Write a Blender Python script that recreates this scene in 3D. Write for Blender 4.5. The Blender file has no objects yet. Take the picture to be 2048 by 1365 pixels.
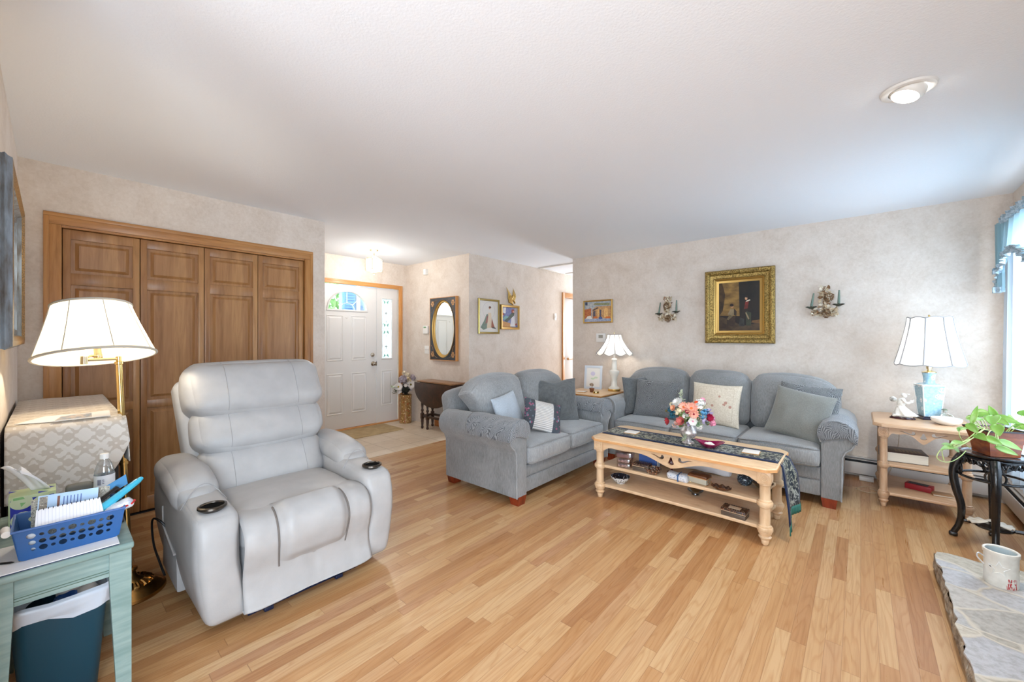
import bpy, bmesh, math, random
from mathutils import Vector, Matrix, noise
rnd = random.Random(7)
PI = math.pi
C = bpy.context.scene.collection
S = bpy.context.scene
def lin(v):
    v /= 255.0
    return v / 12.92 if v <= 0.04045 else ((v + 0.055) / 1.055) ** 2.4
def rgb(r, g, b): return (lin(r), lin(g), lin(b), 1.0)

# ------------------------------------------------------------------ camera
cam = bpy.data.cameras.new('camera')
cam.sensor_width = 36.0
cam.lens = 801.35 / 2048 * 36.0
cam.shift_y = -7.25 / 2048
cam.clip_start = 0.02
camera = bpy.data.objects.new('camera', cam)
camera.location = (0, 0, 1.30)
camera.rotation_euler = (PI / 2, 0, 0.7159)
C.objects.link(camera)
S.camera = camera
# ------------------------------------------------------------------ world, daylight, exposure
S.view_settings.view_transform = 'Standard'
S.view_settings.look = 'None'
S.view_settings.gamma = 1.0
S.view_settings.use_curve_mapping = False
S.view_settings.exposure = 0.72
S.cycles.max_bounces = 10
S.cycles.diffuse_bounces = 6
S.cycles.glossy_bounces = 4
S.cycles.transmission_bounces = 8
S.cycles.transparent_max_bounces = 12
S.cycles.caustics_reflective = False
S.cycles.caustics_refractive = False
S.cycles.sample_clamp_indirect = 4.0
w = bpy.data.worlds.new('sky'); S.world = w; w.use_nodes = True
w.node_tree.nodes['Background'].inputs[0].default_value = (0.70, 0.85, 1.0, 1)
w.node_tree.nodes['Background'].inputs[1].default_value = 4.0
def area(name, loc, rot, sx, sy, power, col=(1, 1, 1)):
    l = bpy.data.lights.new(name, 'AREA'); l.shape = 'RECTANGLE'; l.size = sx; l.size_y = sy
    l.energy = power; l.color = col
    o = bpy.data.objects.new(name, l); o.location = loc; o.rotation_euler = rot; C.objects.link(o); return o
def bulb(name, loc, power, col=(1, 0.86, 0.68), r=0.03):
    l = bpy.data.lights.new(name, 'POINT'); l.energy = power; l.color = col; l.shadow_soft_size = r
    o = bpy.data.objects.new(name, l); o.location = loc; C.objects.link(o); return o
# daylight at the curtained window; rear, side and hall lights are added as fill
area('fill_rear', (-0.2, -3.3, 1.15), (PI / 2, 0, 0), 2.0, 2.1, 50, (0.74, 0.87, 1.0))
area('daylight_right', (1.25, 3.95, 1.5), (0, PI / 2, 0), 1.4, 1.5, 54, (0.80, 0.90, 1.0))
area('fill_side', (1.06, -0.9, 1.25), (0, PI / 2, 0), 1.7, 1.8, 108, (0.74, 0.87, 1.0))
area('fill_hall', (-3.55, 8.3, 1.4), (PI / 2, 0, PI), 0.7, 1.6, 62, (0.76, 0.88, 1.0))  # added to brighten the far end, no window modelled here

# ------------------------------------------------------------------ node helpers and materials
def node(nt, t, ins=None, **at):
    n = nt.nodes.new('ShaderNode' + t)
    for k, v in at.items(): setattr(n, k, v)
    if ins:
        for k, v in ins.items():
            s = n.inputs[k]
            if isinstance(v, bpy.types.NodeSocket): nt.links.new(v, s)
            else: s.default_value = v
    return n
def mth(nt, op, a, b=None, c=None):
    ins = {0: a}
    if b is not None: ins[1] = b
    if c is not None: ins[2] = c
    return node(nt, 'Math', ins, operation=op).outputs[0]
def mixc(nt, f, a, b, mode='MIX'):
    n = node(nt, 'Mix', data_type='RGBA', blend_type=mode)
    for i, v in ((0, f), (6, a), (7, b)):
        if isinstance(v, bpy.types.NodeSocket): nt.links.new(v, n.inputs[i])
        else: n.inputs[i].default_value = v
    return n.outputs[2]
def ramp(nt, f, stops, interp='LINEAR'):
    n = node(nt, 'ValToRGB', {0: f}); r = n.color_ramp; r.interpolation = interp
    while len(r.elements) < len(stops): r.elements.new(0.5)
    for e, (p, c) in zip(r.elements, stops): e.position = p; e.color = c
    return n.outputs[0]
def coords(nt, scale=(1, 1, 1), rot=(0, 0, 0)):
    t = node(nt, 'TexCoord')
    return node(nt, 'Mapping', {0: t.outputs['Object'], 'Scale': scale, 'Rotation': rot}).outputs[0]
def noi(nt, vec, scale=5, detail=3, rough=0.5, dist=0):
    return node(nt, 'TexNoise', {'Vector': vec, 'Scale': scale, 'Detail': detail, 'Roughness': rough, 'Distortion': dist}).outputs[0]
def newmat(name):
    m = bpy.data.materials.new(name); m.use_nodes = True
    return m, m.node_tree, m.node_tree.nodes['Principled BSDF']
def bump(nt, p, h, s=0.3, d=0.01):
    b = node(nt, 'Bump', {'Height': h, 'Strength': s, 'Distance': d}); nt.links.new(b.outputs[0], p.inputs['Normal'])
def pbr(name, col, rough=0.5, metal=0.0, col2=None, sc=(5, 5, 5), lo=0.4, hi=0.6, detail=3, bmp=None, sheen=0, coat=0,
        trans=0, ior=1.45, emit=None, es=0, alpha=1, dist=0, spec=None):
    m, nt, p = newmat(name)
    p.inputs['Base Color'].default_value = rgb(*col); p.inputs['Roughness'].default_value = rough
    p.inputs['Metallic'].default_value = metal; p.inputs['IOR'].default_value = ior
    if spec is not None: p.inputs['Specular IOR Level'].default_value = spec
    if sheen: p.inputs['Sheen Weight'].default_value = sheen; p.inputs['Sheen Roughness'].default_value = 0.4
    if coat: p.inputs['Coat Weight'].default_value = coat; p.inputs['Coat Roughness'].default_value = 0.08
    if trans: p.inputs['Transmission Weight'].default_value = trans
    if emit: p.inputs['Emission Color'].default_value = rgb(*emit); p.inputs['Emission Strength'].default_value = es
    if alpha < 1: p.inputs['Alpha'].default_value = alpha
    if col2:
        f = noi(nt, coords(nt, sc), 1, detail, 0.55, dist)
        nt.links.new(ramp(nt, f, [(lo, rgb(*col)), (hi, rgb(*col2))]), p.inputs['Base Color'])
    if bmp: bump(nt, p, noi(nt, coords(nt, bmp[0]), 1, 3), bmp[1], bmp[2])
    return m

def wallpaper():
    m, nt, p = newmat('wallpaper'); v = coords(nt)
    a = noi(nt, v, 4.5, 6, 0.66, 0.5); b = noi(nt, v, 42, 4, 0.6, 0.8)
    f = mth(nt, 'ADD', mth(nt, 'MULTIPLY', a, 0.6), mth(nt, 'MULTIPLY', b, 0.4))
    nt.links.new(ramp(nt, f, [(0.34, rgb(204, 190, 176)), (0.5, rgb(216, 204, 192)), (0.66, rgb(225, 215, 205))]), p.inputs['Base Color'])
    p.inputs['Roughness'].default_value = 0.75; bump(nt, p, b, 0.08, 0.002); return m
def oak_floor():
    m, nt, p = newmat('oak_strip_floor')
    t = node(nt, 'TexCoord').outputs['Object']
    s = node(nt, 'SeparateXYZ', {0: t}); x, y = s.outputs[0], s.outputs[1]
    xr = mth(nt, 'DIVIDE', x, 0.0575); row = mth(nt, 'FLOOR', xr); fx = mth(nt, 'FRACT', xr)
    r1 = node(nt, 'TexWhiteNoise', {'W': row}, noise_dimensions='1D').outputs[0]
    yy = mth(nt, 'ADD', mth(nt, 'DIVIDE', y, mth(nt, 'ADD', 0.55, mth(nt, 'MULTIPLY', r1, 0.55))), mth(nt, 'MULTIPLY', r1, 17.3))
    idx = mth(nt, 'FLOOR', yy); fy = mth(nt, 'FRACT', yy)
    idv = node(nt, 'CombineXYZ', {0: row, 1: idx, 2: 0.5}).outputs[0]
    wn = node(nt, 'TexWhiteNoise', {'Vector': idv}, noise_dimensions='3D'); rv = wn.outputs[0]
    base = ramp(nt, rv, [(0.0, rgb(168, 120, 78)), (0.22, rgb(182, 137, 92)), (0.5, rgb(193, 152, 107)), (0.8, rgb(201, 165, 122)), (1.0, rgb(178, 132, 93))])
    gv = node(nt, 'CombineXYZ', {0: mth(nt, 'ADD', mth(nt, 'MULTIPLY', x, 90), mth(nt, 'MULTIPLY', rv, 60)), 1: mth(nt, 'ADD', mth(nt, 'MULTIPLY', y, 2.6), mth(nt, 'MULTIPLY', rv, 31)), 2: mth(nt, 'MULTIPLY', rv, 9)}).outputs[0]
    g = noi(nt, gv, 1.0, 4, 0.6, 0.4)
    cv = node(nt, 'CombineXYZ', {0: mth(nt, 'ADD', mth(nt, 'MULTIPLY', x, 16), mth(nt, 'MULTIPLY', rv, 60)), 1: mth(nt, 'ADD', mth(nt, 'MULTIPLY', y, 1.5), mth(nt, 'MULTIPLY', rv, 31)), 2: mth(nt, 'MULTIPLY', rv, 9)}).outputs[0]
    c = mth(nt, 'FRACT', mth(nt, 'MULTIPLY', noi(nt, cv, 1.0, 1, 0.4, 0.2), 9))
    gr = ramp(nt, g, [(0.3, (0.80, 0.72, 0.62, 1)), (0.55, (1, 1, 1, 1))])
    cr = ramp(nt, c, [(0.0, (0.90, 0.83, 0.75, 1)), (0.3, (1, 1, 1, 1)), (0.85, (1, 1, 1, 1)), (1.0, (0.90, 0.83, 0.75, 1))])
    col = mixc(nt, 1.0, mixc(nt, 0.85, base, gr, 'MULTIPLY'), cr, 'MULTIPLY')
    ex = mth(nt, 'MINIMUM', fx, mth(nt, 'SUBTRACT', 1.0, fx)); ey = mth(nt, 'MINIMUM', fy, mth(nt, 'SUBTRACT', 1.0, fy))
    gap = mth(nt, 'MAXIMUM', mth(nt, 'LESS_THAN', ex, 0.014), mth(nt, 'LESS_THAN', ey, 0.0016))
    nt.links.new(mixc(nt, mth(nt, 'MULTIPLY', gap, 0.55), col, rgb(120, 76, 42)), p.inputs['Base Color'])
    nt.links.new(ramp(nt, g, [(0.3, (0.36,) * 3 + (1,)), (0.7, (0.27,) * 3 + (1,))]), p.inputs['Roughness'])
    p.inputs['Coat Weight'].default_value = 0.15; p.inputs['Coat Roughness'].default_value = 0.2
    bump(nt, p, mth(nt, 'SUBTRACT', 1.0, gap), 0.25, 0.002); return m
def wood(name, c1, c2, c3, sc=(40, 40, 3), rough=0.4, strips=0, axis=1, coat=0.1):
    """c1 dark grain, c2 mid, c3 light; sc stretches the grain; strips = board width with hue changes"""
    m, nt, p = newmat(name); v = coords(nt, sc)
    g = noi(nt, v, 1.0, 4, 0.6, 0.5)
    col = ramp(nt, g, [(0.28, rgb(*c1)), (0.5, rgb(*c2)), (0.75, rgb(*c3))])
    if strips:
        s = node(nt, 'SeparateXYZ', {0: coords(nt)}); q = mth(nt, 'FLOOR', mth(nt, 'DIVIDE', s.outputs[axis], strips))
        wv = node(nt, 'TexWhiteNoise', {'W': q}, noise_dimensions='1D').outputs[0]
        col = mixc(nt, 0.75, col, ramp(nt, wv, [(0, (0.74, 0.62, 0.55, 1)), (0.3, (0.92, 0.88, 0.84, 1)), (1, (1.08, 1.05, 1.0, 1))]), 'MULTIPLY')
    nt.links.new(col, p.inputs['Base Color']); p.inputs['Roughness'].default_value = rough
    p.inputs['Coat Weight'].default_value = coat; p.inputs['Coat Roughness'].default_value = 0.2
    bump(nt, p, g, 0.06, 0.002); return m
def chenille(name, c1, c2, pat=False, sc=(160, 160, 24)):
    m, nt, p = newmat(name)
    g = noi(nt, coords(nt, sc), 1.0, 3, 0.7); big = noi(nt, coords(nt), 4.0, 3, 0.5, 0.5)
    f = mth(nt, 'ADD', mth(nt, 'MULTIPLY', g, 0.6), mth(nt, 'MULTIPLY', big, 0.4)); h = g
    if pat:
        cc = coords(nt, (13, 13, 13)); vo = node(nt, 'TexVoronoi', {'Vector': cc, 'Scale': 1.0})
        df = node(nt, 'VectorMath', {0: cc, 1: vo.outputs['Position']}, operation='SUBTRACT').outputs[0]
        s = node(nt, 'SeparateXYZ', {0: df}); an = mth(nt, 'ARCTAN2', mth(nt, 'ADD', s.outputs[1], mth(nt, 'MULTIPLY', s.outputs[2], 0.7)), s.outputs[0])
        wv = mth(nt, 'SINE', mth(nt, 'ADD', mth(nt, 'MULTIPLY', an, 30), mth(nt, 'MULTIPLY', vo.outputs[0], 7)))
        f = mth(nt, 'ADD', mth(nt, 'MULTIPLY', wv, 0.20), mth(nt, 'ADD', 0.20, mth(nt, 'MULTIPLY', g, 0.6))); h = f
    nt.links.new(ramp(nt, f, [(0.32, rgb(*c1)), (0.66, rgb(*c2))]), p.inputs['Base Color'])
    p.inputs['Roughness'].default_value = 0.9; p.inputs['Sheen Weight'].default_value = 0.35
    p.inputs['Specular IOR Level'].default_value = 0.2
    bump(nt, p, h, 0.5 if pat else 0.3, 0.006 if pat else 0.003); return m
def damask(name, c1, c2, k=1.0, axes=(1, 2)):
    m, nt, p = newmat(name)
    s = node(nt, 'SeparateXYZ', {0: coords(nt, (k, k, k))}); oy, oz = s.outputs[axes[0]], s.outputs[axes[1]]
    nz = noi(nt, coords(nt, (k, k, k)), 55, 3, 0.6); dz = mth(nt, 'MULTIPLY', mth(nt, 'SUBTRACT', nz, 0.5), 1.1)
    cs = lambda v, q: mth(nt, 'COSINE', mth(nt, 'ADD', mth(nt, 'MULTIPLY', v, q), dz))
    ab = mth(nt, 'MULTIPLY', cs(oy, 62), cs(oz, 54)); cd = mth(nt, 'MULTIPLY', cs(oy, 124), cs(oz, 162)); ef = mth(nt, 'MULTIPLY', cs(oy, 248), cs(oz, 216))
    f = mth(nt, 'ADD', mth(nt, 'MULTIPLY', ab, 0.9), mth(nt, 'ADD', mth(nt, 'MULTIPLY', cd, 0.75), mth(nt, 'MULTIPLY', ef, 0.45)))
    nt.links.new(ramp(nt, mth(nt, 'ADD', f, 0.5), [(0.36, rgb(*c1)), (0.44, rgb(*c2))]), p.inputs['Base Color'])
    p.inputs['Roughness'].default_value = 0.55; p.inputs['Sheen Weight'].default_value = 0.3
    bump(nt, p, mth(nt, 'ADD', f, mth(nt, 'MULTIPLY', noi(nt, coords(nt), 300, 2), 0.6)), 0.15, 0.002); return m
def speckle(name, base, stops, sc=60, rough=0.4, kind='vor', coat=0, bm=0):
    """small multicoloured pattern: cells of random colour"""
    m, nt, p = newmat(name)
    v = node(nt, 'TexVoronoi', {'Vector': coords(nt), 'Scale': sc})
    r = node(nt, 'SeparateColor', {0: v.outputs[1]}).outputs[0]
    n = len(stops); cols = ramp(nt, r, [((i + 0.0) / n, rgb(*c)) for i, c in enumerate(stops)], 'CONSTANT')
    f = mth(nt, 'LESS_THAN', v.outputs[0], 0.42)
    nt.links.new(mixc(nt, f, rgb(*base), cols), p.inputs['Base Color']); p.inputs['Roughness'].default_value = rough
    if coat: p.inputs['Coat Weight'].default_value = coat
    if bm: bump(nt, p, v.outputs[0], bm, 0.004)
    return m
def shade_mat(name, col, tr=0.55):
    m, nt, p = newmat(name); p.inputs['Base Color'].default_value = rgb(*col); p.inputs['Roughness'].default_value = 0.8
    t = node(nt, 'BsdfTranslucent', {0: rgb(*col)}); mx = node(nt, 'MixShader', {0: tr, 1: p.outputs[0], 2: t.outputs[0]})
    bump(nt, p, noi(nt, coords(nt, (260, 260, 12)), 1, 2), 0.1, 0.002)
    nt.links.new(mx.outputs[0], nt.nodes['Material Output'].inputs[0]); return m
def sheer_mat(name, col, op):
    m, nt, p = newmat(name); p.inputs['Base Color'].default_value = rgb(*col); p.inputs['Roughness'].default_value = 0.8
    t = node(nt, 'BsdfTranslucent', {0: rgb(*col)}); a = node(nt, 'MixShader', {0: 0.6, 1: p.outputs[0], 2: t.outputs[0]})
    b = node(nt, 'MixShader', {0: op, 1: node(nt, 'BsdfTransparent').outputs[0], 2: a.outputs[0]})
    nt.links.new(b.outputs[0], nt.nodes['Material Output'].inputs[0]); return m
def glass_mat(name, col=(255, 255, 255), rough=0.0, mix=0.85):
    m, nt, p = newmat(name); g = node(nt, 'BsdfGlossy', {'Color': (1, 1, 1, 1), 'Roughness': 0.03})
    mx = node(nt, 'MixShader', {0: 1 - mix, 1: node(nt, 'BsdfTransparent', {0: rgb(*col)}).outputs[0], 2: g.outputs[0]})
    nt.links.new(mx.outputs[0], nt.nodes['Material Output'].inputs[0]); return m
def tile_mat():
    m, nt, p = newmat('foyer_tile')
    t = node(nt, 'TexCoord').outputs['Object']
    b = node(nt, 'TexBrick', {'Vector': t, 'Scale': 1.0, 'Color1': rgb(222, 205, 183), 'Color2': rgb(212, 193, 169), 'Mortar': rgb(186, 166, 142), 'Mortar Size': 0.005, 'Brick Width': 0.32, 'Row Height': 0.32}, offset=0.0)
    n = noi(nt, t, 6, 5, 0.6, 1.0)
    nt.links.new(mixc(nt, 0.6, b.outputs[0], ramp(nt, n, [(0.35, (0.86, 0.82, 0.78, 1)), (0.6, (1, 1, 1, 1))]), 'MULTIPLY'), p.inputs['Base Color'])
    p.inputs['Roughness'].default_value = 0.35; return m
def stone_mat():
    m, nt, p = newmat('hearth_stone'); v = coords(nt)
    wob = node(nt, 'TexNoise', {'Vector': coords(nt), 'Scale': 5.0, 'Detail': 4.0}).outputs[1]
    base_v = node(nt, 'VectorMath', {0: node(nt, 'Mapping', {0: node(nt, 'TexCoord').outputs['Object'], 'Scale': (1.0, 1.5, 0.25)}).outputs[0], 1: node(nt, 'VectorMath', {0: wob, 1: (0.13, 0.13, 0.0)}, operation='MULTIPLY').outputs[0]}, operation='ADD').outputs[0]
    vo = node(nt, 'TexVoronoi', {'Vector': base_v, 'Scale': 3.6, 'Randomness': 1.0}, feature='DISTANCE_TO_EDGE')
    vc = node(nt, 'TexVoronoi', {'Vector': base_v, 'Scale': 3.6, 'Randomness': 1.0})
    r = node(nt, 'SeparateColor', {0: vc.outputs[1]}).outputs[0]
    st = ramp(nt, r, [(0, rgb(190, 184, 172)), (0.3, rgb(182, 184, 190)), (0.55, rgb(208, 203, 192)), (0.8, rgb(172, 164, 148)), (1, rgb(184, 190, 200))])
    g = noi(nt, v, 42, 5, 0.7); st = mixc(nt, 0.9, st, ramp(nt, g, [(0.3, (0.68, 0.66, 0.63, 1)), (0.58, (1.05, 1.05, 1.05, 1))]), 'MULTIPLY')
    e = ramp(nt, vo.outputs[0], [(0.010, (0, 0, 0, 1)), (0.045, (1, 1, 1, 1))])
    mort = mixc(nt, g, rgb(208, 202, 190), rgb(194, 187, 174))
    nt.links.new(mixc(nt, e, mort, st), p.inputs['Base Color']); p.inputs['Roughness'].default_value = 0.85
    bump(nt, p, mth(nt, 'ADD', mth(nt, 'MULTIPLY', g, 0.5), e), 0.4, 0.01); return m

M = {}
M['wall'] = wallpaper(); M['floor'] = oak_floor(); M['tile'] = tile_mat(); M['stone'] = stone_mat()
M['stone_rough'] = pbr('rough_stone_edge', (120, 104, 88), 0.95, 0, (176, 164, 146), (18, 18, 40), 0.35, 0.65, 5, ((60, 60, 60), 0.8, 0.02))
M['ceil'] = pbr('ceiling_paint', (236, 240, 246), 0.9, bmp=((110, 110, 110), 0.25, 0.004))
M['plain_wall'] = pbr('white_plaster', (226, 224, 220), 0.85)
M['closet'] = wood('closet_oak', (146, 104, 62), (172, 128, 82), (190, 148, 100), (26, 26, 2.2), 0.38, strips=0.075)
M['trim'] = wood('honey_oak_trim', (176, 116, 58), (202, 142, 80), (216, 160, 98), (30, 30, 2.5), 0.4)
M['trim_h'] = wood('honey_oak_trim_level', (176, 116, 58), (202, 142, 80), (216, 160, 98), (30, 2.5, 30), 0.4)
M['closet_trim'] = wood('closet_trim_oak', (150, 100, 52), (176, 124, 70), (192, 142, 86), (30, 30, 2.5), 0.4)
M['closet_trim_h'] = wood('closet_trim_oak_level', (150, 100, 52), (176, 124, 70), (192, 142, 86), (30, 2.5, 30), 0.4)
M['base_h'] = wood('orange_baseboard', (170, 96, 40), (196, 118, 56), (206, 132, 68), (2.5, 30, 30), 0.4)
M['white_door'] = pbr('white_door_paint', (226, 224, 222), 0.35)
M['white_plastic'] = pbr('white_plastic', (232, 230, 226), 0.4)
M['grey_metal'] = pbr('heater_enamel', (206, 200, 194), 0.4)
M['dark'] = pbr('dark_slot', (22, 24, 30), 0.6)
M['steel'] = pbr('brushed_nickel', (190, 180, 165), 0.25, 1.0)
M['brass'] = pbr('polished_brass', (222, 188, 120), 0.18, 1.0)
M['brass_old'] = pbr('antique_brass', (176, 134, 78), 0.25, 1.0)
M['brass_pale'] = pbr('pale_brass', (232, 214, 170), 0.2, 1.0)
M['gold'] = pbr('gilt', (182, 154, 92), 0.4, 0.8, (104, 86, 44), (90, 90, 90), 0.42, 0.62, 4, ((120, 120, 120), 0.6, 0.006))
M['gold_plain'] = pbr('plain_gilt', (188, 152, 86), 0.4, 0.75)
M['gold_green'] = pbr('green_gold', (170, 152, 92), 0.3, 0.8)
M['mirror'] = pbr('mirror_glass', (236, 240, 236), 0.02, 1.0)
M['glass'] = glass_mat('window_glass')
M['sofa'] = chenille('blue_grey_chenille', (106, 108, 109), (148, 150, 152))
M['sofa_l'] = chenille('blue_grey_chenille_pale', (122, 125, 127), (163, 166, 168))
M['arm_cover'] = chenille('chenille_arm_cover', (84, 88, 94), (146, 150, 154), True)
M['pill_dark'] = chenille('slate_pillow', (76, 79, 81), (104, 107, 108), sc=(30, 30, 150))
M['pill_grey'] = chenille('grey_pillow', (104, 105, 101), (132, 133, 128))
M['pill_pat'] = chenille('feather_pattern_pillow', (54, 57, 60), (134, 137, 139), True)
M['pill_light'] = chenille('pale_blue_pillow', (148, 160, 172), (182, 192, 202))
M['pill_cream'] = chenille('cream_pillow', (200, 188, 164), (222, 212, 192))
M['leather'] = pbr('pale_grey_leather', (166, 165, 165), 0.42, 0, (174, 173, 173), (9, 9, 9), 0.35, 0.65, 3, ((240, 240, 240), 0.12, 0.002), spec=0.4)
M['leather_d'] = pbr('grey_leather_side', (154, 153, 153), 0.45, 0, (162, 161, 161), (9, 9, 9), 0.35, 0.65, 3, ((240, 240, 240), 0.12, 0.002), spec=0.4)
M['seam'] = pbr('dark_seam', (112, 106, 102), 0.8)
M['matte_black'] = pbr('matte_black', (6, 6, 7), 0.9, spec=0.1)
M['black_plastic'] = pbr('black_plastic', (18, 18, 20), 0.35)
M['navy_metal'] = pbr('navy_steel_base', (24, 34, 62), 0.4)
M['foot_red'] = wood('mahogany_foot', (96, 34, 14), (128, 48, 22), (146, 62, 30), (30, 30, 6), 0.35)
M['bleached'] = wood('bleached_maple', (206, 172, 134), (222, 190, 152), (232, 204, 168), (8, 30, 30), 0.4)
M['bleached_v'] = wood('bleached_maple_turned', (206, 172, 134), (222, 190, 152), (232, 204, 168), (30, 30, 6), 0.4)
M['bleached_e'] = wood('bleached_maple_edge', (204, 146, 92), (220, 164, 108), (226, 176, 124), (8, 30, 30), 0.4)
M['pickled'] = wood('pickled_oak', (190, 152, 118), (198, 162, 128), (206, 172, 140), (3, 40, 40), 0.4)
M['pickled_v'] = wood('pickled_oak_turned', (168, 130, 100), (190, 154, 122), (206, 174, 144), (30, 30, 6), 0.4)
M['walnut'] = wood('dark_walnut', (38, 22, 14), (56, 34, 22), (74, 46, 32), (14, 30, 14), 0.35)
M['ebony'] = pbr('black_lacquer', (14, 13, 16), 0.22, 0, (34, 30, 30), (60, 60, 60), 0.45, 0.7, 3, ((90, 90, 90), 0.4, 0.004), coat=0.5)
M['green_paint'] = pbr('sage_distressed_paint', (110, 134, 130), 0.55, 0, (136, 156, 152), (5, 5, 40), 0.35, 0.65, 5, ((8, 8, 60), 0.15, 0.003))
M['green_h'] = pbr('sage_distressed_paint_level', (110, 134, 130), 0.55, 0, (136, 156, 152), (30, 5, 60), 0.35, 0.65, 5, ((40, 8, 60), 0.15, 0.003))
M['green_groove'] = pbr('sage_groove', (70, 92, 78), 0.7)
from mathutils.bvhtree import BVHTree
# ------------------------------------------------------------------ mesh helpers
class G:
    def __init__(s): s.bm = bmesh.new(); s.mi = 0
    def _tag(s, faces):
        for f in faces: f.material_index = s.mi
    def mat(s, i): s.mi = i; return s
    def box(s, x0, x1, y0, y1, z0, z1, bev=0, seg=2):
        r = bmesh.ops.create_cube(s.bm, size=1.0); vs = r['verts']
        for v in vs: v.co = Vector(((x0 + x1) / 2 + v.co.x * (x1 - x0), (y0 + y1) / 2 + v.co.y * (y1 - y0), (z0 + z1) / 2 + v.co.z * (z1 - z0)))
        fs = set(f for v in vs for f in v.link_faces); s._tag(fs)
        if bev:
            es = list(set(e for v in vs for e in v.link_edges))
            rr = bmesh.ops.bevel(s.bm, geom=es, offset=bev, segments=seg, affect='EDGES', profile=0.5); s._tag(rr['faces'])
        return s
    def soft(s, c, size, r, n=12, crown=(0, 0, 0), fn=None, rot=None, wr=0, ws=6.0, seed=0):
        t = bmesh.new(); bmesh.ops.create_cube(t, size=2.0)
        bmesh.ops.subdivide_edges(t, edges=t.edges[:], cuts=n, use_grid_fill=True)
        h = Vector(size) / 2; mp = {}
        for v in t.verts:
            u = Vector([math.sin(PI / 2 * max(-1, min(1, a))) for a in v.co]); p = Vector([u[i] * h[i] for i in range(3)])
            q = Vector([max(-(h[i] - r), min(h[i] - r, p[i])) for i in range(3)]); d = p - q
            if d.length > 1e-9: p = q + d.normalized() * r
            for k in range(3):
                if crown[k]:
                    i, j = (k + 1) % 3, (k + 2) % 3
                    p[k] += u[k] * crown[k] * (1 - u[i] ** 2) * (1 - u[j] ** 2)
            if fn: p = Vector(fn(p, u))
            if wr:
                nn = p.normalized() if p.length > 0 else Vector((0, 0, 1))
                p = p + nn * wr * noise.noise((p + Vector((seed * 7.1, seed * 3.3, 0))) * ws)
            if rot: p = rot @ p
            mp[v] = s.bm.verts.new(p + Vector(c))
        for f in t.faces:
            nf = s.bm.faces.new([mp[v] for v in f.verts]); nf.material_index = s.mi
        t.free(); return s
    def pillow(s, w, h, t, mtx, n=18, wr=0.012, seed=0, dent=0.0):
        g = [[[None] * (n + 1) for _ in range(n + 1)] for _ in (0, 1)]
        for sd in (0, 1):
            for i in range(n + 1):
                for j in range(n + 1):
                    u, v = math.sin(PI / 2 * (2 * i / n - 1)), math.sin(PI / 2 * (2 * j / n - 1))
                    if sd and (i in (0, n) or j in (0, n)): g[1][i][j] = g[0][i][j]; continue
                    z = t / 2 * (max(0, (1 - abs(u) ** 2.6) * (1 - abs(v) ** 2.6))) ** 0.55 * (1 if sd == 0 else -1)
                    x = w / 2 * u * (1 - 0.06 * (1 - v * v) * abs(u)); y = h / 2 * v * (1 - 0.06 * (1 - u * u) * abs(v))
                    e = (1 - u * u) * (1 - v * v)
                    nz = noise.noise(Vector((x * 7 + seed * 5, y * 7, seed * 3.1 + sd))) + 0.6 * noise.noise(Vector((x * 18 + seed, y * 5, seed)))
                    z += wr * nz * (0.25 + e); y -= dent * math.exp(-(x / (w * 0.18)) ** 2) * max(0, v) ** 2
                    g[sd][i][j] = s.bm.verts.new(mtx @ Vector((x, y, z)))
        for sd in (0, 1):
            for i in range(n):
                for j in range(n):
                    q = [g[sd][i][j], g[sd][i + 1][j], g[sd][i + 1][j + 1], g[sd][i][j + 1]]
                    try: f = s.bm.faces.new(q if sd == 0 else q[::-1]); f.material_index = s.mi
                    except ValueError: pass
        return s
    def lathe(s, prof, c=(0, 0, 0), seg=24, sx=1, sy=1, rot=0, flute=0, nf=0, mtx=None, cap=True):
        rings = []
        for r, z in prof:
            ring = []
            for i in range(seg):
                a = 2 * PI * i / seg + rot; rr = r * (1 + flute * math.cos(nf * a)) if flute else r
                p = Vector((rr * math.cos(a) * sx, rr * math.sin(a) * sy, z))
                if mtx: p = mtx @ p
                ring.append(s.bm.verts.new(p + Vector(c)))
            rings.append(ring)
        for a, b in zip(rings, rings[1:]):
            for i in range(seg):
                f = s.bm.faces.new((a[i], a[(i + 1) % seg], b[(i + 1) % seg], b[i])); f.material_index = s.mi
        if cap:
            for ring, rv in ((rings[0], True), (rings[-1], False)):
                try: f = s.bm.faces.new(ring[::-1] if rv else ring); f.material_index = s.mi
                except ValueError: pass
        return s
    def sph(s, c, r, seg=10, mtx=None):
        if not hasattr(r, '__len__'): r = (r, r, r)
        m = Matrix.Translation(c) @ (mtx.to_4x4() if mtx else Matrix.Identity(4)) @ Matrix.Diagonal((*r, 1))
        rr = bmesh.ops.create_uvsphere(s.bm, u_segments=seg, v_segments=max(4, seg * 2 // 3), radius=1.0, matrix=m)
        s._tag(set(f for v in rr['verts'] for f in v.link_faces)); return s
    def tube(s, pts, r, seg=8, cap=True, flat=1.0):
        pts = [Vector(p) for p in pts]; n = len(pts); rs = r if hasattr(r, '__len__') else [r] * n
        up = None; rings = []
        for i, p in enumerate(pts):
            d = (pts[min(i + 1, n - 1)] - pts[max(i - 1, 0)]).normalized()
            if up is None: up = Vector((0, 0, 1)) if abs(d.z) < 0.9 else Vector((1, 0, 0))
            a = (up - d * up.dot(d)).normalized(); b = d.cross(a); up = a
            rings.append([s.bm.verts.new(p + (a * math.cos(2 * PI * k / seg) * flat + b * math.sin(2 * PI * k / seg)) * rs[i]) for k in range(seg)])
        for a, b in zip(rings, rings[1:]):
            for i in range(seg):
                f = s.bm.faces.new((a[i], a[(i + 1) % seg], b[(i + 1) % seg], b[i])); f.material_index = s.mi
        if cap:
            for ring in (rings[0][::-1], rings[-1]):
                f = s.bm.faces.new(ring); f.material_index = s.mi
        return s
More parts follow.
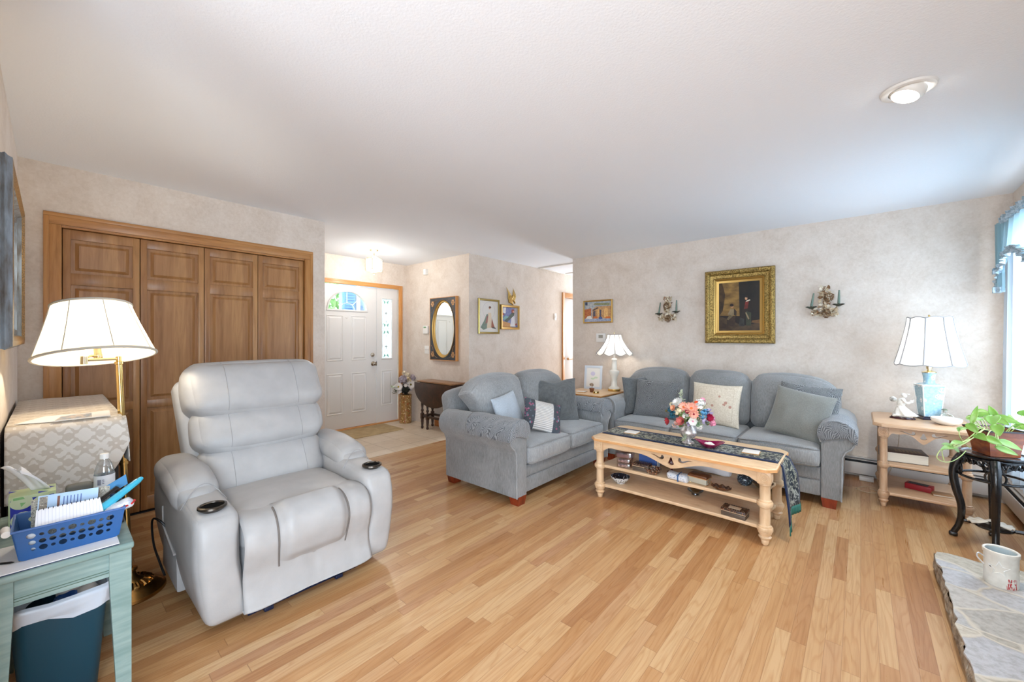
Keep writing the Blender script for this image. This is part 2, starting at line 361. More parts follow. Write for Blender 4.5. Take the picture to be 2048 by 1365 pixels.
    def prism(s, poly, plane, lo, hi, bev=0, seg=2):
        """polygon in plane 'xy','xz','yz', extruded along the third axis"""
        def P(a, b, t): return {'xy': (a, b, t), 'xz': (a, t, b), 'yz': (t, a, b)}[plane]
        A = [s.bm.verts.new(P(a, b, lo)) for a, b in poly]; B = [s.bm.verts.new(P(a, b, hi)) for a, b in poly]
        fs = [s.bm.faces.new(A), s.bm.faces.new(B[::-1])]; n = len(poly)
        for i in range(n): fs.append(s.bm.faces.new((A[(i + 1) % n], A[i], B[i], B[(i + 1) % n])))
        s._tag(fs); bmesh.ops.recalc_face_normals(s.bm, faces=fs)
        if bev:
            es = [e for f in fs[:2] for e in f.edges]
            r = bmesh.ops.bevel(s.bm, geom=es, offset=bev, segments=seg, affect='EDGES', profile=0.5); s._tag(r['faces'])
        return s
    def plate(s, outer, holes, plane, lo, hi):
        """flat plate with holes"""
        def P(a, b, t): return {'xy': (a, b, t), 'xz': (a, t, b), 'yz': (t, a, b)}[plane]
        es = []
        for loop in [outer] + holes:
            vs = [s.bm.verts.new(P(a, b, lo)) for a, b in loop]
            es += [s.bm.edges.new((vs[i], vs[(i + 1) % len(vs)])) for i in range(len(vs))]
        r = bmesh.ops.triangle_fill(s.bm, use_beauty=True, use_dissolve=False, edges=es)
        fs = [x for x in r['geom'] if isinstance(x, bmesh.types.BMFace)]
        e = bmesh.ops.extrude_face_region(s.bm, geom=fs)
        d = Vector(P(0, 0, hi - lo))
        for v in [x for x in e['geom'] if isinstance(x, bmesh.types.BMVert)]: v.co += d
        allf = set(f for v in [x for x in e['geom'] if isinstance(x, bmesh.types.BMVert)] for f in v.link_faces) | set(f for f in fs if f.is_valid)
        s._tag(allf); bmesh.ops.recalc_face_normals(s.bm, faces=list(allf)); return s
    def sheet(s, fn, nu, nv, closed=False):
        g = [[s.bm.verts.new(fn(i / nu, j / nv)) for j in range(nv + 1)] for i in range(nu + (0 if closed else 1))]
        for i in range(nu):
            for j in range(nv):
                a, b = g[i], g[(i + 1) % len(g)]
                f = s.bm.faces.new((a[j], b[j], b[j + 1], a[j + 1])); f.material_index = s.mi
        return s
    def face(s, pts):
        f = s.bm.faces.new([s.bm.verts.new(p) for p in pts]); f.material_index = s.mi; return s
    def xf(s, m):
        for v in s.bm.verts: v.co = m @ v.co
        return s
    def build(s, name, mats, parent=None, ang=42, solid=0, loc=None, local=False, flat=False, rec=True):
        if rec: bmesh.ops.recalc_face_normals(s.bm, faces=s.bm.faces[:])
        me = bpy.data.meshes.new(name)
        o = bpy.data.objects.new(name, me)
        off = Vector((0, 0, 0))
        if parent is not None and not local:
            p = parent; off = Vector(p.location)
            while p.parent: p = p.parent; off += Vector(p.location)
        elif loc is not None: off = Vector(loc); o.location = off
        if off.length:
            for v in s.bm.verts: v.co -= off
        s.bm.to_mesh(me); s.bm.free()
        if not flat: me.shade_smooth(); me.set_sharp_from_angle(angle=math.radians(ang))
        for m in (mats if isinstance(mats, (list, tuple)) else [mats]): me.materials.append(M[m] if isinstance(m, str) else m)
        if solid:
            md = o.modifiers.new('thickness', 'SOLIDIFY'); md.thickness = solid; md.offset = 0
        C.objects.link(o)
        if parent is not None: o.parent = parent
        return o
def struct(o): o['kind'] = 'structure'; return o
def tag(o, label, cat, group=None):
    o['label'] = label; o['category'] = cat
    if group: o['group'] = group
    return o
def thing(name, label, cat, loc=(0, 0, 0), rz=0, group=None):
    o = bpy.data.objects.new(name, None); o.empty_display_size = 0.1; C.objects.link(o)
    o.location = loc; o.rotation_euler = (0, 0, rz); return tag(o, label, cat, group)
def copy_tree(o, parent=None):
    c = o.copy(); C.objects.link(c)
    if parent is not None: c.parent = parent
    for ch in list(o.children): copy_tree(ch, c)
    return c
def arc(cx, cy, rx, ry, a0, a1, n):
    return [(cx + rx * math.cos(a0 + (a1 - a0) * i / n), cy + ry * math.sin(a0 + (a1 - a0) * i / n)) for i in range(n + 1)]
def basis(nrm, roll=0, c=(0, 0, 0)):
    """matrix whose local z is nrm, local y as upright as possible"""
    z = Vector(nrm).normalized(); y = Vector((0, 0, 1)) - z * z.z
    y = y.normalized() if y.length > 1e-4 else Vector((0, 1, 0)); x = y.cross(z)
    m = Matrix((x, y, z)).transposed() @ Matrix.Rotation(roll, 3, 'Z')
    return Matrix.Translation(c) @ m.to_4x4()
def spline(pts, n=8):
    pts = [Vector(p) for p in pts]; out = []
    for i in range(len(pts) - 1):
        p0, p1, p2, p3 = pts[max(i - 1, 0)], pts[i], pts[i + 1], pts[min(i + 2, len(pts) - 1)]
        for k in range(n):
            t = k / n
            out.append(0.5 * ((2 * p1) + (p2 - p0) * t + (2 * p0 - 5 * p1 + 4 * p2 - p3) * t * t + (3 * p1 - p0 - 3 * p2 + p3) * t ** 3))
    return out + [pts[-1]]
# ------------------------------------------------------------------ room shell
H = 2.44; XC, XE, XR, YL, YM, YS, YCL, XS = -4.0, -5.45, 0.907, -0.14, 3.71, 4.98, 1.775, -3.16
struct(G().box(-5.6, 1.05, -3.5, 8.7, -0.06, 0).build('floor', 'floor'))
struct(G().box(-5.6, -3.975, 1.6, 3.8, -0.055, 0.0015).build('floor_foyer', 'tile'))
struct(G().box(-5.6, 1.05, -3.5, 8.7, H, H + 0.08).build('ceiling', 'ceil'))
def wall(name, poly, holes, plane, lo, hi, m='wall'): return struct(G().plate(poly, holes, plane, lo, hi).build(name, m))
R4 = lambda a0, a1, b0, b1: [(a0, b0), (a1, b0), (a1, b1), (a0, b1)]
wall('wall_left', R4(-4.7, -1.5, 0, H), [], 'xz', YL - 0.12, YL)
wall('wall_closet', [(YL, 0), (0.03, 0), (0.03, 2.045), (1.60, 2.045), (1.60, 0), (YCL, 0), (YCL, H), (YL, H)], [], 'yz', XC - 0.11, XC)
struct(G().box(-4.75, -4.65, YL, YCL, 0, H).build('wall_closet_inner', 'plain_wall'))
wall('wall_foyer', R4(XE, -4.11, 0, H), [], 'xz', YCL - 0.1, YCL)
fan = [(2.755 + 0.29 * math.cos(a), 1.69 + 0.265 * math.sin(a)) for a in [PI * i / 16 for i in range(17)]]
wall('wall_entry', [(YCL - 0.1, 0), (2.27, 0), (2.27, 2.06), (3.575, 2.06), (3.575, 0), (YM + 0.1, 0), (YM + 0.1, H), (YCL - 0.1, H)], [], 'yz', XE - 0.14, XE)
wall('wall_mirror', R4(XE, XC, 0, H), [], 'xz', YM, YM + 0.1)
wall('wall_hall', [(YM + 0.1, 0), (6.02, 0), (6.02, 2.03), (6.82, 2.03), (6.82, 0), (8.6, 0), (8.6, H), (YM + 0.1, H)], [], 'yz', XC - 0.1, XC)
wall('wall_back', R4(XS, XR + 0.1, 0, H), [], 'xz', YS, YS + 0.12)
struct(G().box(XS, XS + 0.1, YS + 0.12, 8.6, 0, H).build('wall_hall_side', 'wall'))
wall('wall_right', R4(-3.4, YS, 0, H), [R4(3.30, 4.62, 0.45, 2.12), R4(-1.8, 0.0, 0.3, 2.2)], 'yz', XR, XR + 0.12)
struct(G().box(-1.62, -1.5, -3.4, YL - 0.12, 0, H).build('wall_side', 'wall'))
wall('wall_rear', R4(-1.62, XR + 0.12, 0, H), [R4(-1.2, 0.8, 0.05, 2.25)], 'xz', -3.4, -3.28)
# glazing of the two unseen openings, added behind and beside the camera for light
def window(name, plane, a0, a1, b0, b1, lo, hi, nm):
    t = bpy.data.objects.new(name, None); C.objects.link(t); struct(t)
    bars = [R4(a0 + 0.05 + i * ((a1 - a0 - 0.05) / nm), a0 + (i + 1) * ((a1 - a0 - 0.05) / nm), b0 + 0.05, b1 - 0.05) for i in range(nm)]
    G().plate(R4(a0, a1, b0, b1), bars, plane, lo, hi).build('window_frame', 'white_door', t)
    g = G(); m = (lo + hi) / 2; g.prism(R4(a0 + 0.03, a1 - 0.03, b0 + 0.03, b1 - 0.03), plane, m - 0.002, m + 0.002).build('pane', 'glass', t)
    return t
window('window_1', 'yz', 3.30, 4.62, 0.45, 2.12, XR + 0.05, XR + 0.10, 2)
window('added_window_2', 'yz', -1.8, 0.0, 0.3, 2.2, XR + 0.04, XR + 0.10, 2)
window('added_window_3', 'xz', -1.2, 0.8, 0.05, 2.25, -3.36, -3.31, 2)

# ---- baseboards
struct(G().box(-4.73, XC + 0.0, YM - 0.014, YM, 0.001, 0.09, 0.003).build('baseboard_mirror', 'base_h'))
struct(G().box(XC, XC + 0.014, YM, 5.94, 0, 0.09, 0.003).build('baseboard_hall', 'base_h'))
struct(G().box(XC, XC + 0.014, 1.665, YCL, 0, 0.09, 0.003).build('baseboard_closet', 'base_h'))

# ---- closet casing and four bifold leaves
t = bpy.data.objects.new('trim_1', None); C.objects.link(t); struct(t)
for nm, y0, y1, z0, z1, m in (('left_casing', -0.035, 0.045, 0, 2.045, 'closet_trim'), ('right_casing', 1.585, 1.655, 0, 2.045, 'closet_trim'), ('head_casing', -0.035, 1.655, 2.045, 2.122, 'closet_trim_h')):
    g = G().box(XC, XC + 0.016, y0, y1, z0, z1, 0.004)
    if nm == 'head_casing': g.box(XC + 0.016, XC + 0.021, y0 + 0.0, y1, z0 + 0.052, z1, 0.002).box(XC - 0.06, XC - 0.002, 0.045, 1.585, 2.032, 2.046)
    elif nm == 'left_casing': g.box(XC + 0.016, XC + 0.021, y0, y0 + 0.024, z0, z1 + 0.05, 0.002).box(XC - 0.1, XC, 0.03, 0.044, 0, 2.04)
    else: g.box(XC + 0.016, XC + 0.021, y1 - 0.024, y1, z0, z1 + 0.05, 0.002).box(XC - 0.1, XC, 1.586, 1.60, 0, 2.04)
    g.build(nm, m, t)
LW = (1.583 - 0.047) / 4
for i in range(4):
    y0, y1 = 0.047 + LW * i + 0.002, 0.047 + LW * (i + 1) - 0.002
    d = bpy.data.objects.new('door_%d' % (i + 2), None); d.location = (XC - 0.04, (y0 + y1) / 2, 0); C.objects.link(d); struct(d)
    x0, x1 = XC - 0.055, XC - 0.02
    g = G(); st = 0.037
    g.box(x0, x1, y0, y0 + st, 0.012, 2.028, 0.003).box(x0, x1, y1 - st, y1, 0.012, 2.028, 0.003)
    for z0, z1 in ((0.012, 0.115), (0.772, 0.832), (1.655, 1.735), (1.963, 2.028)): g.box(x0, x1 - 0.001, y0 + st - 0.002, y1 - st + 0.002, z0, z1, 0.003)
    g.build('leaf_frame', 'closet', d)
    for z0, z1 in ((0.115, 0.772), (0.832, 1.655), (1.735, 1.963)):
        g = G().box(x0 + 0.006, x1 - 0.017, y0 + st - 0.004, y1 - st + 0.004, z0 - 0.004, z1 + 0.004)
        a, b, c_, e = y0 + st + 0.020, y1 - st - 0.020, z0 + 0.020, z1 - 0.020; q = 0.018
        o = [(x1 - 0.017, a, c_), (x1 - 0.017, b, c_), (x1 - 0.017, b, e), (x1 - 0.017, a, e)]
        n = [(x1 - 0.005, a + q, c_ + q), (x1 - 0.005, b - q, c_ + q), (x1 - 0.005, b - q, e - q), (x1 - 0.005, a + q, e - q)]
        for k in range(4): g.face([o[k], o[(k + 1) % 4], n[(k + 1) % 4], n[k]])
        g.face(n); g.build('panel', 'closet', d, flat=True)
struct(G().box(XC - 0.07, XC - 0.005, 0.05, 1.58, 0.0, 0.006).build('closet_gap_shade', 'dark'))  # dark strip paints the shade in the gap under the closet doors

# ---- front door, sidelight, casing
t = bpy.data.objects.new('trim_2', None); C.objects.link(t); struct(t)
G().box(XE, XE + 0.018, 3.56, 3.622, 0, 2.105, 0.004).box(XE + 0.018, XE + 0.023, 3.6, 3.622, 0, 2.105, 0.002).build('right_casing', 'trim', t)
G().box(XE, XE + 0.018, 2.22, 3.56, 2.043, 2.105, 0.004).box(XE + 0.018, XE + 0.023, 2.22, 3.6, 2.083, 2.105, 0.002).build('head_casing', 'trim_h', t)
G().box(XE, XE + 0.018, 2.22, 2.28, 0, 2.043, 0.004).build('left_casing', 'trim', t)
G().box(XE - 0.13, XE + 0.012, 2.27, 3.575, 0.0, 0.016, 0.003).build('threshold', 'trim_h', t)
def raised(g, x, y0, y1, z0, z1, q=0.022, dp=0.007):
    """moulded raised panel on a plane facing +x"""
    L = [(0, 0), (0.008, dp), (0.018, -dp * 0.4), (q + 0.02, dp)]
    for (i0, d0), (i1, d1) in zip(L, L[1:]):
        a = [(x + d0, y0 + i0, z0 + i0), (x + d0, y1 - i0, z0 + i0), (x + d0, y1 - i0, z1 - i0), (x + d0, y0 + i0, z1 - i0)]
        b = [(x + d1, y0 + i1, z0 + i1), (x + d1, y1 - i1, z0 + i1), (x + d1, y1 - i1, z1 - i1), (x + d1, y0 + i1, z1 - i1)]
        for k in range(4): g.face([a[k], a[(k + 1) % 4], b[(k + 1) % 4], b[k]])
    g.face(b)
d = bpy.data.objects.new('door_1', None); d.location = (XE - 0.04, 2.745, 0); C.objects.link(d); struct(d)
xd = XE - 0.03
g = G().plate(R4(2.285, 3.198, 0.02, 2.04), [fan], 'yz', xd - 0.045, xd).build('door_slab', 'white_door', d, ang=30)
g = G()
for y0, y1 in ((2.455, 2.685), (2.806, 3.036)):
    for z0, z1 in ((0.225, 0.795), (0.972, 1.61)): raised(g, xd + 0.0005, y0, y1, z0, z1)
g.build('door_panels', 'white_door', d, ang=15, rec=True)
g = G(); ring = [(xd + 0.006, a, b) for a, b in fan]
g.tube(ring, 0.012, 8); g.box(xd - 0.002, xd + 0.014, 2.45, 3.06, 1.668, 1.693, 0.004).build('fan_window_frame', 'white_door', d)
g = G(); cx = xd - 0.02
for a in (0.25, 0.5, 0.75): g.tube([(cx, 2.755 + 0.11 * math.cos(PI * a), 1.69 + 0.1 * math.sin(PI * a)), (cx, 2.755 + 0.285 * math.cos(PI * a), 1.69 + 0.26 * math.sin(PI * a))], 0.005, 6)
g.tube([(cx, 2.755 + 0.11 * math.cos(PI * i / 12), 1.69 + 0.1 * math.sin(PI * i / 12)) for i in range(13)], 0.005, 6).build('fan_window_bars', 'white_plastic', d)
G().prism(fan, 'yz', xd - 0.032, xd - 0.028).build('fan_pane', 'glass', d)
RX = Matrix.Rotation(PI / 2, 4, 'Y')
knob = [(0.034, 0), (0.034, 0.006), (0.014, 0.012), (0.013, 0.03), (0.024, 0.04), (0.029, 0.05), (0.026, 0.062), (0.012, 0.068)]
G().lathe(knob, (xd, 3.144, 0.908), 20, mtx=RX).build('door_knob', 'steel', d)
G().lathe([(0.03, 0), (0.03, 0.008), (0.024, 0.016), (0.008, 0.02)], (xd, 3.136, 1.04), 20, mtx=RX).box(xd + 0.018, xd + 0.03, 3.13, 3.142, 1.02, 1.06, 0.003).build('deadbolt', 'steel', d)
G().box(xd - 0.03, xd + 0.004, 3.196, 3.206, 0.875, 0.94, 0.002).build('strike_plate', 'dark', d)
G().tube([(xd + 0.004, 2.725, 1.585), (xd + 0.01, 2.742, 1.565), (xd + 0.004, 2.76, 1.585)], 0.004, 6).build('door_hook', 'white_plastic', d)
s = bpy.data.objects.new('window_4', None); s.location = (XE - 0.04, 3.39, 0); C.objects.link(s); struct(s)
SG = (3.287, 3.467, 0.975, 1.895)
G().plate(R4(3.207, 3.56, 0.016, 2.043), [R4(*SG)], 'yz', xd - 0.05, xd - 0.002).build('sidelight_frame', 'white_door', s, ang=30)
g = G(); raised(g, xd - 0.0015, 3.285, 3.475, 0.265, 0.80); g.build('sidelight_panel', 'white_door', s, ang=15)
g = G(); y0, y1, z0, z1 = SG
for a, b in (((y0, z0), (y1, z0)), ((y1, z0), (y1, z1)), ((y1, z1), (y0, z1)), ((y0, z1), (y0, z0))): g.tube([(xd, *a), (xd, *b)], 0.011, 8)
g.build('glass_moulding', 'white_door', s)
M['frost'] = sheer_mat('frosted_glass', (250, 252, 252), 0.75)
G().box(xd - 0.03, xd - 0.026, y0, y1, z0, z1).build('sidelight_pane', 'frost', s)
M['lead'] = pbr('lead_came', (186, 192, 194), 0.4); M['lead_green'] = pbr('green_leaded_glass', (150, 200, 184), 0.2)
g = G(); ym = (y0 + y1) / 2; x = xd - 0.022
for zc in (1.16, 1.435, 1.67): g.tube([(x, y0, zc), (x, y1, zc)], 0.0022, 5)
g.tube([(x, ym, z0), (x, ym, z1)], 0.0022, 5)
for zc in (1.16, 1.67): g.prism([(ym - 0.025, zc), (ym, zc - 0.02), (ym + 0.025, zc), (ym, zc + 0.02)], 'yz', x - 0.002, x + 0.003)
for zc, h in ((1.435, 0.12), (1.05, 0.09), (1.81, 0.085)):
    for sg in (-1, 1): g.tube(spline([(x, ym, zc - h), (x, ym + sg * 0.05, zc - h * 0.3), (x, ym + sg * 0.035, zc + h * 0.3), (x, ym, zc + h)], 5), 0.0022, 5)
g.build('lead_pattern', 'lead', s)
g = G()
for zc, sg in ((1.49, 1), (1.38, -1), (1.02, -1), (1.84, 1)):
    for q in (-1, 1): g.prism([(ym + q * 0.006, zc), (ym + q * 0.05, zc + sg * 0.035), (ym + q * 0.03, zc - sg * 0.03)], 'yz', x - 0.001, x + 0.002)
g.build('green_glass', 'lead_green', s)

# ---- hall door, casing and ceiling hatch
t = bpy.data.objects.new('trim_3', None); C.objects.link(t); struct(t)
G().box(XC, XC + 0.018, 5.945, 6.02, 0, 2.1, 0.004).box(XC + 0.018, XC + 0.023, 5.945, 5.97, 0, 2.1, 0.002).box(XC - 0.1, XC, 6.02, 6.035, 0, 2.03).build('left_casing', 'trim', t)
G().box(XC, XC + 0.018, 6.02, 6.9, 2.03, 2.1, 0.004).box(XC - 0.1, XC, 6.02, 6.82, 2.015, 2.03).build('head_casing', 'trim_h', t)
G().box(XC, XC + 0.018, 6.82, 6.9, 0, 2.03, 0.004).build('right_casing', 'trim', t)
d = bpy.data.objects.new('door_6', None); d.location = (XC - 0.06, 6.43, 0); C.objects.link(d); struct(d)
M['hall_door'] = pbr('cool_white_door', (214, 218, 222), 0.4)
G().box(XC - 0.075, XC - 0.04, 6.037, 6.815, 0.01, 2.012, 0.003).build('door_slab', 'hall_door', d)
g = G(); g.box(-3.97, -3.27, 5.22, 5.26, H - 0.018, H, 0.003).box(-3.97, -3.27, 5.96, 6.0, H - 0.018, H, 0.003).box(-3.97, -3.93, 5.26, 5.96, H - 0.018, H, 0.003).box(-3.31, -3.27, 5.26, 5.96, H - 0.018, H, 0.003)
hatch = g.build('trim_4', 'white_plastic'); struct(hatch)
G().box(-3.93, -3.31, 5.265, 5.955, H - 0.006, H - 0.0005).build('hatch_panel', 'ceil', hatch)
hr = thing('handrail', 'short turned wooden handrail on the hall wall beyond the loveseat', 'handrail', (-3.93, 6.2, 0.92))
G().tube([(-3.94, 6.05, 0.915), (-3.94, 6.45, 0.93)], 0.024, 12).build('rail', 'bleached', hr)
G().tube([(-4.0, 6.16, 0.9), (-3.96, 6.16, 0.905), (-3.942, 6.16, 0.918)], 0.012, 8).build('bracket', 'brass', hr)

# ---- baseboard heaters
def heater(name, label, ax, a0, a1, wallp, sg):
    """ax 'x': runs along x on a wall facing -y; ax 'y': runs along y on a wall facing -x"""
    t = thing(name, label, 'heater', (a0, wallp, 0) if ax == 'x' else (wallp, a0, 0))
    def bx(g, a, b, d0, d1, z0, z1, bev=0.002):
        return g.box(a, b, wallp - d1, wallp - d0, z0, z1, bev) if ax == 'x' else g.box(wallp - d1, wallp - d0, a, b, z0, z1, bev)
    bx(G(), a0, a1, 0.0, 0.006, 0.02, 0.185).build('back_plate', 'grey_metal', t)
    g = G(); bx(g, a0, a1, 0.006, 0.045, 0.178, 0.186); bx(g, a0, a1, 0.03, 0.06, 0.160, 0.166).build('damper', 'grey_metal', t)
    bx(G(), a0, a1, 0.066, 0.075, 0.035, 0.142, 0.003).build('front_cover', 'grey_metal', t)
    bx(G(), a0 + 0.01, a1 - 0.01, 0.006, 0.06, 0.03, 0.158, 0).build('dark_inside', 'dark', t)  # solid dark block paints the shaded inside of the heater
    for q in (a0, a1 - 0.012): bx(G(), q, q + 0.012, 0.004, 0.074, 0.0, 0.17).build('end_cap', 'grey_metal', t)
    return t
heater('baseboard_heater', 'long pale baseboard heater running along the wall behind the sofa', 'x', -2.9, 0.82, YS, 1)
heater('baseboard_heater', 'pale baseboard heater under the curtained window behind the black plant stand', 'y', 3.28, 4.90, XR, 1)

# ---- hearth and fireplace
rr = random.Random(3)
edge = [(0.29 + 0.02 * (y - 1.2) / 2 + rr.uniform(-0.009, 0.009), y) for y in [1.2 + 2.02 * i / 40 for i in range(41)]]
back = [(0.31 + (0.595) * i / 12, 3.225 + 0.012 * math.sin(i * 1.3)) for i in range(1, 13)]
hearth = thing('fireplace_hearth', 'low raised hearth of mortared grey and tan fieldstone slabs', 'hearth', (0.6, 2.2, 0))
G().prism(edge + back + [(0.905, 1.2)], 'xy', 0.10, 0.113, 0.004).build('stone_top', 'stone', hearth)
g = G()
def side(u, v):
    y = 1.2 + 2.02 * u; x = 0.295 + 0.02 * u
    return Vector((x + 0.012 * noise.noise((y * 9, v * 2, 0)) + 0.006 * noise.noise((y * 30, v * 6, 5)) + 0.016 * math.sin(v * PI) * -1 + 0.012 * (1 - v), y, 0.101 * v))
g.sheet(side, 90, 8)
g.sheet(lambda u, v: Vector((0.307 + 0.598 * u, 3.222 + 0.01 * noise.noise((u * 9, v * 3, 2)), 0.101 * v)), 30, 4)
g.build('rough_edge', 'stone_rough', hearth)
wallf = G().plate([(1.1, 0.113), (3.02, 0.113), (3.02, H), (1.1, H)], [R4(1.65, 2.6, 0.115, 0.85)], 'yz', 0.76, XR).build('fireplace_surround', 'stone', hearth)
G().box(0.88, 0.9, 1.66, 2.59, 0.114, 0.85).build('firebox', 'dark', hearth)

# ---- outside the entrance
struct(G().box(-16, -5.62, -4, 14, -0.2, -0.12).build('ground', pbr('lawn', (96, 128, 70), 0.9)))
hs = thing('house_wing', 'blue clapboard house wing with a shutter seen through the fan window of the front door', 'house', (-7.6, 4.6, 0))
M['siding'] = pbr('blue_siding', (150, 190, 222), 0.7); M['shutter'] = pbr('blue_shutter', (104, 150, 196), 0.6)
g = G()
for i in range(24): g.box(-7.62, -7.5 - 0.008 * (i % 2), 3.66, 6.2, -0.12 + 0.13 * i, 0.01 + 0.13 * i)
g.build('siding', 'siding', hs)
g = G().box(-7.5, -7.46, 3.68, 3.9, 1.2, 2.6)
for i in range(26): g.box(-7.468, -7.445, 3.705, 3.875, 1.24 + 0.052 * i, 1.262 + 0.052 * i)
g.build('shutter', 'shutter', hs)
G().plate(R4(3.93, 5.0, 1.2, 2.6), [R4(4.0, 4.93, 1.27, 2.53)], 'yz', -7.5, -7.45).build('window_frame', 'white_door', hs)
G().box(-7.49, -7.48, 4.0, 4.93, 1.27, 2.53).build('pane', pbr('dark_pane', (120, 146, 176), 0.3), hs)
tr = thing('garden_tree', 'bright green leafy tree seen through the fan window of the front door', 'tree', (-10.2, 4.5, -0.12))
G().tube([(-10.2, 4.5, -0.12), (-10.2, 4.5, 1.2), (-10.15, 4.55, 2.4)], [0.09, 0.07, 0.03], 10).build('trunk', pbr('bark', (86, 66, 50), 0.9), tr)
g = G(); q = random.Random(11)
for i in range(900):
    a, b, r = q.uniform(0, 2 * PI), q.uniform(-1, 1), 1.5 * q.random() ** 0.4
    s_ = math.sqrt(1 - b * b); p = Vector((-10.2 + r * s_ * math.cos(a), 4.5 + r * s_ * math.sin(a), 2.3 + r * b)); m = Matrix.Rotation(q.uniform(0, 6), 3, 'X') @ Matrix.Rotation(q.uniform(0, 6), 3, 'Z')
    g.face([p + m @ Vector(v) for v in ((-0.17, 0, 0), (0, -0.085, 0.01), (0.17, 0, 0), (0, 0.085, 0.01))])
g.build('foliage', pbr('tree_leaves', (130, 190, 90), 0.6, 0, (190, 226, 140), (3, 3, 3)), tr, flat=True, rec=False)
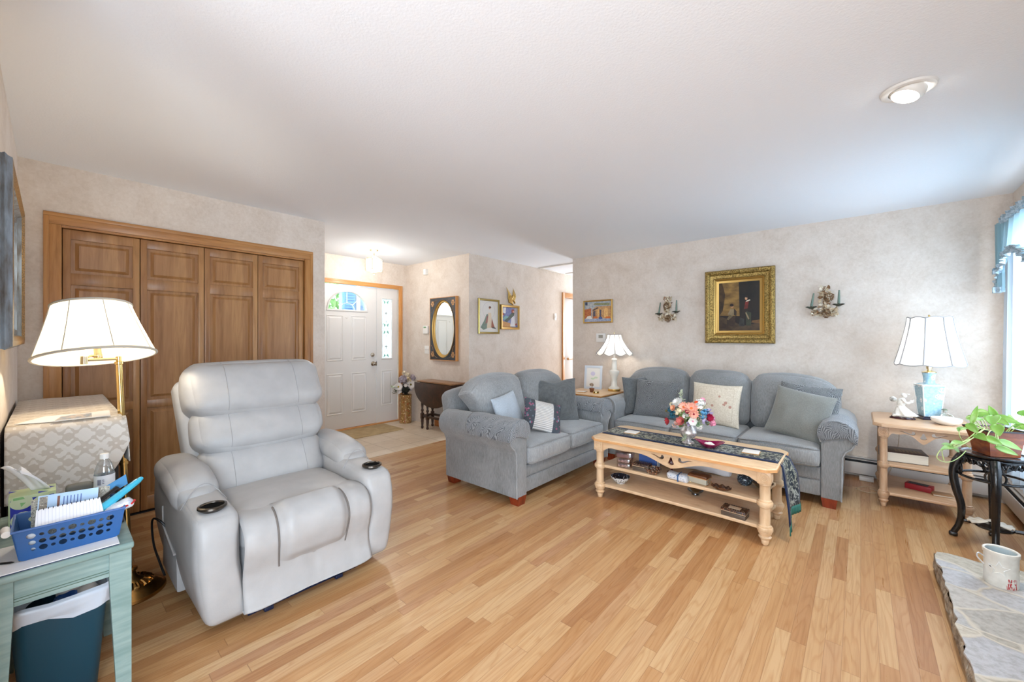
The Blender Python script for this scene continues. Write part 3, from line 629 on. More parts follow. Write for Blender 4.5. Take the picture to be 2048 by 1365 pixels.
# ------------------------------------------------------------------ sofa and loveseat
ARM = [(0.0, 0.07), (0.0, 0.50), (-0.012, 0.545), (-0.012, 0.59), (0.01, 0.63), (0.05, 0.656), (0.10, 0.662), (0.15, 0.648), (0.19, 0.615), (0.208, 0.565), (0.203, 0.515), (0.18, 0.472), (0.148, 0.445), (0.128, 0.40), (0.122, 0.07)]
def make_sofa(name, label, n, cw, loc, rz, covers):
    t = thing(name, label, 'sofa', loc, rz)
    hw = n * cw / 2
    # base and back frame
    g = G(); g.box(-hw, hw, 0.035, 0.80, 0.075, 0.30, 0.012)
    g.box(-hw + 0.002, hw - 0.002, 0.018, 0.08, 0.20, 0.295, 0.014).box(-hw + 0.002, hw - 0.002, 0.024, 0.08, 0.075, 0.192, 0.012)
    g.build('seat_base', 'sofa', t, local=True)
    g = G(); g.soft((0, 0.80, 0.46), (2 * hw + 0.2, 0.16, 0.78), 0.06, 14, fn=lambda p, u: (p.x, p.y + 0.10 * (p.z / 0.4), p.z + (-0.06 * abs(u.x) ** 3 if u.z > 0 else 0)))
    g.build('back_frame', 'sofa', t, local=True)
    for sg in (-1, 1):
        pr = [(sg * (hw + a), b) for a, b in ARM]
        g = G().prism(pr, 'xz', 0.0, 0.84, 0.014, 3)
        g.build('arm', 'sofa', t, local=True, ang=50)
        # piping round the front of the arm
        g = G().tube([(a, 0.001, b) for a, b in pr[1:]], 0.0055, 6); g.build('arm_piping', 'sofa_l', t, local=True)
        # textured cover laid over the arm
        if covers[0 if sg < 0 else 1]:
            up = [(a, b) for a, b in ARM[2:11]]
            cxm, czm = 0.098, 0.56
            off = [(cxm + (a - cxm) * 1.06, czm + (b - czm) * 1.07) for a, b in up]
            ln = covers[0 if sg < 0 else 1]
            nv = 26
            def cov(u, v):
                i = u * (len(off) - 1); k = min(int(i), len(off) - 2); f = i - k
                a = off[k][0] * (1 - f) + off[k + 1][0] * f; b = off[k][1] * (1 - f) + off[k + 1][1] * f
                e = 0.0 + 0.01 * math.sin(u * 9)
                y = -0.010 + ln * v * (1 - 0.12 * abs(2 * u - 1)) + e
                return Vector((sg * (hw + a), y, b + 0.003 * noise.noise((a * 30, y * 18, b * 30))))
            g = G(); g.sheet(cov, 24, nv)
            fr = [(sg * (hw + a), b) for a, b in off]
            lowz = [(sg * (hw + 0.15), 0.555), (sg * (hw + 0.10), 0.545), (sg * (hw + 0.05), 0.53), (sg * (hw + 0.02), 0.515)]
            g.prism(fr + lowz, 'xz', -0.014, -0.006, 0.003)
            g.build('arm_cover', 'arm_cover', t, local=True, solid=0.008, ang=60)
        for y in (0.055, 0.80):
            x = sg * (hw + 0.05)
            r = [(x - 0.05, y - 0.05), (x + 0.05, y - 0.05), (x + 0.05, y + 0.05), (x - 0.05, y + 0.05)]
            g = G(); k = 0.78
            top = [g.bm.verts.new((a, b, 0.076)) for a, b in r]; bot = [g.bm.verts.new((x + (a - x) * k, y + (b - y) * k, 0)) for a, b in r]
            g.bm.faces.new(top); g.bm.faces.new(bot[::-1])
            for i in range(4): g.bm.faces.new((top[i], top[(i + 1) % 4], bot[(i + 1) % 4], bot[i]))
            g.build('foot', 'foot_red', t, local=True, flat=True)
    for i in range(n):
        x = -hw + cw * (i + 0.5)
        g = G().soft((x, 0.275, 0.375), (cw - 0.006, 0.62, 0.155), 0.045, 14, crown=(0.0, 0.012, 0.028), wr=0.006, ws=5, seed=i)
        sc = g.build('seat_cushion', 'sofa_l', t, local=True)
        g = G(); w_, d_ = cw / 2 - 0.012, 0.302
        for z in (0.437, 0.318):
            pts = arc(x + w_ - 0.03, 0.275 - d_ + 0.03, 0.03, 0.03, 0, -PI / 2, 5) + [(x + (w_ - 0.03) * (1 - 2 * k / 10), 0.275 - d_) for k in range(1, 10)] + arc(x - w_ + 0.03, 0.275 - d_ + 0.03, 0.03, 0.03, -PI / 2, -PI, 5)
            pts = [(x + w_, 0.45)] + pts + [(x - w_, 0.45)]
            g.tube([(a, b - (0.010 * (1 - ((a - x) / w_) ** 2)), z + (0.012 * (1 - ((a - x) / w_) ** 2) if z > 0.4 else 0)) for a, b in pts], 0.005, 6)
        g.build('piping', 'sofa', sc, local=True)
        end = -1 if i == 0 else (1 if i == n - 1 else 0)
        def bk(p, u, end=end):
            z = p.z; x_ = p.x; y = p.y
            if u.z > 0: z -= 0.035 * abs(u.x) ** 3 * u.z
            if end and u.x * end > 0:
                x_ += end * 0.115 * max(0, min(1, (p.z + 0.05) / 0.22)) * (u.x * end) ** 1.5
                z -= 0.065 * (u.x * end) ** 3 * max(0, u.z)
            return Vector((x_, y, z))
        g = G().soft((x, 0.60, 0.70), (cw - 0.004, 0.22, 0.52), 0.085, 14, crown=(0, 0.045, 0.012), fn=bk, rot=Matrix.Rotation(math.radians(-13), 3, 'X'), wr=0.010, ws=5, seed=i + 9)
        g.build('back_cushion', 'sofa_l' if i == 0 and n == 2 else 'sofa', t, local=True)
    return t
make_sofa('sofa', 'three seat blue grey sofa along the wall under the gilt framed painting', 3, 0.57, (-1.085, 3.865, 0), 0, (0.0, 0.42))
make_sofa('loveseat', 'two seat blue grey loveseat side on to the coffee table, backing the foyer', 2, 0.595, (-1.965, 3.035, 0), PI / 2, (0.52, 0.6))

def pillow(name, label, mat, size, c, nrm, roll, t=0.13, group=None, wr=0.012, seed=1, dent=0.0, mats=None):
    g = G().pillow(size[0], size[1], t, Matrix.Identity(4), wr=wr, seed=seed, dent=dent)
    if mats:   # vertical bands
        for f in g.bm.faces:
            x = f.calc_center_median().x / size[0]; f.material_index = 1 if abs(x) > 0.24 else 0
    o = g.build(name, mats or mat, None); o.matrix_world = basis(nrm, roll, c); return tag(o, label, 'pillow', group)
GS, GL = 'throw pillows on the sofa', 'throw pillows on the loveseat'
pillow('throw_pillow', 'plain slate pillow standing in the left corner of the sofa, mostly hidden by another', 'pill_dark', (0.40, 0.40), (-1.85, 4.27, 0.665), (0.86, -0.5, 0.16), 0.0, 0.14, GS, seed=2)
pillow('throw_pillow', 'dark feather patterned pillow at the left end of the sofa', 'pill_pat', (0.44, 0.40), (-1.62, 4.165, 0.655), (0.12, -1, 0.32), -0.02, 0.13, GS, seed=3, dent=0.01)
M['cream_fl'] = None
def cream_floral():
    m, nt, p = newmat('cream_floral_pillow')
    s = node(nt, 'SeparateXYZ', {0: coords(nt)}); x, y = s.outputs[0], s.outputs[1]
    base = ramp(nt, noi(nt, coords(nt, (90, 90, 90)), 1, 3), [(0.35, rgb(198, 187, 168)), (0.65, rgb(216, 207, 191))])
    v = node(nt, 'TexVoronoi', {'Vector': coords(nt), 'Scale': 26.0}); rr_ = node(nt, 'SeparateColor', {0: v.outputs[1]}).outputs[0]
    cl = mth(nt, 'LESS_THAN', mth(nt, 'ADD', mth(nt, 'POWER', mth(nt, 'ABSOLUTE', mth(nt, 'SUBTRACT', y, mth(nt, 'MULTIPLY', mth(nt, 'SINE', mth(nt, 'MULTIPLY', x, 26)), 0.045))), 2), mth(nt, 'POWER', mth(nt, 'MULTIPLY', x, 0.35), 2)), 0.0032)
    f = mth(nt, 'MULTIPLY', cl, mth(nt, 'MULTIPLY', mth(nt, 'LESS_THAN', v.outputs[0], 0.36), mth(nt, 'LESS_THAN', rr_, 0.7)))
    col = mixc(nt, mth(nt, 'MULTIPLY', f, 0.85), base, rgb(168, 118, 104))
    fr = mth(nt, 'ABSOLUTE', mth(nt, 'SUBTRACT', mth(nt, 'MAXIMUM', mth(nt, 'ABSOLUTE', x), mth(nt, 'ABSOLUTE', y)), 0.155))
    nt.links.new(mixc(nt, mth(nt, 'MULTIPLY', mth(nt, 'LESS_THAN', fr, 0.0018), 0.5), col, rgb(168, 150, 126)), p.inputs['Base Color'])
    p.inputs['Roughness'].default_value = 0.9; return m
M['cream_fl'] = cream_floral()
pillow('throw_pillow', 'cream pillow with faint pink flowers in the middle of the sofa', 'cream_fl', (0.43, 0.40), (-1.045, 4.16, 0.66), (0.04, -1, 0.30), -0.03, 0.13, GS, seed=4)
pillow('throw_pillow', 'dark feather patterned pillow behind the plain grey one at the right end of the sofa', 'pill_pat', (0.43, 0.43), (-0.335, 4.225, 0.69), (0.10, -1, 0.36), -0.10, 0.12, GS, seed=5)
pillow('throw_pillow', 'plain grey pillow tilted at the right end of the sofa', 'pill_grey', (0.42, 0.42), (-0.385, 4.11, 0.655), (-0.02, -1, 0.46), -0.20, 0.16, GS, seed=6, wr=0.018)
pillow('throw_pillow', 'small pale blue pillow leaning at the left arm of the loveseat', 'pill_light', (0.34, 0.34), (-2.34, 2.64, 0.635), (0.90, 0.06, 0.28), 0.14, 0.12, GL, seed=7)
pillow('throw_pillow', 'large slate pillow in the far corner of the loveseat', 'pill_dark', (0.47, 0.46), (-2.33, 3.34, 0.655), (0.72, -0.62, 0.28), 0.02, 0.16, GL, seed=8, wr=0.02, dent=0.03)
M['rib_white'] = pbr('ribbed_white_cloth', (214, 212, 210), 0.9)
_m, _nt, _p = M['rib_white'], M['rib_white'].node_tree, M['rib_white'].node_tree.nodes['Principled BSDF']
_s = node(_nt, 'SeparateXYZ', {0: coords(_nt)}); _w = mth(_nt, 'SINE', mth(_nt, 'MULTIPLY', _s.outputs[1], 420))
_nt.links.new(ramp(_nt, _w, [(0.2, rgb(176, 174, 174)), (0.6, rgb(222, 220, 217))]), _p.inputs['Base Color']); bump(_nt, _p, _w, 0.5, 0.004)
M['floral_dark'] = speckle('dark_floral_cloth', (66, 72, 80), [(70, 76, 84), (60, 66, 74), (140, 78, 104), (80, 88, 96), (96, 110, 122), (68, 74, 82), (150, 96, 122), (118, 136, 152)], 42, 0.9)
pillow('throw_pillow', 'small pillow with a ribbed white middle and dark floral ends on the loveseat', None, (0.36, 0.29), (-2.13, 2.86, 0.60), (0.80, -0.42, 0.52), -0.30, 0.11, GL, seed=9, mats=['rib_white', 'floral_dark'])

# ------------------------------------------------------------------ recliner (faces +x, lamp side is -y)
t = thing('recliner', 'wide pale grey leather power recliner with cup holders in both arms', 'armchair', (-2.62, 0.865, 0))
yc = 0.865
G().box(-2.95, -2.25, 0.62, 1.12, 0.035, 0.06).box(-2.95, -2.9, 0.60, 1.14, 0.0, 0.035, 0.004).box(-2.2, -2.15, 0.60, 1.14, 0.0, 0.045, 0.004).box(-2.17, -2.12, 0.66, 0.70, 0.0, 0.02, 0.004).box(-2.17, -2.12, 1.0, 1.04, 0.0, 0.02, 0.004).box(-2.25, -2.16, 0.62, 1.12, 0.03, 0.075).build('base_frame', 'navy_metal', t)
def armfn(sg):
    def f(p, u):
        k = (p.z + 0.24) / 0.48    # 0 bottom .. 1 top
        y = p.y + sg * (-0.035 * (1 - k) + 0.02 * math.sin(max(0, k) * PI))
        x = p.x - (0.04 * (max(0, u.z) ** 3) if u.x > 0 else 0)
        z = p.z
        if u.z > 0 and p.x > 0: z -= 0.02 * (p.x / 0.5) ** 2
        return Vector((x, y, z))
    return f
for sg in (-1, 1):
    ya = yc + sg * 0.385
    g = G().soft((-2.60, ya, 0.295), (1.03, 0.165, 0.49), 0.036, 16, crown=(0.012, 0.012, 0.012), fn=armfn(sg), wr=0.004, ws=4, seed=sg)
    a = g.build('arm', 'leather', t)
    # pillow top of the arm
    def padfn(p, u, sg=sg): return Vector((p.x, p.y + sg * 0.012, p.z - 0.05 * max(0, u.x) ** 2 - (0.012 if u.z < 0 else 0)))
    g = G().soft((-2.69, ya + sg * 0.004, 0.572), (0.56, 0.185, 0.135), 0.062, 14, crown=(0.03, 0.01, 0.01), fn=padfn, wr=0.006, ws=5, seed=3 + sg)
    g.build('arm_pad', 'leather', t)
    g = G(); g.tube([(-2.37 - 0.0 * k, ya - 0.09 + 0.18 * k / 10, 0.50 + 0.10 * math.sin(PI * k / 10)) for k in range(11)], 0.0025, 5).build('pad_seam', 'leather_d', t)
    cx, cy, cz = -2.20, ya + sg * 0.005, 0.5335
    cup = [(0.030, 0.0), (0.031, -0.055), (0.0, -0.056)]
    g = G().lathe([(0.046, -0.006), (0.056, 0.004), (0.055, 0.012), (0.047, 0.015), (0.042, 0.009), (0.041, -0.02), (0.040, -0.025)], (cx, cy, cz), 28, sx=1.0, sy=1.0, cap=False)
    rim = g.build('cup_holder', pbr('gunmetal_rim', (92, 86, 80), 0.25, 0.9), t)
    G().lathe([(0.042, 0.0085), (0.0, 0.0082)], (cx, cy, cz), 28, cap=False).build('cup_shade_disc', 'matte_black', rim)  # flat black disc paints the dark depth of the cup hole
# seat and footrest: one padded run that folds over the front edge
def seatfn(p, u): return Vector((p.x, p.y, p.z + 0.012 * (1 - u.y ** 2)))
g = G().soft((-2.40, yc, 0.385), (0.56, 0.60, 0.16), 0.05, 14, crown=(0, 0, 0.03), wr=0.008, ws=5, seed=2); g.build('seat', 'leather', t)
PR = [(-2.32, 0.452), (-2.20, 0.474), (-2.115, 0.462), (-2.060, 0.415), (-2.045, 0.35), (-2.06, 0.28), (-2.075, 0.22), (-2.07, 0.15), (-2.05, 0.085), (-2.06, 0.062), (-2.2, 0.075)]
PRs = [(v.x, v.z) for v in spline([(a, 0, b) for a, b in PR], 6)]
NPR = len(PRs) - 1
def sstep(a, b, x): x = max(0, min(1, (x - a) / (b - a))); return x * x * (3 - 2 * x)
def prof(v):
    i = v * NPR; k = min(int(i), NPR - 1); q = i - k
    return PRs[k][0] * (1 - q) + PRs[k + 1][0] * q, PRs[k][1] * (1 - q) + PRs[k + 1][1] * q
def skirt(u, v):
    x, z = prof(v); y = 0.561 + 0.608 * u
    e = 1 - abs(2 * u - 1) ** 6
    n_ = 0.005 * noise.noise((x * 9, y * 8, z * 9)) + 0.004 * noise.noise((y * 25, z * 6, 3))
    cx_, cz_ = -2.25, 0.26
    k = -0.05 * (1 - e) + 0.02 * e * sstep(0.1, 0.3, v)
    lift = 0.03 * math.sin(PI * u) * sstep(0.75, 0.95, v)
    return Vector((x + (x - cx_) * k + n_, y, z + (z - cz_) * k + n_ + lift))
G().sheet(skirt, 40, 66).build('footrest', 'leather', t, solid=0.006, ang=80)
V0, V1 = 0.10, 0.60
def bulge(u, v):
    vv = V0 + (V1 - V0) * v; x, z = prof(vv)
    yl, yr = 0.705 + 0.0 * v, 1.025
    y = yl + (yr - yl) * u + (0.5 - u) * -0.02 * math.sin(v * PI)
    e = sstep(0, 0.16, u) * sstep(0, 0.16, 1 - u) * (1 - sstep(0.80, 1.0, v)) * sstep(0, 0.12, v)
    cx_, cz_ = -2.25, 0.26; k = 0.012 + 0.15 * e
    return Vector((x + (x - cx_) * k, y, z + (z - cz_) * k))
G().sheet(bulge, 24, 40).build('footrest_panel', 'leather', t, solid=0.004, ang=80)
for nm, u in (('footrest_seam', 0.0), ('footrest_seam', 1.0)):
    G().tube([bulge(u, 0.1 + 0.9 * k / 20) + Vector((0.003, 0, 0.001)) for k in range(21)], 0.0045, 6).build(nm, 'seam', t)
G().box(-2.6, -2.10, 0.575, 1.155, 0.10, 0.34, 0.02).build('seat_box', 'leather_d', t)
# backrest: shell and three stacked pillows
TL = Matrix.Rotation(math.radians(-21), 3, 'Y')
def ontoback(d, s, c): # d in front of shell, s along the slope
    return Vector((-2.80, yc, 0.42)) + TL @ Vector((d, 0, s))
g = G().soft(ontoback(-0.06, 0.33, 0), (0.16, 0.80, 0.72), 0.05, 12, rot=TL, fn=lambda p, u: Vector((p.x, p.y * (0.94 + 0.06 * u.z), p.z - 0.02 * abs(u.y) ** 3 * max(0, u.z))), wr=0.003)
g.build('back_shell', 'leather', t)
for s_, h_, w_, d_, dep in ((0.10, 0.29, 0.66, 0.07, 0.20), (0.335, 0.27, 0.70, 0.075, 0.21), (0.575, 0.33, 0.74, 0.075, 0.24)):
    g = G().soft(ontoback(d_, s_, 0), (dep, w_, h_), 0.085, 16, crown=(0.03, 0.012, 0.012), rot=TL, fn=lambda p, u: Vector((p.x + (0.03 * -u.z if u.x > 0 else 0), p.y, p.z + (-0.03 * (1 - abs(u.y) ** 2) if u.z < 0 else 0.0))), wr=0.008, ws=6, seed=s_ * 10)
    bv = BVHTree.FromBMesh(g.bm); ln = []
    for sg in (-1, 1):
        pts = []
        for k in range(25):
            h = bv.ray_cast(ontoback(0.6, s_ + (k / 24 - 0.5) * (h_ * 0.98), 0) + Vector((0, sg * 0.19, 0)), TL @ Vector((-1, 0, 0)))
            if h[0] is not None: pts.append(h[0] + h[1] * 0.0004)
        ln.append(pts)
    b = g.build('back_pillow', 'leather', t)
    for pts in ln: G().tube(pts, 0.0022, 5).build('stitching', 'leather_d', b)
# control panel, side pocket and remote cord on the lamp side
G().sph((-2.44, 0.408, 0.405), (0.032, 0.008, 0.055), 16).sph((-2.44, 0.400, 0.395), (0.008, 0.006, 0.008), 8).build('control_panel', pbr('dark_brown_panel', (48, 34, 30), 0.3), t)
g = G().prism([(-2.74, 0.42), (-2.70, 0.33), (-2.44, 0.27), (-2.42, 0.10), (-2.78, 0.10)], 'xz', 0.385, 0.425, 0.01); pk = g.build('side_pocket', 'leather_d', t)
G().tube([(-2.745, 0.383, 0.42), (-2.70, 0.378, 0.335), (-2.44, 0.381, 0.275)], 0.006, 6).build('pocket_piping', 'leather', pk)
G().tube(spline([(-2.66, 0.40, 0.31), (-2.68, 0.36, 0.37), (-2.74, 0.34, 0.36), (-2.74, 0.345, 0.24), (-2.66, 0.36, 0.16), (-2.62, 0.372, 0.11)], 8), 0.005, 7).build('remote_cord', 'black_plastic', t)

# ------------------------------------------------------------------ coffee table and end tables
def turned(x, y, z0, z1, r, mat, t, name='leg_turning'):
    pr = [(r * 1.2, 0), (r * 1.24, 0.004), (r * 1.2, 0.010), (r * 1.02, 0.013), (r * 0.97, 0.02), (r * 1.0, (z1 - z0) * 0.5), (r * 0.97, z1 - z0 - 0.02), (r * 1.02, z1 - z0 - 0.013), (r * 1.14, z1 - z0 - 0.010), (r * 1.16, z1 - z0 - 0.004), (r * 1.1, z1 - z0)]
    return pr
def leg(t, x, y, zs, r, mat, top_block):
    """one turned leg: foot, shelf discs, columns and top block"""
    zl, zm, zt, ztop = zs
    g = G(); f = zl - 0.022
    g.lathe([(r * 0.42, 0), (r * 0.62, f * 0.06), (r * 0.78, f * 0.30), (r * 0.72, f * 0.36), (r * 1.15, f * 0.50), (r * 1.22, f * 0.58), (r * 0.92, f * 0.66), (r * 1.2, f * 0.78), (r * 1.3, f * 0.9), (r * 1.1, f)], (x, y, 0), 24)
    for a, b in ((zl, zm - 0.024), (zm, zt)): g.lathe([(p, q + a) for p, q in turned(0, 0, a, b, r, None, None)], (x, y, 0), 24)
    for z in (zl, zm): g.lathe([(r * 1.4, z - 0.026), (r * 1.5, z - 0.018), (r * 1.5, z - 0.006), (r * 1.42, z + 0.001)], (x, y, 0), 24)
    b = r * 1.25
    g.box(x - b, x + b, y - b, y + b, zt, ztop, 0.004)
    lg = g.build('leg', mat, t)
    g = G()
    for k in top_block:
        dx, dy = k; m = Matrix.Rotation(PI / 2, 4, 'Y') if dx else Matrix.Rotation(-PI / 2, 4, 'X')
        m = m if (dx or dy) >= 0 else m
        for rr_ in (0.026, 0.016, 0.007):
            g.tube([Vector((x + dx * b, y + dy * b, (zt + ztop) / 2)) + (Vector((0, math.cos(a), math.sin(a))) if dx else Vector((math.cos(a), 0, math.sin(a)))) * rr_ for a in [2 * PI * i / 20 for i in range(21)]], 0.004, 6)
    g.build('rosette', mat, lg)
def teardrop(cx, cz, s):
    return [(cx + s * a, cz + s * b) for a, b in ((0, 0.5), (0.14, 0.34), (0.2, 0.1), (0.34, -0.2), (0.42, -0.42), (0.2, -0.58), (0, -0.62), (-0.2, -0.58), (-0.42, -0.42), (-0.34, -0.2), (-0.2, 0.1), (-0.14, 0.34))]
def swirl(cx, cz, s, sg):
    p = [(0, 0.32), (0.2, 0.42), (0.42, 0.3), (0.5, 0.05), (0.42, -0.22), (0.15, -0.38), (-0.3, -0.36), (-0.75, -0.14), (-1.25, 0.12), (-1.9, 0.22), (-1.25, 0.28), (-0.8, 0.12), (-0.4, -0.06), (-0.12, -0.06), (-0.02, 0.1)]
    q = [(cx + sg * -s * a * -1, cz + s * b) for a, b in p]
    return q if sg > 0 else q[::-1]
def scallop(x0, x1, zt, zb, n=40):
    pts = []
    for i in range(n + 1):
        u = i / n; a = abs(2 * u - 1)
        z = zb + 0.028 * math.cos(a * PI * 2.2) * -1 * (1 - a) + 0.042 * a ** 0.9 - 0.045 * max(0, (a - 0.88) / 0.12) + 0.010
        pts.append((x0 + (x1 - x0) * u, z))
    return pts
def shelf_outline(x0, x1, y0, y1, bow):
    """shelf with gently bowed sides, round lobes are on the legs"""
    P = []
    for i in range(17): u = i / 16; P.append((x0 + (x1 - x0) * u, y0 + bow * math.sin(PI * u) ** 0.8 * (1 - 0.5 * math.sin(PI * u))))
    for i in range(1, 13): u = i / 12; P.append((x1 - bow * math.sin(PI * u), y0 + (y1 - y0) * u))
    for i in range(1, 17): u = i / 16; P.append((x1 - (x1 - x0) * u, y1 - bow * math.sin(PI * u)))
    for i in range(1, 12): u = i / 12; P.append((x0 + bow * math.sin(PI * u), y1 - (y1 - y0) * u))
    return P
def shelf_table(name, label, x0, x1, y0, y1, zt, zl, zm, r, mt, mv, me, cut, holes_s, cat):
    t = thing(name, label, cat, ((x0 + x1) / 2, (y0 + y1) / 2, 0))
    oc = [(x0 + cut, y0), (x1 - cut, y0), (x1, y0 + cut), (x1, y1 - cut), (x1 - cut, y1), (x0 + cut, y1), (x0, y1 - cut), (x0, y0 + cut)]
    G().prism(oc, 'xy', zt - 0.028, zt, 0.007, 3).build('top', [mt], t)
    k = 0.006; cx, cy = (x0 + x1) / 2, (y0 + y1) / 2
    oe = [(a + (0.004 if a > cx else -0.004), b + (0.004 if b > cy else -0.004)) for a, b in oc]
    ii = [(a - (0.012 if a > cx else -0.012), b - (0.012 if b > cy else -0.012)) for a, b in oc]
    G().plate(oe, [ii], 'xy', zt - 0.024, zt - 0.008).build('top_edge', me, t)
    q = r + 0.034
    lx = (x0 + q, x1 - q); ly = (y0 + q, y1 - q)
    zb = zt - 0.028
    za = zt - 0.105
    for x in lx:
        for y in ly: leg(t, x, y, (zl, zm, za, zb), r, mv, [(0, -1 if y < cy else 1), (-1 if x < cx else 1, 0)])
    s = holes_s
    for y, lo in ((ly[0], -1), (ly[1], 1)):
        o = [(lx[1] - r, zb), (lx[0] + r, zb)] + scallop(lx[0] + r, lx[1] - r, zb, za - 0.01)
        yy = y + lo * 0.012
        G().plate(o, [teardrop(cx, zb - 0.045 * s - 0.004, 0.052 * s), swirl(cx - 0.07 * s, zb - 0.036 * s, 0.042 * s, 1), swirl(cx + 0.07 * s, zb - 0.036 * s, 0.042 * s, -1)], 'xz', yy - 0.009, yy + 0.009).build('apron', mt, t, ang=30)
    for x in lx:
        sc = [(a, b) for a, b in scallop(ly[0] + r, ly[1] - r, zb, za)]
        G().plate([(ly[1] - r, zb), (ly[0] + r, zb)] + sc, [], 'yz', x - 0.009, x + 0.009).build('side_apron', mt, t, ang=30)
    for z in (zl, zm):
        e = 0.012
        G().prism(shelf_outline(lx[0] - e, lx[1] + e, ly[0] - e, ly[1] + e, 0.03), 'xy', z - 0.024, z, 0.006).build('shelf', mt, t, ang=35)
    return t
shelf_table('coffee_table', 'long bleached wood coffee table with two shelves, turned legs and a pierced apron', -1.665, -0.388, 2.872, 3.47, 0.492, 0.115, 0.272, 0.030, 'bleached', 'bleached_v', 'bleached_e', 0.05, 1.0, 'table')
shelf_table('end_table', 'pickled wood end table with two shelves under the blue porcelain lamp', 0.075, 0.62, 4.145, 4.80, 0.645, 0.115, 0.335, 0.024, 'pickled', 'pickled_v', 'pickled', 0.05, 0.85, 'table')
# ------------------------------------------------------------------ lamps and lights
SH = shade_mat('cream_shade_silk', (250, 242, 226), 0.42); SW = shade_mat('white_shade_silk', (250, 248, 244), 0.6)
M['shade_trim'] = pbr('shade_ribs', (156, 154, 154), 0.8); M['shade_trim_c'] = pbr('cream_shade_ribs', (196, 190, 178), 0.8)
def scall_shade(t, c, r0, r1, z0, z1, npan, sc0, sc1, mat, rot=0.0, flare=1.7, trim='shade_trim', top_open=True):
    """panelled bell shade: r0/z0 bottom, r1/z1 top, scalloped hem"""
    ns = npan * 10
    def P(u, v):
        a = 2 * PI * u + rot; pan = (u * npan) % 1.0
        r = r1 + (r0 - r1) * (1 - v) ** flare; dr = 1 - 0.035 * math.sin(PI * pan) * (0.4 + 0.6 * (1 - v))
        z = z0 + (z1 - z0) * v - sc0 * math.sin(PI * pan) * (1 - v) ** 3 + sc1 * math.sin(PI * pan) * v ** 6
        return Vector((c[0] + r * dr * math.cos(a), c[1] + r * dr * math.sin(a), z))
    g = G().sheet(P, ns, 14, closed=True); s = g.build('lamp_shade', mat, t, ang=70, rec=True)
    for k in range(npan):
        G().tube([P(k / npan, j / 14) * 1.0 + (P(k / npan, j / 14) - Vector((c[0], c[1], P(k / npan, j / 14).z))).normalized() * 0.001 for j in range(15)], 0.0045, 6).build('shade_rib', trim, s)
    for v, nm in ((0.0, 'shade_hem'), (1.0, 'shade_top_trim')):
        G().tube([P(i / ns, v) for i in range(ns + 1)], 0.0035, 6).build(nm, trim, s)
    return s
def harp(t, c, z0, z1, mat='brass'):
    pts = [(c[0], c[1] + 0.035 * math.sin(PI * k / 16) , z0 + (z1 - z0) * k / 16) for k in range(17)]
    pts2 = [(c[0], 2 * c[1] - p[1], p[2]) for p in pts]
    G().tube(pts + pts2[::-1], 0.0025, 6).build('harp', mat, t)

def lampbulb(t, c, r, W, col):
    n = 'lit_bulb_%d' % int(W * 10); A = 4 * PI * (r[0] * r[0] * r[2]) ** (2 / 3)
    M[n] = pbr('lit_bulb', (255, 246, 226), 0.4, emit=col, es=W / (PI * A)); return G().sph(c, r, 14).build('bulb', n, t)
# brass swing arm floor lamp
t = thing('floor_lamp', 'brass swing arm floor lamp with a wide cream shade, lit, beside the recliner', 'lamp', (-2.79, 0.262, 0))
bx, by = -2.79, 0.262
G().lathe([(0.135, 0), (0.14, 0.006), (0.138, 0.02), (0.126, 0.026), (0.12, 0.034), (0.10, 0.042), (0.086, 0.05), (0.082, 0.06), (0.064, 0.068), (0.04, 0.078), (0.026, 0.092), (0.02, 0.115), (0.028, 0.12), (0.028, 0.13), (0.016, 0.136)], (bx, by, 0), 48).build('base', 'brass_old', t)
g = G()
for k in range(20): a = 2 * PI * k / 20; g.tube([(bx + r * math.cos(a), by + r * math.sin(a), z) for r, z in ((0.088, 0.053), (0.073, 0.066), (0.058, 0.074))], 0.006, 6)
g.build('base_gadroons', 'brass_old', t)
LEAN = Matrix.Translation((bx, by, 0)) @ Matrix.Rotation(math.radians(2.0), 4, 'X')
G().lathe([(0.0135, 0.13), (0.0135, 0.66), (0.017, 0.662), (0.017, 0.676), (0.0135, 0.678), (0.0135, 1.165), (0.017, 1.167), (0.017, 1.18), (0.011, 1.183), (0.011, 1.205), (0.0, 1.208)], (0, 0, 0), 20, mtx=LEAN).build('pole', 'brass', t)
pt = LEAN @ Vector((0, 0, 1.194)); el = (-2.73, 0.10); hd = (-2.80, 0.150)
G().tube([pt, (el[0], el[1], 1.194)], 0.007, 8).lathe([(0.013, -0.016), (0.013, 0.022), (0.0, 0.022)], (el[0], el[1], 1.19), 16).tube([(el[0], el[1], 1.205), ((el[0] + hd[0]) / 2 + 0.01, (el[1] + hd[1]) / 2, 1.212), (hd[0], hd[1], 1.206)], 0.006, 8).build('swing_arm', 'brass_pale', t)
TILT = Matrix.Translation((hd[0], hd[1], 1.20)) @ Matrix.Rotation(math.radians(-13), 4, 'Y') @ Matrix.Rotation(math.radians(3.5), 4, 'X')
G().lathe([(0.012, -0.01), (0.016, -0.005), (0.016, 0.016), (0.014, 0.018), (0.014, 0.05), (0.019, 0.053), (0.019, 0.10), (0, 0.102)], (0, 0, 0), 18, mtx=TILT).build('socket', 'brass_pale', t)
bp = TILT @ Vector((0, 0, 0.14)); lampbulb(t, bp, (0.028, 0.028, 0.036), 8, (255, 240, 214))
def fsh(u, v):
    a = 2 * PI * u; r = 0.140 + (0.214 - 0.140) * (1 - v) ** 1.12
    return TILT @ Vector((r * math.cos(a), r * math.sin(a), 0.008 + 0.252 * v))
s = G().sheet(fsh, 64, 10, closed=True).build('lamp_shade', SH, t, ang=70)
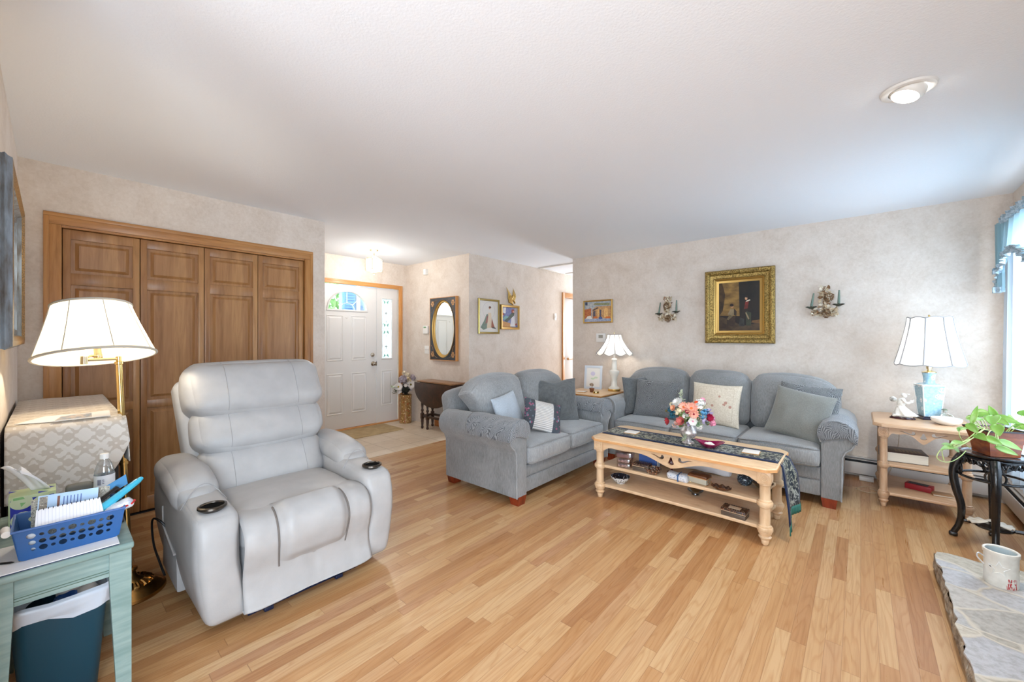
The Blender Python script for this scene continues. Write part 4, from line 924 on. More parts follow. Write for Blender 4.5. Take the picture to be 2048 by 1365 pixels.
for k in range(8): G().tube([TILT @ (TILT.inverted() @ fsh(k / 8 + 0.03, j / 8) * 1.0 + Vector((math.cos(2 * PI * (k / 8 + 0.03)), math.sin(2 * PI * (k / 8 + 0.03)), 0)) * 0.0015) for j in range(9)], 0.0022, 5).build('shade_rib', 'shade_trim_c', s)
G().tube([fsh(i / 64, 0) for i in range(65)], 0.006, 8).build('shade_hem', 'shade_trim_c', s)
G().tube([fsh(i / 64, 1) for i in range(65)], 0.006, 8).build('shade_top_trim', 'shade_trim_c', s)
g = G()
for k in range(3): a = 2 * PI * k / 3; g.tube([TILT @ Vector((0.0, 0.0, 0.235)), TILT @ Vector((0.139 * math.cos(a), 0.139 * math.sin(a), 0.252))], 0.002, 5)
g.tube([TILT @ Vector((0.03 * math.sin(PI * k / 12), 0, 0.07 + 0.165 * k / 12)) for k in range(13)], 0.002, 5).tube([TILT @ Vector((-0.03 * math.sin(PI * k / 12), 0, 0.07 + 0.165 * k / 12)) for k in range(13)], 0.002, 5).build('harp', 'brass', t)

# blue porcelain lamp on the end table
t = thing('table_lamp', 'lit table lamp with a square pale blue flowered porcelain body beside the window', 'lamp', (0.415, 4.62, 0.645))
c = (0.415, 4.62); zb = 0.645
sq = lambda h, z: [(c[0] - h, c[1] - h, z), (c[0] + h, c[1] - h, z), (c[0] + h, c[1] + h, z), (c[0] - h, c[1] + h, z)]
def squarestack(g, prof, rot=0.0):
    m = Matrix.Translation((c[0], c[1], 0)) @ Matrix.Rotation(rot, 4, 'Z') @ Matrix.Translation((-c[0], -c[1], 0))
    rs = [[g.bm.verts.new(m @ Vector(p)) for p in sq(h, z)] for h, z in prof]
    for a, b in zip(rs, rs[1:]):
        for i in range(4): g.bm.faces.new((a[i], a[(i + 1) % 4], b[(i + 1) % 4], b[i]))
    g.bm.faces.new(rs[0][::-1]); g.bm.faces.new(rs[-1]); return g
ROT = 0.32
squarestack(G(), [(0.066, zb), (0.066, zb + 0.012), (0.058, zb + 0.018), (0.058, zb + 0.026)], ROT).build('plinth', pbr('dark_wood_plinth', (34, 30, 46), 0.25), t, flat=True)
def porcelain():
    m, nt, p = newmat('blue_flowered_porcelain')
    v = node(nt, 'TexVoronoi', {'Vector': coords(nt), 'Scale': 17.0, 'Randomness': 0.85}); n = noi(nt, coords(nt), 120, 2)
    f = mth(nt, 'MULTIPLY', mth(nt, 'LESS_THAN', v.outputs[0], 0.40), mth(nt, 'GREATER_THAN', n, 0.47))
    base = ramp(nt, noi(nt, coords(nt), 60, 3), [(0.4, rgb(146, 184, 202)), (0.6, rgb(166, 199, 212))])
    nt.links.new(mixc(nt, f, base, rgb(232, 236, 236)), p.inputs['Base Color']); p.inputs['Roughness'].default_value = 0.15; return m
M['porc'] = porcelain(); M['porc_white'] = pbr('white_glaze', (232, 232, 228), 0.15)
squarestack(G(), [(0.046, zb + 0.026), (0.050, zb + 0.05), (0.064, zb + 0.245), (0.066, zb + 0.272), (0.038, zb + 0.286)], ROT).build('body', 'porc', t, flat=True)
g = G()
m = Matrix.Translation((c[0], c[1], 0)) @ Matrix.Rotation(ROT, 4, 'Z')
for sx in (-1, 1):
    for sy in (-1, 1): g.tube([m @ Vector((sx * h, sy * h, z)) for h, z in ((0.0465, zb + 0.027), (0.0505, zb + 0.05), (0.0645, zb + 0.245), (0.0665, zb + 0.272))], 0.0035, 6)
g.tube([m @ Vector((sx * 0.066, sy * 0.066, zb + 0.273)) for sx, sy in ((-1, -1), (1, -1), (1, 1), (-1, 1), (-1, -1))], 0.0045, 6)
g.build('body_edging', 'porc_white', t)
G().lathe([(0.036, zb + 0.282), (0.033, zb + 0.31), (0.036, zb + 0.345), (0.042, zb + 0.372)], (c[0], c[1], 0), 24).build('neck', 'porc', t)
G().lathe([(0.044, zb + 0.372), (0.044, zb + 0.378), (0.012, zb + 0.392), (0.012, zb + 0.40), (0.018, zb + 0.405), (0.018, zb + 0.44), (0, zb + 0.442)], (c[0], c[1], 0), 20).build('cap', 'brass_pale', t)
harp(t, c, zb + 0.42, zb + 0.80)
lampbulb(t, (c[0], c[1], 1.24), (0.03, 0.03, 0.042), 1.9, (255, 248, 236))
s = scall_shade(t, c, 0.205, 0.128, 1.085, 1.452, 8, 0.012, 0.012, SW, rot=0.55, flare=1.25)
G().lathe([(0.006, 1.44), (0.009, 1.452), (0.004, 1.462), (0.007, 1.475), (0, 1.482)], (c[0], c[1], 0), 10).build('finial', 'brass', t)
tag(G().tube(spline([(0.34, 4.66, 0.65), (0.28, 4.76, 0.65), (0.26, 4.83, 0.60), (0.24, 4.85, 0.3), (0.15, 4.80, 0.02), (0.02, 4.62, 0.006), (-0.03, 4.52, 0.006), (0.05, 4.47, 0.006), (0.12, 4.53, 0.006), (0.06, 4.60, 0.006)], 8), 0.0028, 6).build('lamp_cord', pbr('pale_cord', (196, 176, 150), 0.6), loc=(0.1, 4.6, 0)), 'thin pale lamp cord looped on the floor beside the pickled end table', 'cord')
ps = tag(G().box(-0.01, 0.09, 4.82, 4.88, 0.0, 0.035, 0.005).build('power_strip', 'grey_metal', loc=(0.04, 4.85, 0)), 'small grey plug box on the floor against the heater', 'plug box')

# white column lamp in the corner behind the loveseat
t = thing('table_lamp', 'lit white column lamp with a scalloped bell shade in the corner behind the loveseat', 'lamp', (-2.325, 4.62, 0.63))
c = (-2.325, 4.62); zb = 0.63
G().lathe([(0.075, zb), (0.078, zb + 0.006), (0.078, zb + 0.026), (0.074, zb + 0.03)], (c[0], c[1], 0), 32).build('base_ring', 'brass', t)
M['lamp_white'] = pbr('white_lamp_column', (228, 224, 214), 0.35)
G().lathe([(0.07, zb + 0.03), (0.068, zb + 0.045), (0.045, zb + 0.055), (0.036, zb + 0.075), (0.036, zb + 0.16), (0.042, zb + 0.17), (0.04, zb + 0.185), (0.058, zb + 0.215), (0.062, zb + 0.235), (0.062, zb + 0.25), (0.045, zb + 0.258), (0.034, zb + 0.27), (0.031, zb + 0.38), (0.036, zb + 0.39), (0.03, zb + 0.405), (0.012, zb + 0.41), (0.012, zb + 0.45), (0.018, zb + 0.455), (0.018, zb + 0.49)], (c[0], c[1], 0), 28, flute=0.0).build('column', 'lamp_white', t)
lampbulb(t, (c[0], c[1], 1.17), (0.03, 0.03, 0.042), 2.4, (255, 246, 232))
harp(t, c, zb + 0.46, zb + 0.715)
scall_shade(t, c, 0.228, 0.088, 1.105, 1.335, 10, 0.03, 0.0, SW, rot=0.2, flare=1.7)
G().lathe([(0.005, 1.33), (0.009, 1.34), (0.004, 1.35), (0.007, 1.362), (0, 1.37)], (c[0], c[1], 0), 10).build('finial', 'brass_pale', t)

# foyer pendant
t = thing('foyer_pendant', 'lit small panelled glass lantern hanging from the foyer ceiling', 'ceiling light', (-4.776, 2.755, 2.44))
c = (-4.776, 2.755)
G().lathe([(0.055, 2.44), (0.058, 2.432), (0.05, 2.424), (0.02, 2.418), (0.01, 2.41), (0.0, 2.409)], (c[0], c[1], 0), 24).build('canopy', 'brass_pale', t)
G().tube([(c[0], c[1], 2.41), (c[0], c[1], 2.335)], 0.006, 8).build('stem', 'brass_pale', t)
M['pend_glass'] = pbr('lit_lantern_glass', (255, 252, 244), 0.3, emit=(255, 248, 236), es=2.0)
hexp = lambda r, z: [(c[0] + r * math.cos(PI / 3 * k + 0.35), c[1] + r * math.sin(PI / 3 * k + 0.35), z) for k in range(6)]
A, B = hexp(0.112, 2.315), hexp(0.112, 2.165)
for k in range(6): G().face([B[k], B[(k + 1) % 6], A[(k + 1) % 6], A[k]]).build('glass_panel', 'pend_glass', t, flat=True)
g = G()
for pts in (A, B, hexp(0.112, 2.30), hexp(0.112, 2.18)): g.tube([*pts, pts[0]], 0.0035, 6)
for k in range(6): g.tube([A[k], B[k]], 0.0045, 6)
for k in range(0, 6): g.tube([(c[0], c[1], 2.36), A[k]], 0.003, 6)
for k in range(0, 6): g.tube([(c[0], c[1], 2.145), B[k]], 0.003, 6)
g.sph((c[0], c[1], 2.14), (0.014, 0.014, 0.022), 10); g.build('lantern_frame', 'brass_pale', t)
bulb('foyer_light', (c[0], c[1], 2.36), 7, (1, 0.97, 0.92), 0.04)
bulb('foyer_light_low', (c[0], c[1], 2.09), 10, (1, 0.96, 0.90), 0.05)

# recessed eyeball ceiling light
t = thing('recessed_light', 'round white recessed eyeball light, lit, in the ceiling above the sofa end', 'ceiling light', (0.165, 2.58, 2.44))
c = (0.165, 2.58)
G().lathe([(0.068, 2.439), (0.068, 2.430), (0.075, 2.427), (0.092, 2.430), (0.098, 2.439)], (c[0], c[1], 0), 40, cap=False).build('trim_ring', 'white_plastic', t)
M['eye'] = pbr('eyeball_lamp_glow', (255, 255, 255), 0.4, emit=(255, 250, 240), es=14)
Rm = Matrix.Translation((c[0], c[1], 2.436)) @ Matrix.Rotation(0.35, 4, 'Y') @ Matrix.Rotation(-0.15, 4, 'X')
ey = G().lathe([(0.066, 0.006), (0.065, -0.010), (0.058, -0.026), (0.05, -0.032)], (0, 0, 0), 36, mtx=Rm, cap=False).build('eyeball', 'white_plastic', t)
G().lathe([(0.050, -0.031), (0.03, -0.028), (0, -0.027)], (0, 0, 0), 36, mtx=Rm, cap=False).build('lamp_face', 'eye', ey)
l = bpy.data.lights.new('recessed_spot', 'SPOT'); l.energy = 60; l.spot_size = 2.3; l.spot_blend = 0.6; l.shadow_soft_size = 0.05; l.color = (1, 0.95, 0.87)
o = bpy.data.objects.new('recessed_spot', l); o.location = (0.17, 2.57, 2.39); o.rotation_euler = (0.1, 0.25, 0); C.objects.link(o)

# ------------------------------------------------------------------ pictures, mirror, wall fittings
def frame(name, label, cat, plane, cfix, a0, a1, z0, z1, prof, mats, sgn, art, cfun=None, group=None):
    """moulded frame on a wall. plane 'x' (wall x=cfix facing sgn*x) or 'y'. prof: [(inset, height)]"""
    t = thing(name, label, cat, (cfix, (a0 + a1) / 2, z0) if plane == 'x' else ((a0 + a1) / 2, cfix, z0), 0, group)
    P = (lambda a, z, d: Vector((cfix + sgn * d, a, z))) if plane == 'x' else (lambda a, z, d: Vector((a, cfix + sgn * d, z)))
    for mi, (nm, pr) in enumerate(prof):
        g = G()
        rings = [[g.bm.verts.new(P(*q, h)) for q in ((a0 + i, z0 + i), (a1 - i, z0 + i), (a1 - i, z1 - i), (a0 + i, z1 - i))] for i, h in pr]
        for A_, B_ in zip(rings, rings[1:]):
            for k in range(4): g.bm.faces.new((A_[k], A_[(k + 1) % 4], B_[(k + 1) % 4], B_[k]))
        if nm == 'beads':
            pass
        g.build(nm, mats[mi], t, ang=25)
    i, h = prof[-1][1][-1]
    art(t, lambda u, v, d=0: P(a0 + i + (a1 - a0 - 2 * i) * u, z0 + i + (z1 - z0 - 2 * i) * v, h - 0.002 + d))
    return t
def paint(t, P, shapes, name='canvas', flip=False):
    """flat picture: list of (material, [(u,v)...]); later shapes lie a hair in front"""
    g = G(); ms = []
    for k, (m, pts) in enumerate(shapes):
        if m not in ms: ms.append(m)
        g.mi = ms.index(m); g.face([P(u, v, 0.00025 * k) for u, v in pts])
    return g.build(name, ms, t, flat=True)
def ell(cx, cy, rx, ry, n=14, a0=0, a1=2 * PI): return [(cx + rx * math.cos(a0 + (a1 - a0) * i / n), cy + ry * math.sin(a0 + (a1 - a0) * i / n)) for i in range(n)]
FULL = [(0, 0), (1, 0), (1, 1), (0, 1)]
def pm(n, a, b=None, sc=(14, 14, 14), r=0.5):
    if n not in M: M[n] = pbr(n, a, r, 0, b, sc, 0.35, 0.65, 4) if b else pbr(n, a, r)
    return n
# gilt framed oil painting
def oil(t, P):
    sh = [(pm('oil_dark', (14, 11, 9), (30, 22, 14)), FULL), (pm('oil_wall', (92, 68, 32), (150, 116, 60), (9, 9, 16)), [(0, 0.32), (0.52, 0.30), (0.5, 1), (0, 1)]),
          (pm('oil_shade', (40, 28, 16), (78, 56, 30)), [(0, 0.30), (0.1, 0.42), (0.16, 0.75), (0.08, 1), (0, 1)]),
          (pm('oil_floor', (48, 34, 22), (78, 58, 38)), [(0, 0), (1, 0), (1, 0.16), (0.6, 0.1), (0, 0.32)]), (pm('oil_floor_l', (96, 66, 36), (116, 84, 48)), [(0.8, 0.16), (1, 0.14), (1, 0.22), (0.82, 0.2)]),
          (pm('oil_brown', (62, 42, 28), (44, 30, 20)), [(0.2, 0.1), (0.4, 0.08), (0.42, 0.3), (0.2, 0.26)]),
          (pm('oil_shirt', (150, 132, 100), (110, 92, 66)), [(0.22, 0.34), (0.3, 0.46), (0.38, 0.44), (0.41, 0.33), (0.3, 0.3)]), (pm('oil_vest', (58, 44, 32)), [(0.38, 0.46), (0.45, 0.4), (0.44, 0.3), (0.38, 0.32)]),
          (pm('oil_skin', (176, 124, 86)), ell(0.335, 0.50, 0.035, 0.03)), (pm('oil_hair', (34, 24, 18)), ell(0.325, 0.53, 0.05, 0.03)),
          (pm('oil_leg', (98, 84, 58)), [(0.2, 0.24), (0.27, 0.33), (0.36, 0.3), (0.24, 0.22)]),
          ('oil_hair', [(0.54, 0.22), (0.72, 0.22), (0.74, 0.46), (0.6, 0.46)]), (pm('oil_red', (126, 38, 28), (84, 26, 20)), [(0.63, 0.44), (0.72, 0.45), (0.745, 0.6), (0.66, 0.6)]),
          (pm('oil_white', (206, 196, 176)), [(0.67, 0.58), (0.78, 0.61), (0.77, 0.63), (0.69, 0.61)]), (pm('oil_face', (200, 148, 112)), ell(0.68, 0.655, 0.03, 0.035)), ('oil_hair', ell(0.69, 0.69, 0.035, 0.02)),
          (pm('oil_green', (62, 66, 48), (40, 42, 32)), [(0.68, 0.1), (0.8, 0.1), (0.8, 0.36), (0.68, 0.4)]), ('oil_shirt', [(0.66, 0.36), (0.68, 0.38), (0.76, 0.24), (0.73, 0.22)]),
          (pm('oil_grey', (58, 56, 54), (34, 32, 30)), [(0.5, 0.1), (0.64, 0.09), (0.63, 0.24), (0.53, 0.27)]), ('oil_brown', [(0.02, 0.05), (0.3, 0.03), (0.22, 0.12), (0.04, 0.2)])]
    paint(t, P, sh)
fr = frame('framed_painting', 'large dark oil painting of two figures in a wide ornate gilt frame above the sofa', 'painting', 'y', YS, -1.35, -0.672, 1.235, 2.05,
    [('frame_outer', [(0, 0), (0, 0.045), (0.012, 0.06), (0.03, 0.062), (0.045, 0.055)]), ('frame_carving', [(0.045, 0.055), (0.055, 0.042), (0.085, 0.034), (0.09, 0.04)]), ('frame_inner', [(0.09, 0.04), (0.094, 0.036), (0.105, 0.026), (0.11, 0.03), (0.118, 0.022), (0.14, 0.016)])], ['gold', 'gold', 'gold_plain'], -1, oil)
g = G()
for a0, z0, a1, z1 in ((-1.35, 1.235, -0.672, 1.235), (-0.672, 1.235, -0.672, 2.05), (-0.672, 2.05, -1.35, 2.05), (-1.35, 2.05, -1.35, 1.235)):
    n = 30; da, dz = (a1 - a0), (z1 - z0); L = math.hypot(da, dz); ia, iz = -dz / L, da / L
    for k in range(1, n):
        f = k / n; p = (a0 + da * f + ia * 0.028, z0 + dz * f + iz * 0.028)
        g.sph((p[0], YS - 0.060, p[1]), (0.011 if da else 0.008, 0.007, 0.008 if da else 0.011), 6)
        p = (a0 + da * f + ia * 0.093, z0 + dz * f + iz * 0.093)
        if 3 < k < n - 3: g.sph((p[0], YS - 0.040, p[1]), 0.005, 5)
g.build('frame_ornament', 'gold', fr)
# street scene
def street(t, P):
    sh = [(pm('st_sky', (130, 146, 166), (190, 190, 184), (40, 40, 40)), FULL), (pm('st_road', (120, 136, 172), (180, 186, 200), (40, 40, 60)), [(0, 0), (1, 0), (1, 0.14), (0, 0.16)]),
          (pm('st_shop', (206, 168, 116), (170, 120, 80), (60, 60, 60)), [(0.3, 0.15), (1, 0.15), (1, 0.75), (0.45, 0.75), (0.3, 0.6)]), (pm('st_red', (150, 60, 48), (196, 132, 70), (70, 70, 70)), [(0, 0.16), (0.26, 0.16), (0.26, 0.68), (0, 0.62)]),
          (pm('st_white', (226, 220, 210)), [(0.05, 0.16), (0.3, 0.12), (0.24, 0.3), (0.12, 0.28)]), (pm('st_awning', (60, 60, 72)), [(0.3, 0.58), (0.52, 0.72), (0.52, 0.66), (0.34, 0.54)]), (pm('st_dark', (88, 84, 100)), [(0.33, 0.16), (0.42, 0.16), (0.42, 0.56), (0.33, 0.5)]),
          (pm('st_glow', (232, 196, 128), (206, 150, 96), (60, 60, 60)), [(0.74, 0.2), (0.9, 0.2), (0.9, 0.58)] + ell(0.82, 0.58, 0.08, 0.08, 8, 0, PI)[1:] + [(0.74, 0.58)]), (pm('st_blue', (70, 92, 150)), [(0.55, 0.12), (0.68, 0.12), (0.68, 0.22), (0.55, 0.22)]),
          ('st_dark', [(0.58, 0.22), (0.64, 0.22), (0.64, 0.58), (0.58, 0.58)]), ('st_glow', [(0.5, 0.22), (0.56, 0.22), (0.56, 0.6), (0.5, 0.6)]), (pm('st_orange', (206, 112, 52)), [(0.34, 0.16), (0.5, 0.16), (0.48, 0.26), (0.36, 0.26)]), ('st_orange', [(0.78, 0.14), (0.98, 0.14), (0.96, 0.24), (0.82, 0.24)]),
          (pm('st_navy', (52, 66, 96)), [(0.03, 0.84), (0.12, 0.82), (0.12, 0.98), (0.03, 0.98)]), (pm('st_green', (110, 128, 96), (160, 150, 110), (90, 90, 90)), [(0.35, 0.84), (0.95, 0.78), (0.95, 0.9), (0.4, 0.93)])]
    paint(t, P, sh)
frame('framed_picture', 'small colourful street scene in a thin gold frame above the corner lamp', 'picture', 'y', YS, -2.975, -2.525, 1.50, 1.818, [('frame', [(0, 0), (0, 0.02), (0.006, 0.024), (0.018, 0.02), (0.02, 0.014)])], ['gold_plain'], -1, street)
# two pictures on the foyer-side wall
def lady(t, P):
    sh = [(pm('mat_white', (222, 219, 214)), FULL), (pm('ring_grey', (196, 192, 196)), ell(0.5, 0.70, 0.34, 0.27, 28)), ('mat_white', ell(0.5, 0.70, 0.325, 0.26, 28)),
          (pm('gown_green', (104, 124, 112), (130, 146, 134), (60, 60, 60)), [(0.04, 0.14), (0.2, 0.06), (0.42, 0.12), (0.5, 0.6), (0.36, 0.56), (0.22, 0.34)]), (pm('gown_cream', (212, 196, 172), (224, 206, 184)), [(0.38, 0.12), (0.66, 0.14), (0.62, 0.62), (0.46, 0.64)]),
          (pm('gown_rose', (168, 112, 104), (140, 90, 86)), [(0.3, 0.26), (0.42, 0.3), (0.46, 0.54), (0.38, 0.5)]), (pm('gown_red', (158, 96, 78)), [(0.62, 0.14), (0.84, 0.12), (0.76, 0.24), (0.66, 0.46)]), ('mat_white', [(0.46, 0.62), (0.64, 0.62), (0.6, 0.74), (0.5, 0.74)]),
          (pm('lady_skin', (206, 160, 132)), ell(0.53, 0.77, 0.04, 0.035)), (pm('lady_hair', (98, 58, 42)), ell(0.55, 0.80, 0.07, 0.035)), (pm('pic_dark', (80, 84, 80)), [(0.66, 0.12), (0.88, 0.1), (0.86, 0.14), (0.7, 0.17)])]
    paint(t, P, sh)
frame('framed_picture', 'tall white print of a gowned lady in an olive gold frame on the hall wall', 'picture', 'x', XC, 3.875, 4.30, 1.35, 1.845, [('frame', [(0, 0), (0, 0.018), (0.008, 0.026), (0.022, 0.022), (0.028, 0.012)])], ['gold_green'], 1, lady)
def lady2(t, P):
    sh = [(pm('p2_blue', (84, 92, 150), (134, 140, 176), (50, 50, 50)), FULL), (pm('p2_grey', (160, 158, 172), (190, 186, 190), (50, 50, 50)), [(0.72, 0.15), (1, 0.1), (1, 1), (0.8, 1)]), (pm('p2_floor', (176, 118, 58), (206, 156, 96), (90, 90, 90)), [(0, 0), (0.6, 0), (0.5, 0.2), (0, 0.3)]), (pm('p2_white', (206, 206, 214), (226, 222, 222)), [(0.5, 0.03), (0.86, 0.03), (0.78, 0.6), (0.62, 0.62)]),
          (pm('p2_green', (52, 62, 54), (84, 96, 84), (90, 90, 90)), [(0.12, 0.3), (0.3, 0.24), (0.76, 0.6), (0.8, 0.74), (0.6, 0.72)]), (pm('p2_teal', (120, 164, 164)), [(0.02, 0.4), (0.16, 0.36), (0.42, 0.52), (0.2, 0.58)]), (pm('p2_red', (150, 66, 52)), ell(0.68, 0.82, 0.1, 0.1)), ('lady_skin', ell(0.72, 0.8, 0.05, 0.05)), ('p2_white', [(0.04, 0.7), (0.2, 0.68), (0.24, 0.98), (0.06, 0.98)]), ('p2_red', [(0, 0.58), (0.14, 0.6), (0.06, 0.72), (0, 0.74)]), ('p2_red', [(0.84, 0.1), (0.94, 0.1), (0.94, 0.2), (0.84, 0.18)])]
    paint(t, P, sh)
frame('framed_picture', 'small blue picture of a red haired lady in a bright gold frame', 'picture', 'x', XC, 4.325, 4.745, 1.42, 1.785, [('frame', [(0, 0), (0, 0.03), (0.01, 0.036), (0.03, 0.03), (0.036, 0.018)])], ['gold_plain'], 1, lady2)
# gold angel ornament
t = thing('angel_ornament', 'small golden winged ornament on the wall above the smaller picture', 'wall ornament', (XC, 4.56, 1.80))
g = G().soft((XC + 0.02, 4.545, 1.865), (0.035, 0.085, 0.10), 0.016, 8).sph((XC + 0.03, 4.575, 1.915), (0.017, 0.017, 0.02), 10).tube(spline([(XC + 0.02, 4.57, 1.87), (XC + 0.03, 4.61, 1.85), (XC + 0.03, 4.635, 1.815)], 5), [0.018] * 5 + [0.014] * 5 + [0.006], 8).tube(spline([(XC + 0.02, 4.53, 1.83), (XC + 0.025, 4.56, 1.815), (XC + 0.02, 4.60, 1.80)], 4), 0.012, 8); g.build('figure', 'gold_plain', t)
for y0, lean in ((4.50, -0.32), (4.59, 0.04)):
    g = G()
    for k in range(5):
        l = 0.18 - 0.02 * k; y1 = y0 + 0.014 * k
        g.tube([(XC + 0.012, y1, 1.87), (XC + 0.03, y1 + lean * l * 0.3, 1.87 + l * 0.55), (XC + 0.024, y1 + lean * l, 1.87 + l)], [0.009, 0.008, 0.002], 6)
    g.build('wing', 'gold_plain', t)
# oval mirror
t = thing('wall_mirror', 'tall dark painted mirror with an oval glass and flowered corners in the foyer', 'mirror', (-4.497, YM, 0.97))
mx, mz = -4.497, 1.422
oval = lambda rx, rz, n=48: [(mx + 0.012 + rx * math.cos(2 * PI * i / n), mz + rz * math.sin(2 * PI * i / n)) for i in range(n)]
M['mirror_frame'] = pbr('dark_painted_frame', (44, 38, 34), 0.35, 0, (56, 60, 66), (6, 6, 6))
G().plate(R4(-4.78, -4.214, 0.976, 1.868), [oval(0.247, 0.41)], 'xz', YM - 0.05, YM - 0.005).build('frame', 'mirror_frame', t)
G().plate(R4(-4.786, -4.208, 0.970, 1.874), [R4(-4.778, -4.216, 0.978, 1.866)], 'xz', YM - 0.053, YM - 0.004).build('frame_edge', 'trim', t)
def band(u, v):
    a = 2 * PI * u; rx, rz = 0.247 - 0.036 * v, 0.41 - 0.036 * v
    return Vector((mx + 0.012 + rx * math.cos(a), YM - 0.056 + 0.03 * v + 0.006 * math.sin(v * PI * 2), mz + rz * math.sin(a)))
G().sheet(band, 56, 6, closed=True).build('gilt_oval', 'gold_plain', t)
G().prism(oval(0.215, 0.378), 'xz', YM - 0.026, YM - 0.022).build('glass', 'mirror', t)
for sx in (-1, 1):
    for sz in (-1, 1):
        g = G(); px, pz = mx + sx * 0.225, mz + sz * 0.365; yy = YM - 0.0515
        for k in range(6): a = k * PI / 3; g.sph((px + 0.024 * math.cos(a), yy, pz + 0.03 * math.sin(a)), (0.013, 0.002, 0.015), 6)
        g.sph((px, yy - 0.001, pz), (0.01, 0.003, 0.01), 6)
        g.tube([(px - sx * 0.02, yy, pz - sz * 0.02), (px - sx * 0.005, yy, pz - sz * 0.09), (px + sx * 0.03, yy, pz - sz * 0.13)], 0.004, 5, flat=0.4)
        g.tube([(px - sx * 0.02, yy, pz + sz * 0.01), (px - sx * 0.07, yy, pz + sz * 0.04), (px - sx * 0.11, yy, pz + sz * 0.05)], 0.004, 5, flat=0.4)
        g.build('painted_flower', pm('flower_gold', (198, 150, 100)), t)
# framed art on the left wall, seen edge on
def dimart(t, P): paint(t, P, [(pm('dim_art', (70, 64, 54), (100, 92, 78), (6, 6, 6)), FULL)])
fl = frame('framed_painting', 'large heavy bronze and blue grey framed painting on the left wall, seen edge on', 'painting', 'y', YL, -3.30, -2.31, 1.255, 1.965,
    [('frame_side', [(0, 0), (0, 0.012), (0.004, 0.022), (0.0, 0.030), (0.008, 0.038), (0.012, 0.048)]), ('frame_carving', [(0.012, 0.048), (0.03, 0.05), (0.05, 0.04)]), ('frame_inner', [(0.05, 0.04), (0.06, 0.022), (0.08, 0.026), (0.09, 0.016)])],
    [pm('frame_bluegrey', (136, 150, 164), (92, 88, 84), (40, 40, 9), 0.35), pm('frame_bronze', (158, 126, 82), (84, 68, 48), (160, 160, 160), 0.35), 'frame_bluegrey'], 1, dimart)
# small wall fittings
t = thing('motion_sensor', 'small white sensor box high on the foyer wall above the mirror', 'sensor', (-4.93, YM, 2.25))
G().prism([(-4.965, YM - 0.001), (-4.90, YM - 0.001), (-4.905, YM - 0.04), (-4.94, YM - 0.055), (-4.965, YM - 0.03)], 'xy', 2.24, 2.325, 0.004).build('housing', 'white_plastic', t)
t = thing('alarm_keypad', 'white alarm keypad with a green display left of the mirror', 'keypad', (-4.93, YM, 1.37))
G().box(-4.99, -4.87, YM - 0.03, YM - 0.001, 1.355, 1.475, 0.006).build('housing', 'white_plastic', t)
G().box(-4.965, -4.905, YM - 0.0315, YM - 0.029, 1.44, 1.46).build('display', pbr('green_lcd', (110, 150, 100), 0.3), t)
t = thing('switch_plate', 'white light switch plate below the alarm keypad', 'switch', (-4.92, YM, 1.115))
G().box(-4.975, -4.865, YM - 0.007, YM - 0.001, 1.055, 1.175, 0.003).build('plate', 'white_plastic', t)
for k in range(3): G().box(-4.955 + 0.032 * k, -4.947 + 0.032 * k, YM - 0.018, YM - 0.006, 1.105, 1.128, 0.002).build('toggle', 'white_plastic', t)
t = thing('thermostat', 'white thermostat on the wall partly behind the corner lamp shade', 'thermostat', (-2.70, YS, 1.24))
G().box(-2.765, -2.63, YS - 0.028, YS - 0.001, 1.235, 1.355, 0.005).build('housing', 'white_plastic', t)
G().box(-2.725, -2.66, YS - 0.03, YS - 0.027, 1.29, 1.335).build('display', pbr('grey_lcd', (150, 146, 136), 0.3), t)
t = thing('hall_switch', 'small white switch on the hall wall right of the pictures', 'switch', (XC, 5.73, 1.62))
G().box(XC + 0.001, XC + 0.007, 5.70, 5.77, 1.60, 1.715, 0.003).box(XC + 0.006, XC + 0.012, 5.725, 5.745, 1.64, 1.675, 0.002).build('plate', 'white_plastic', t)
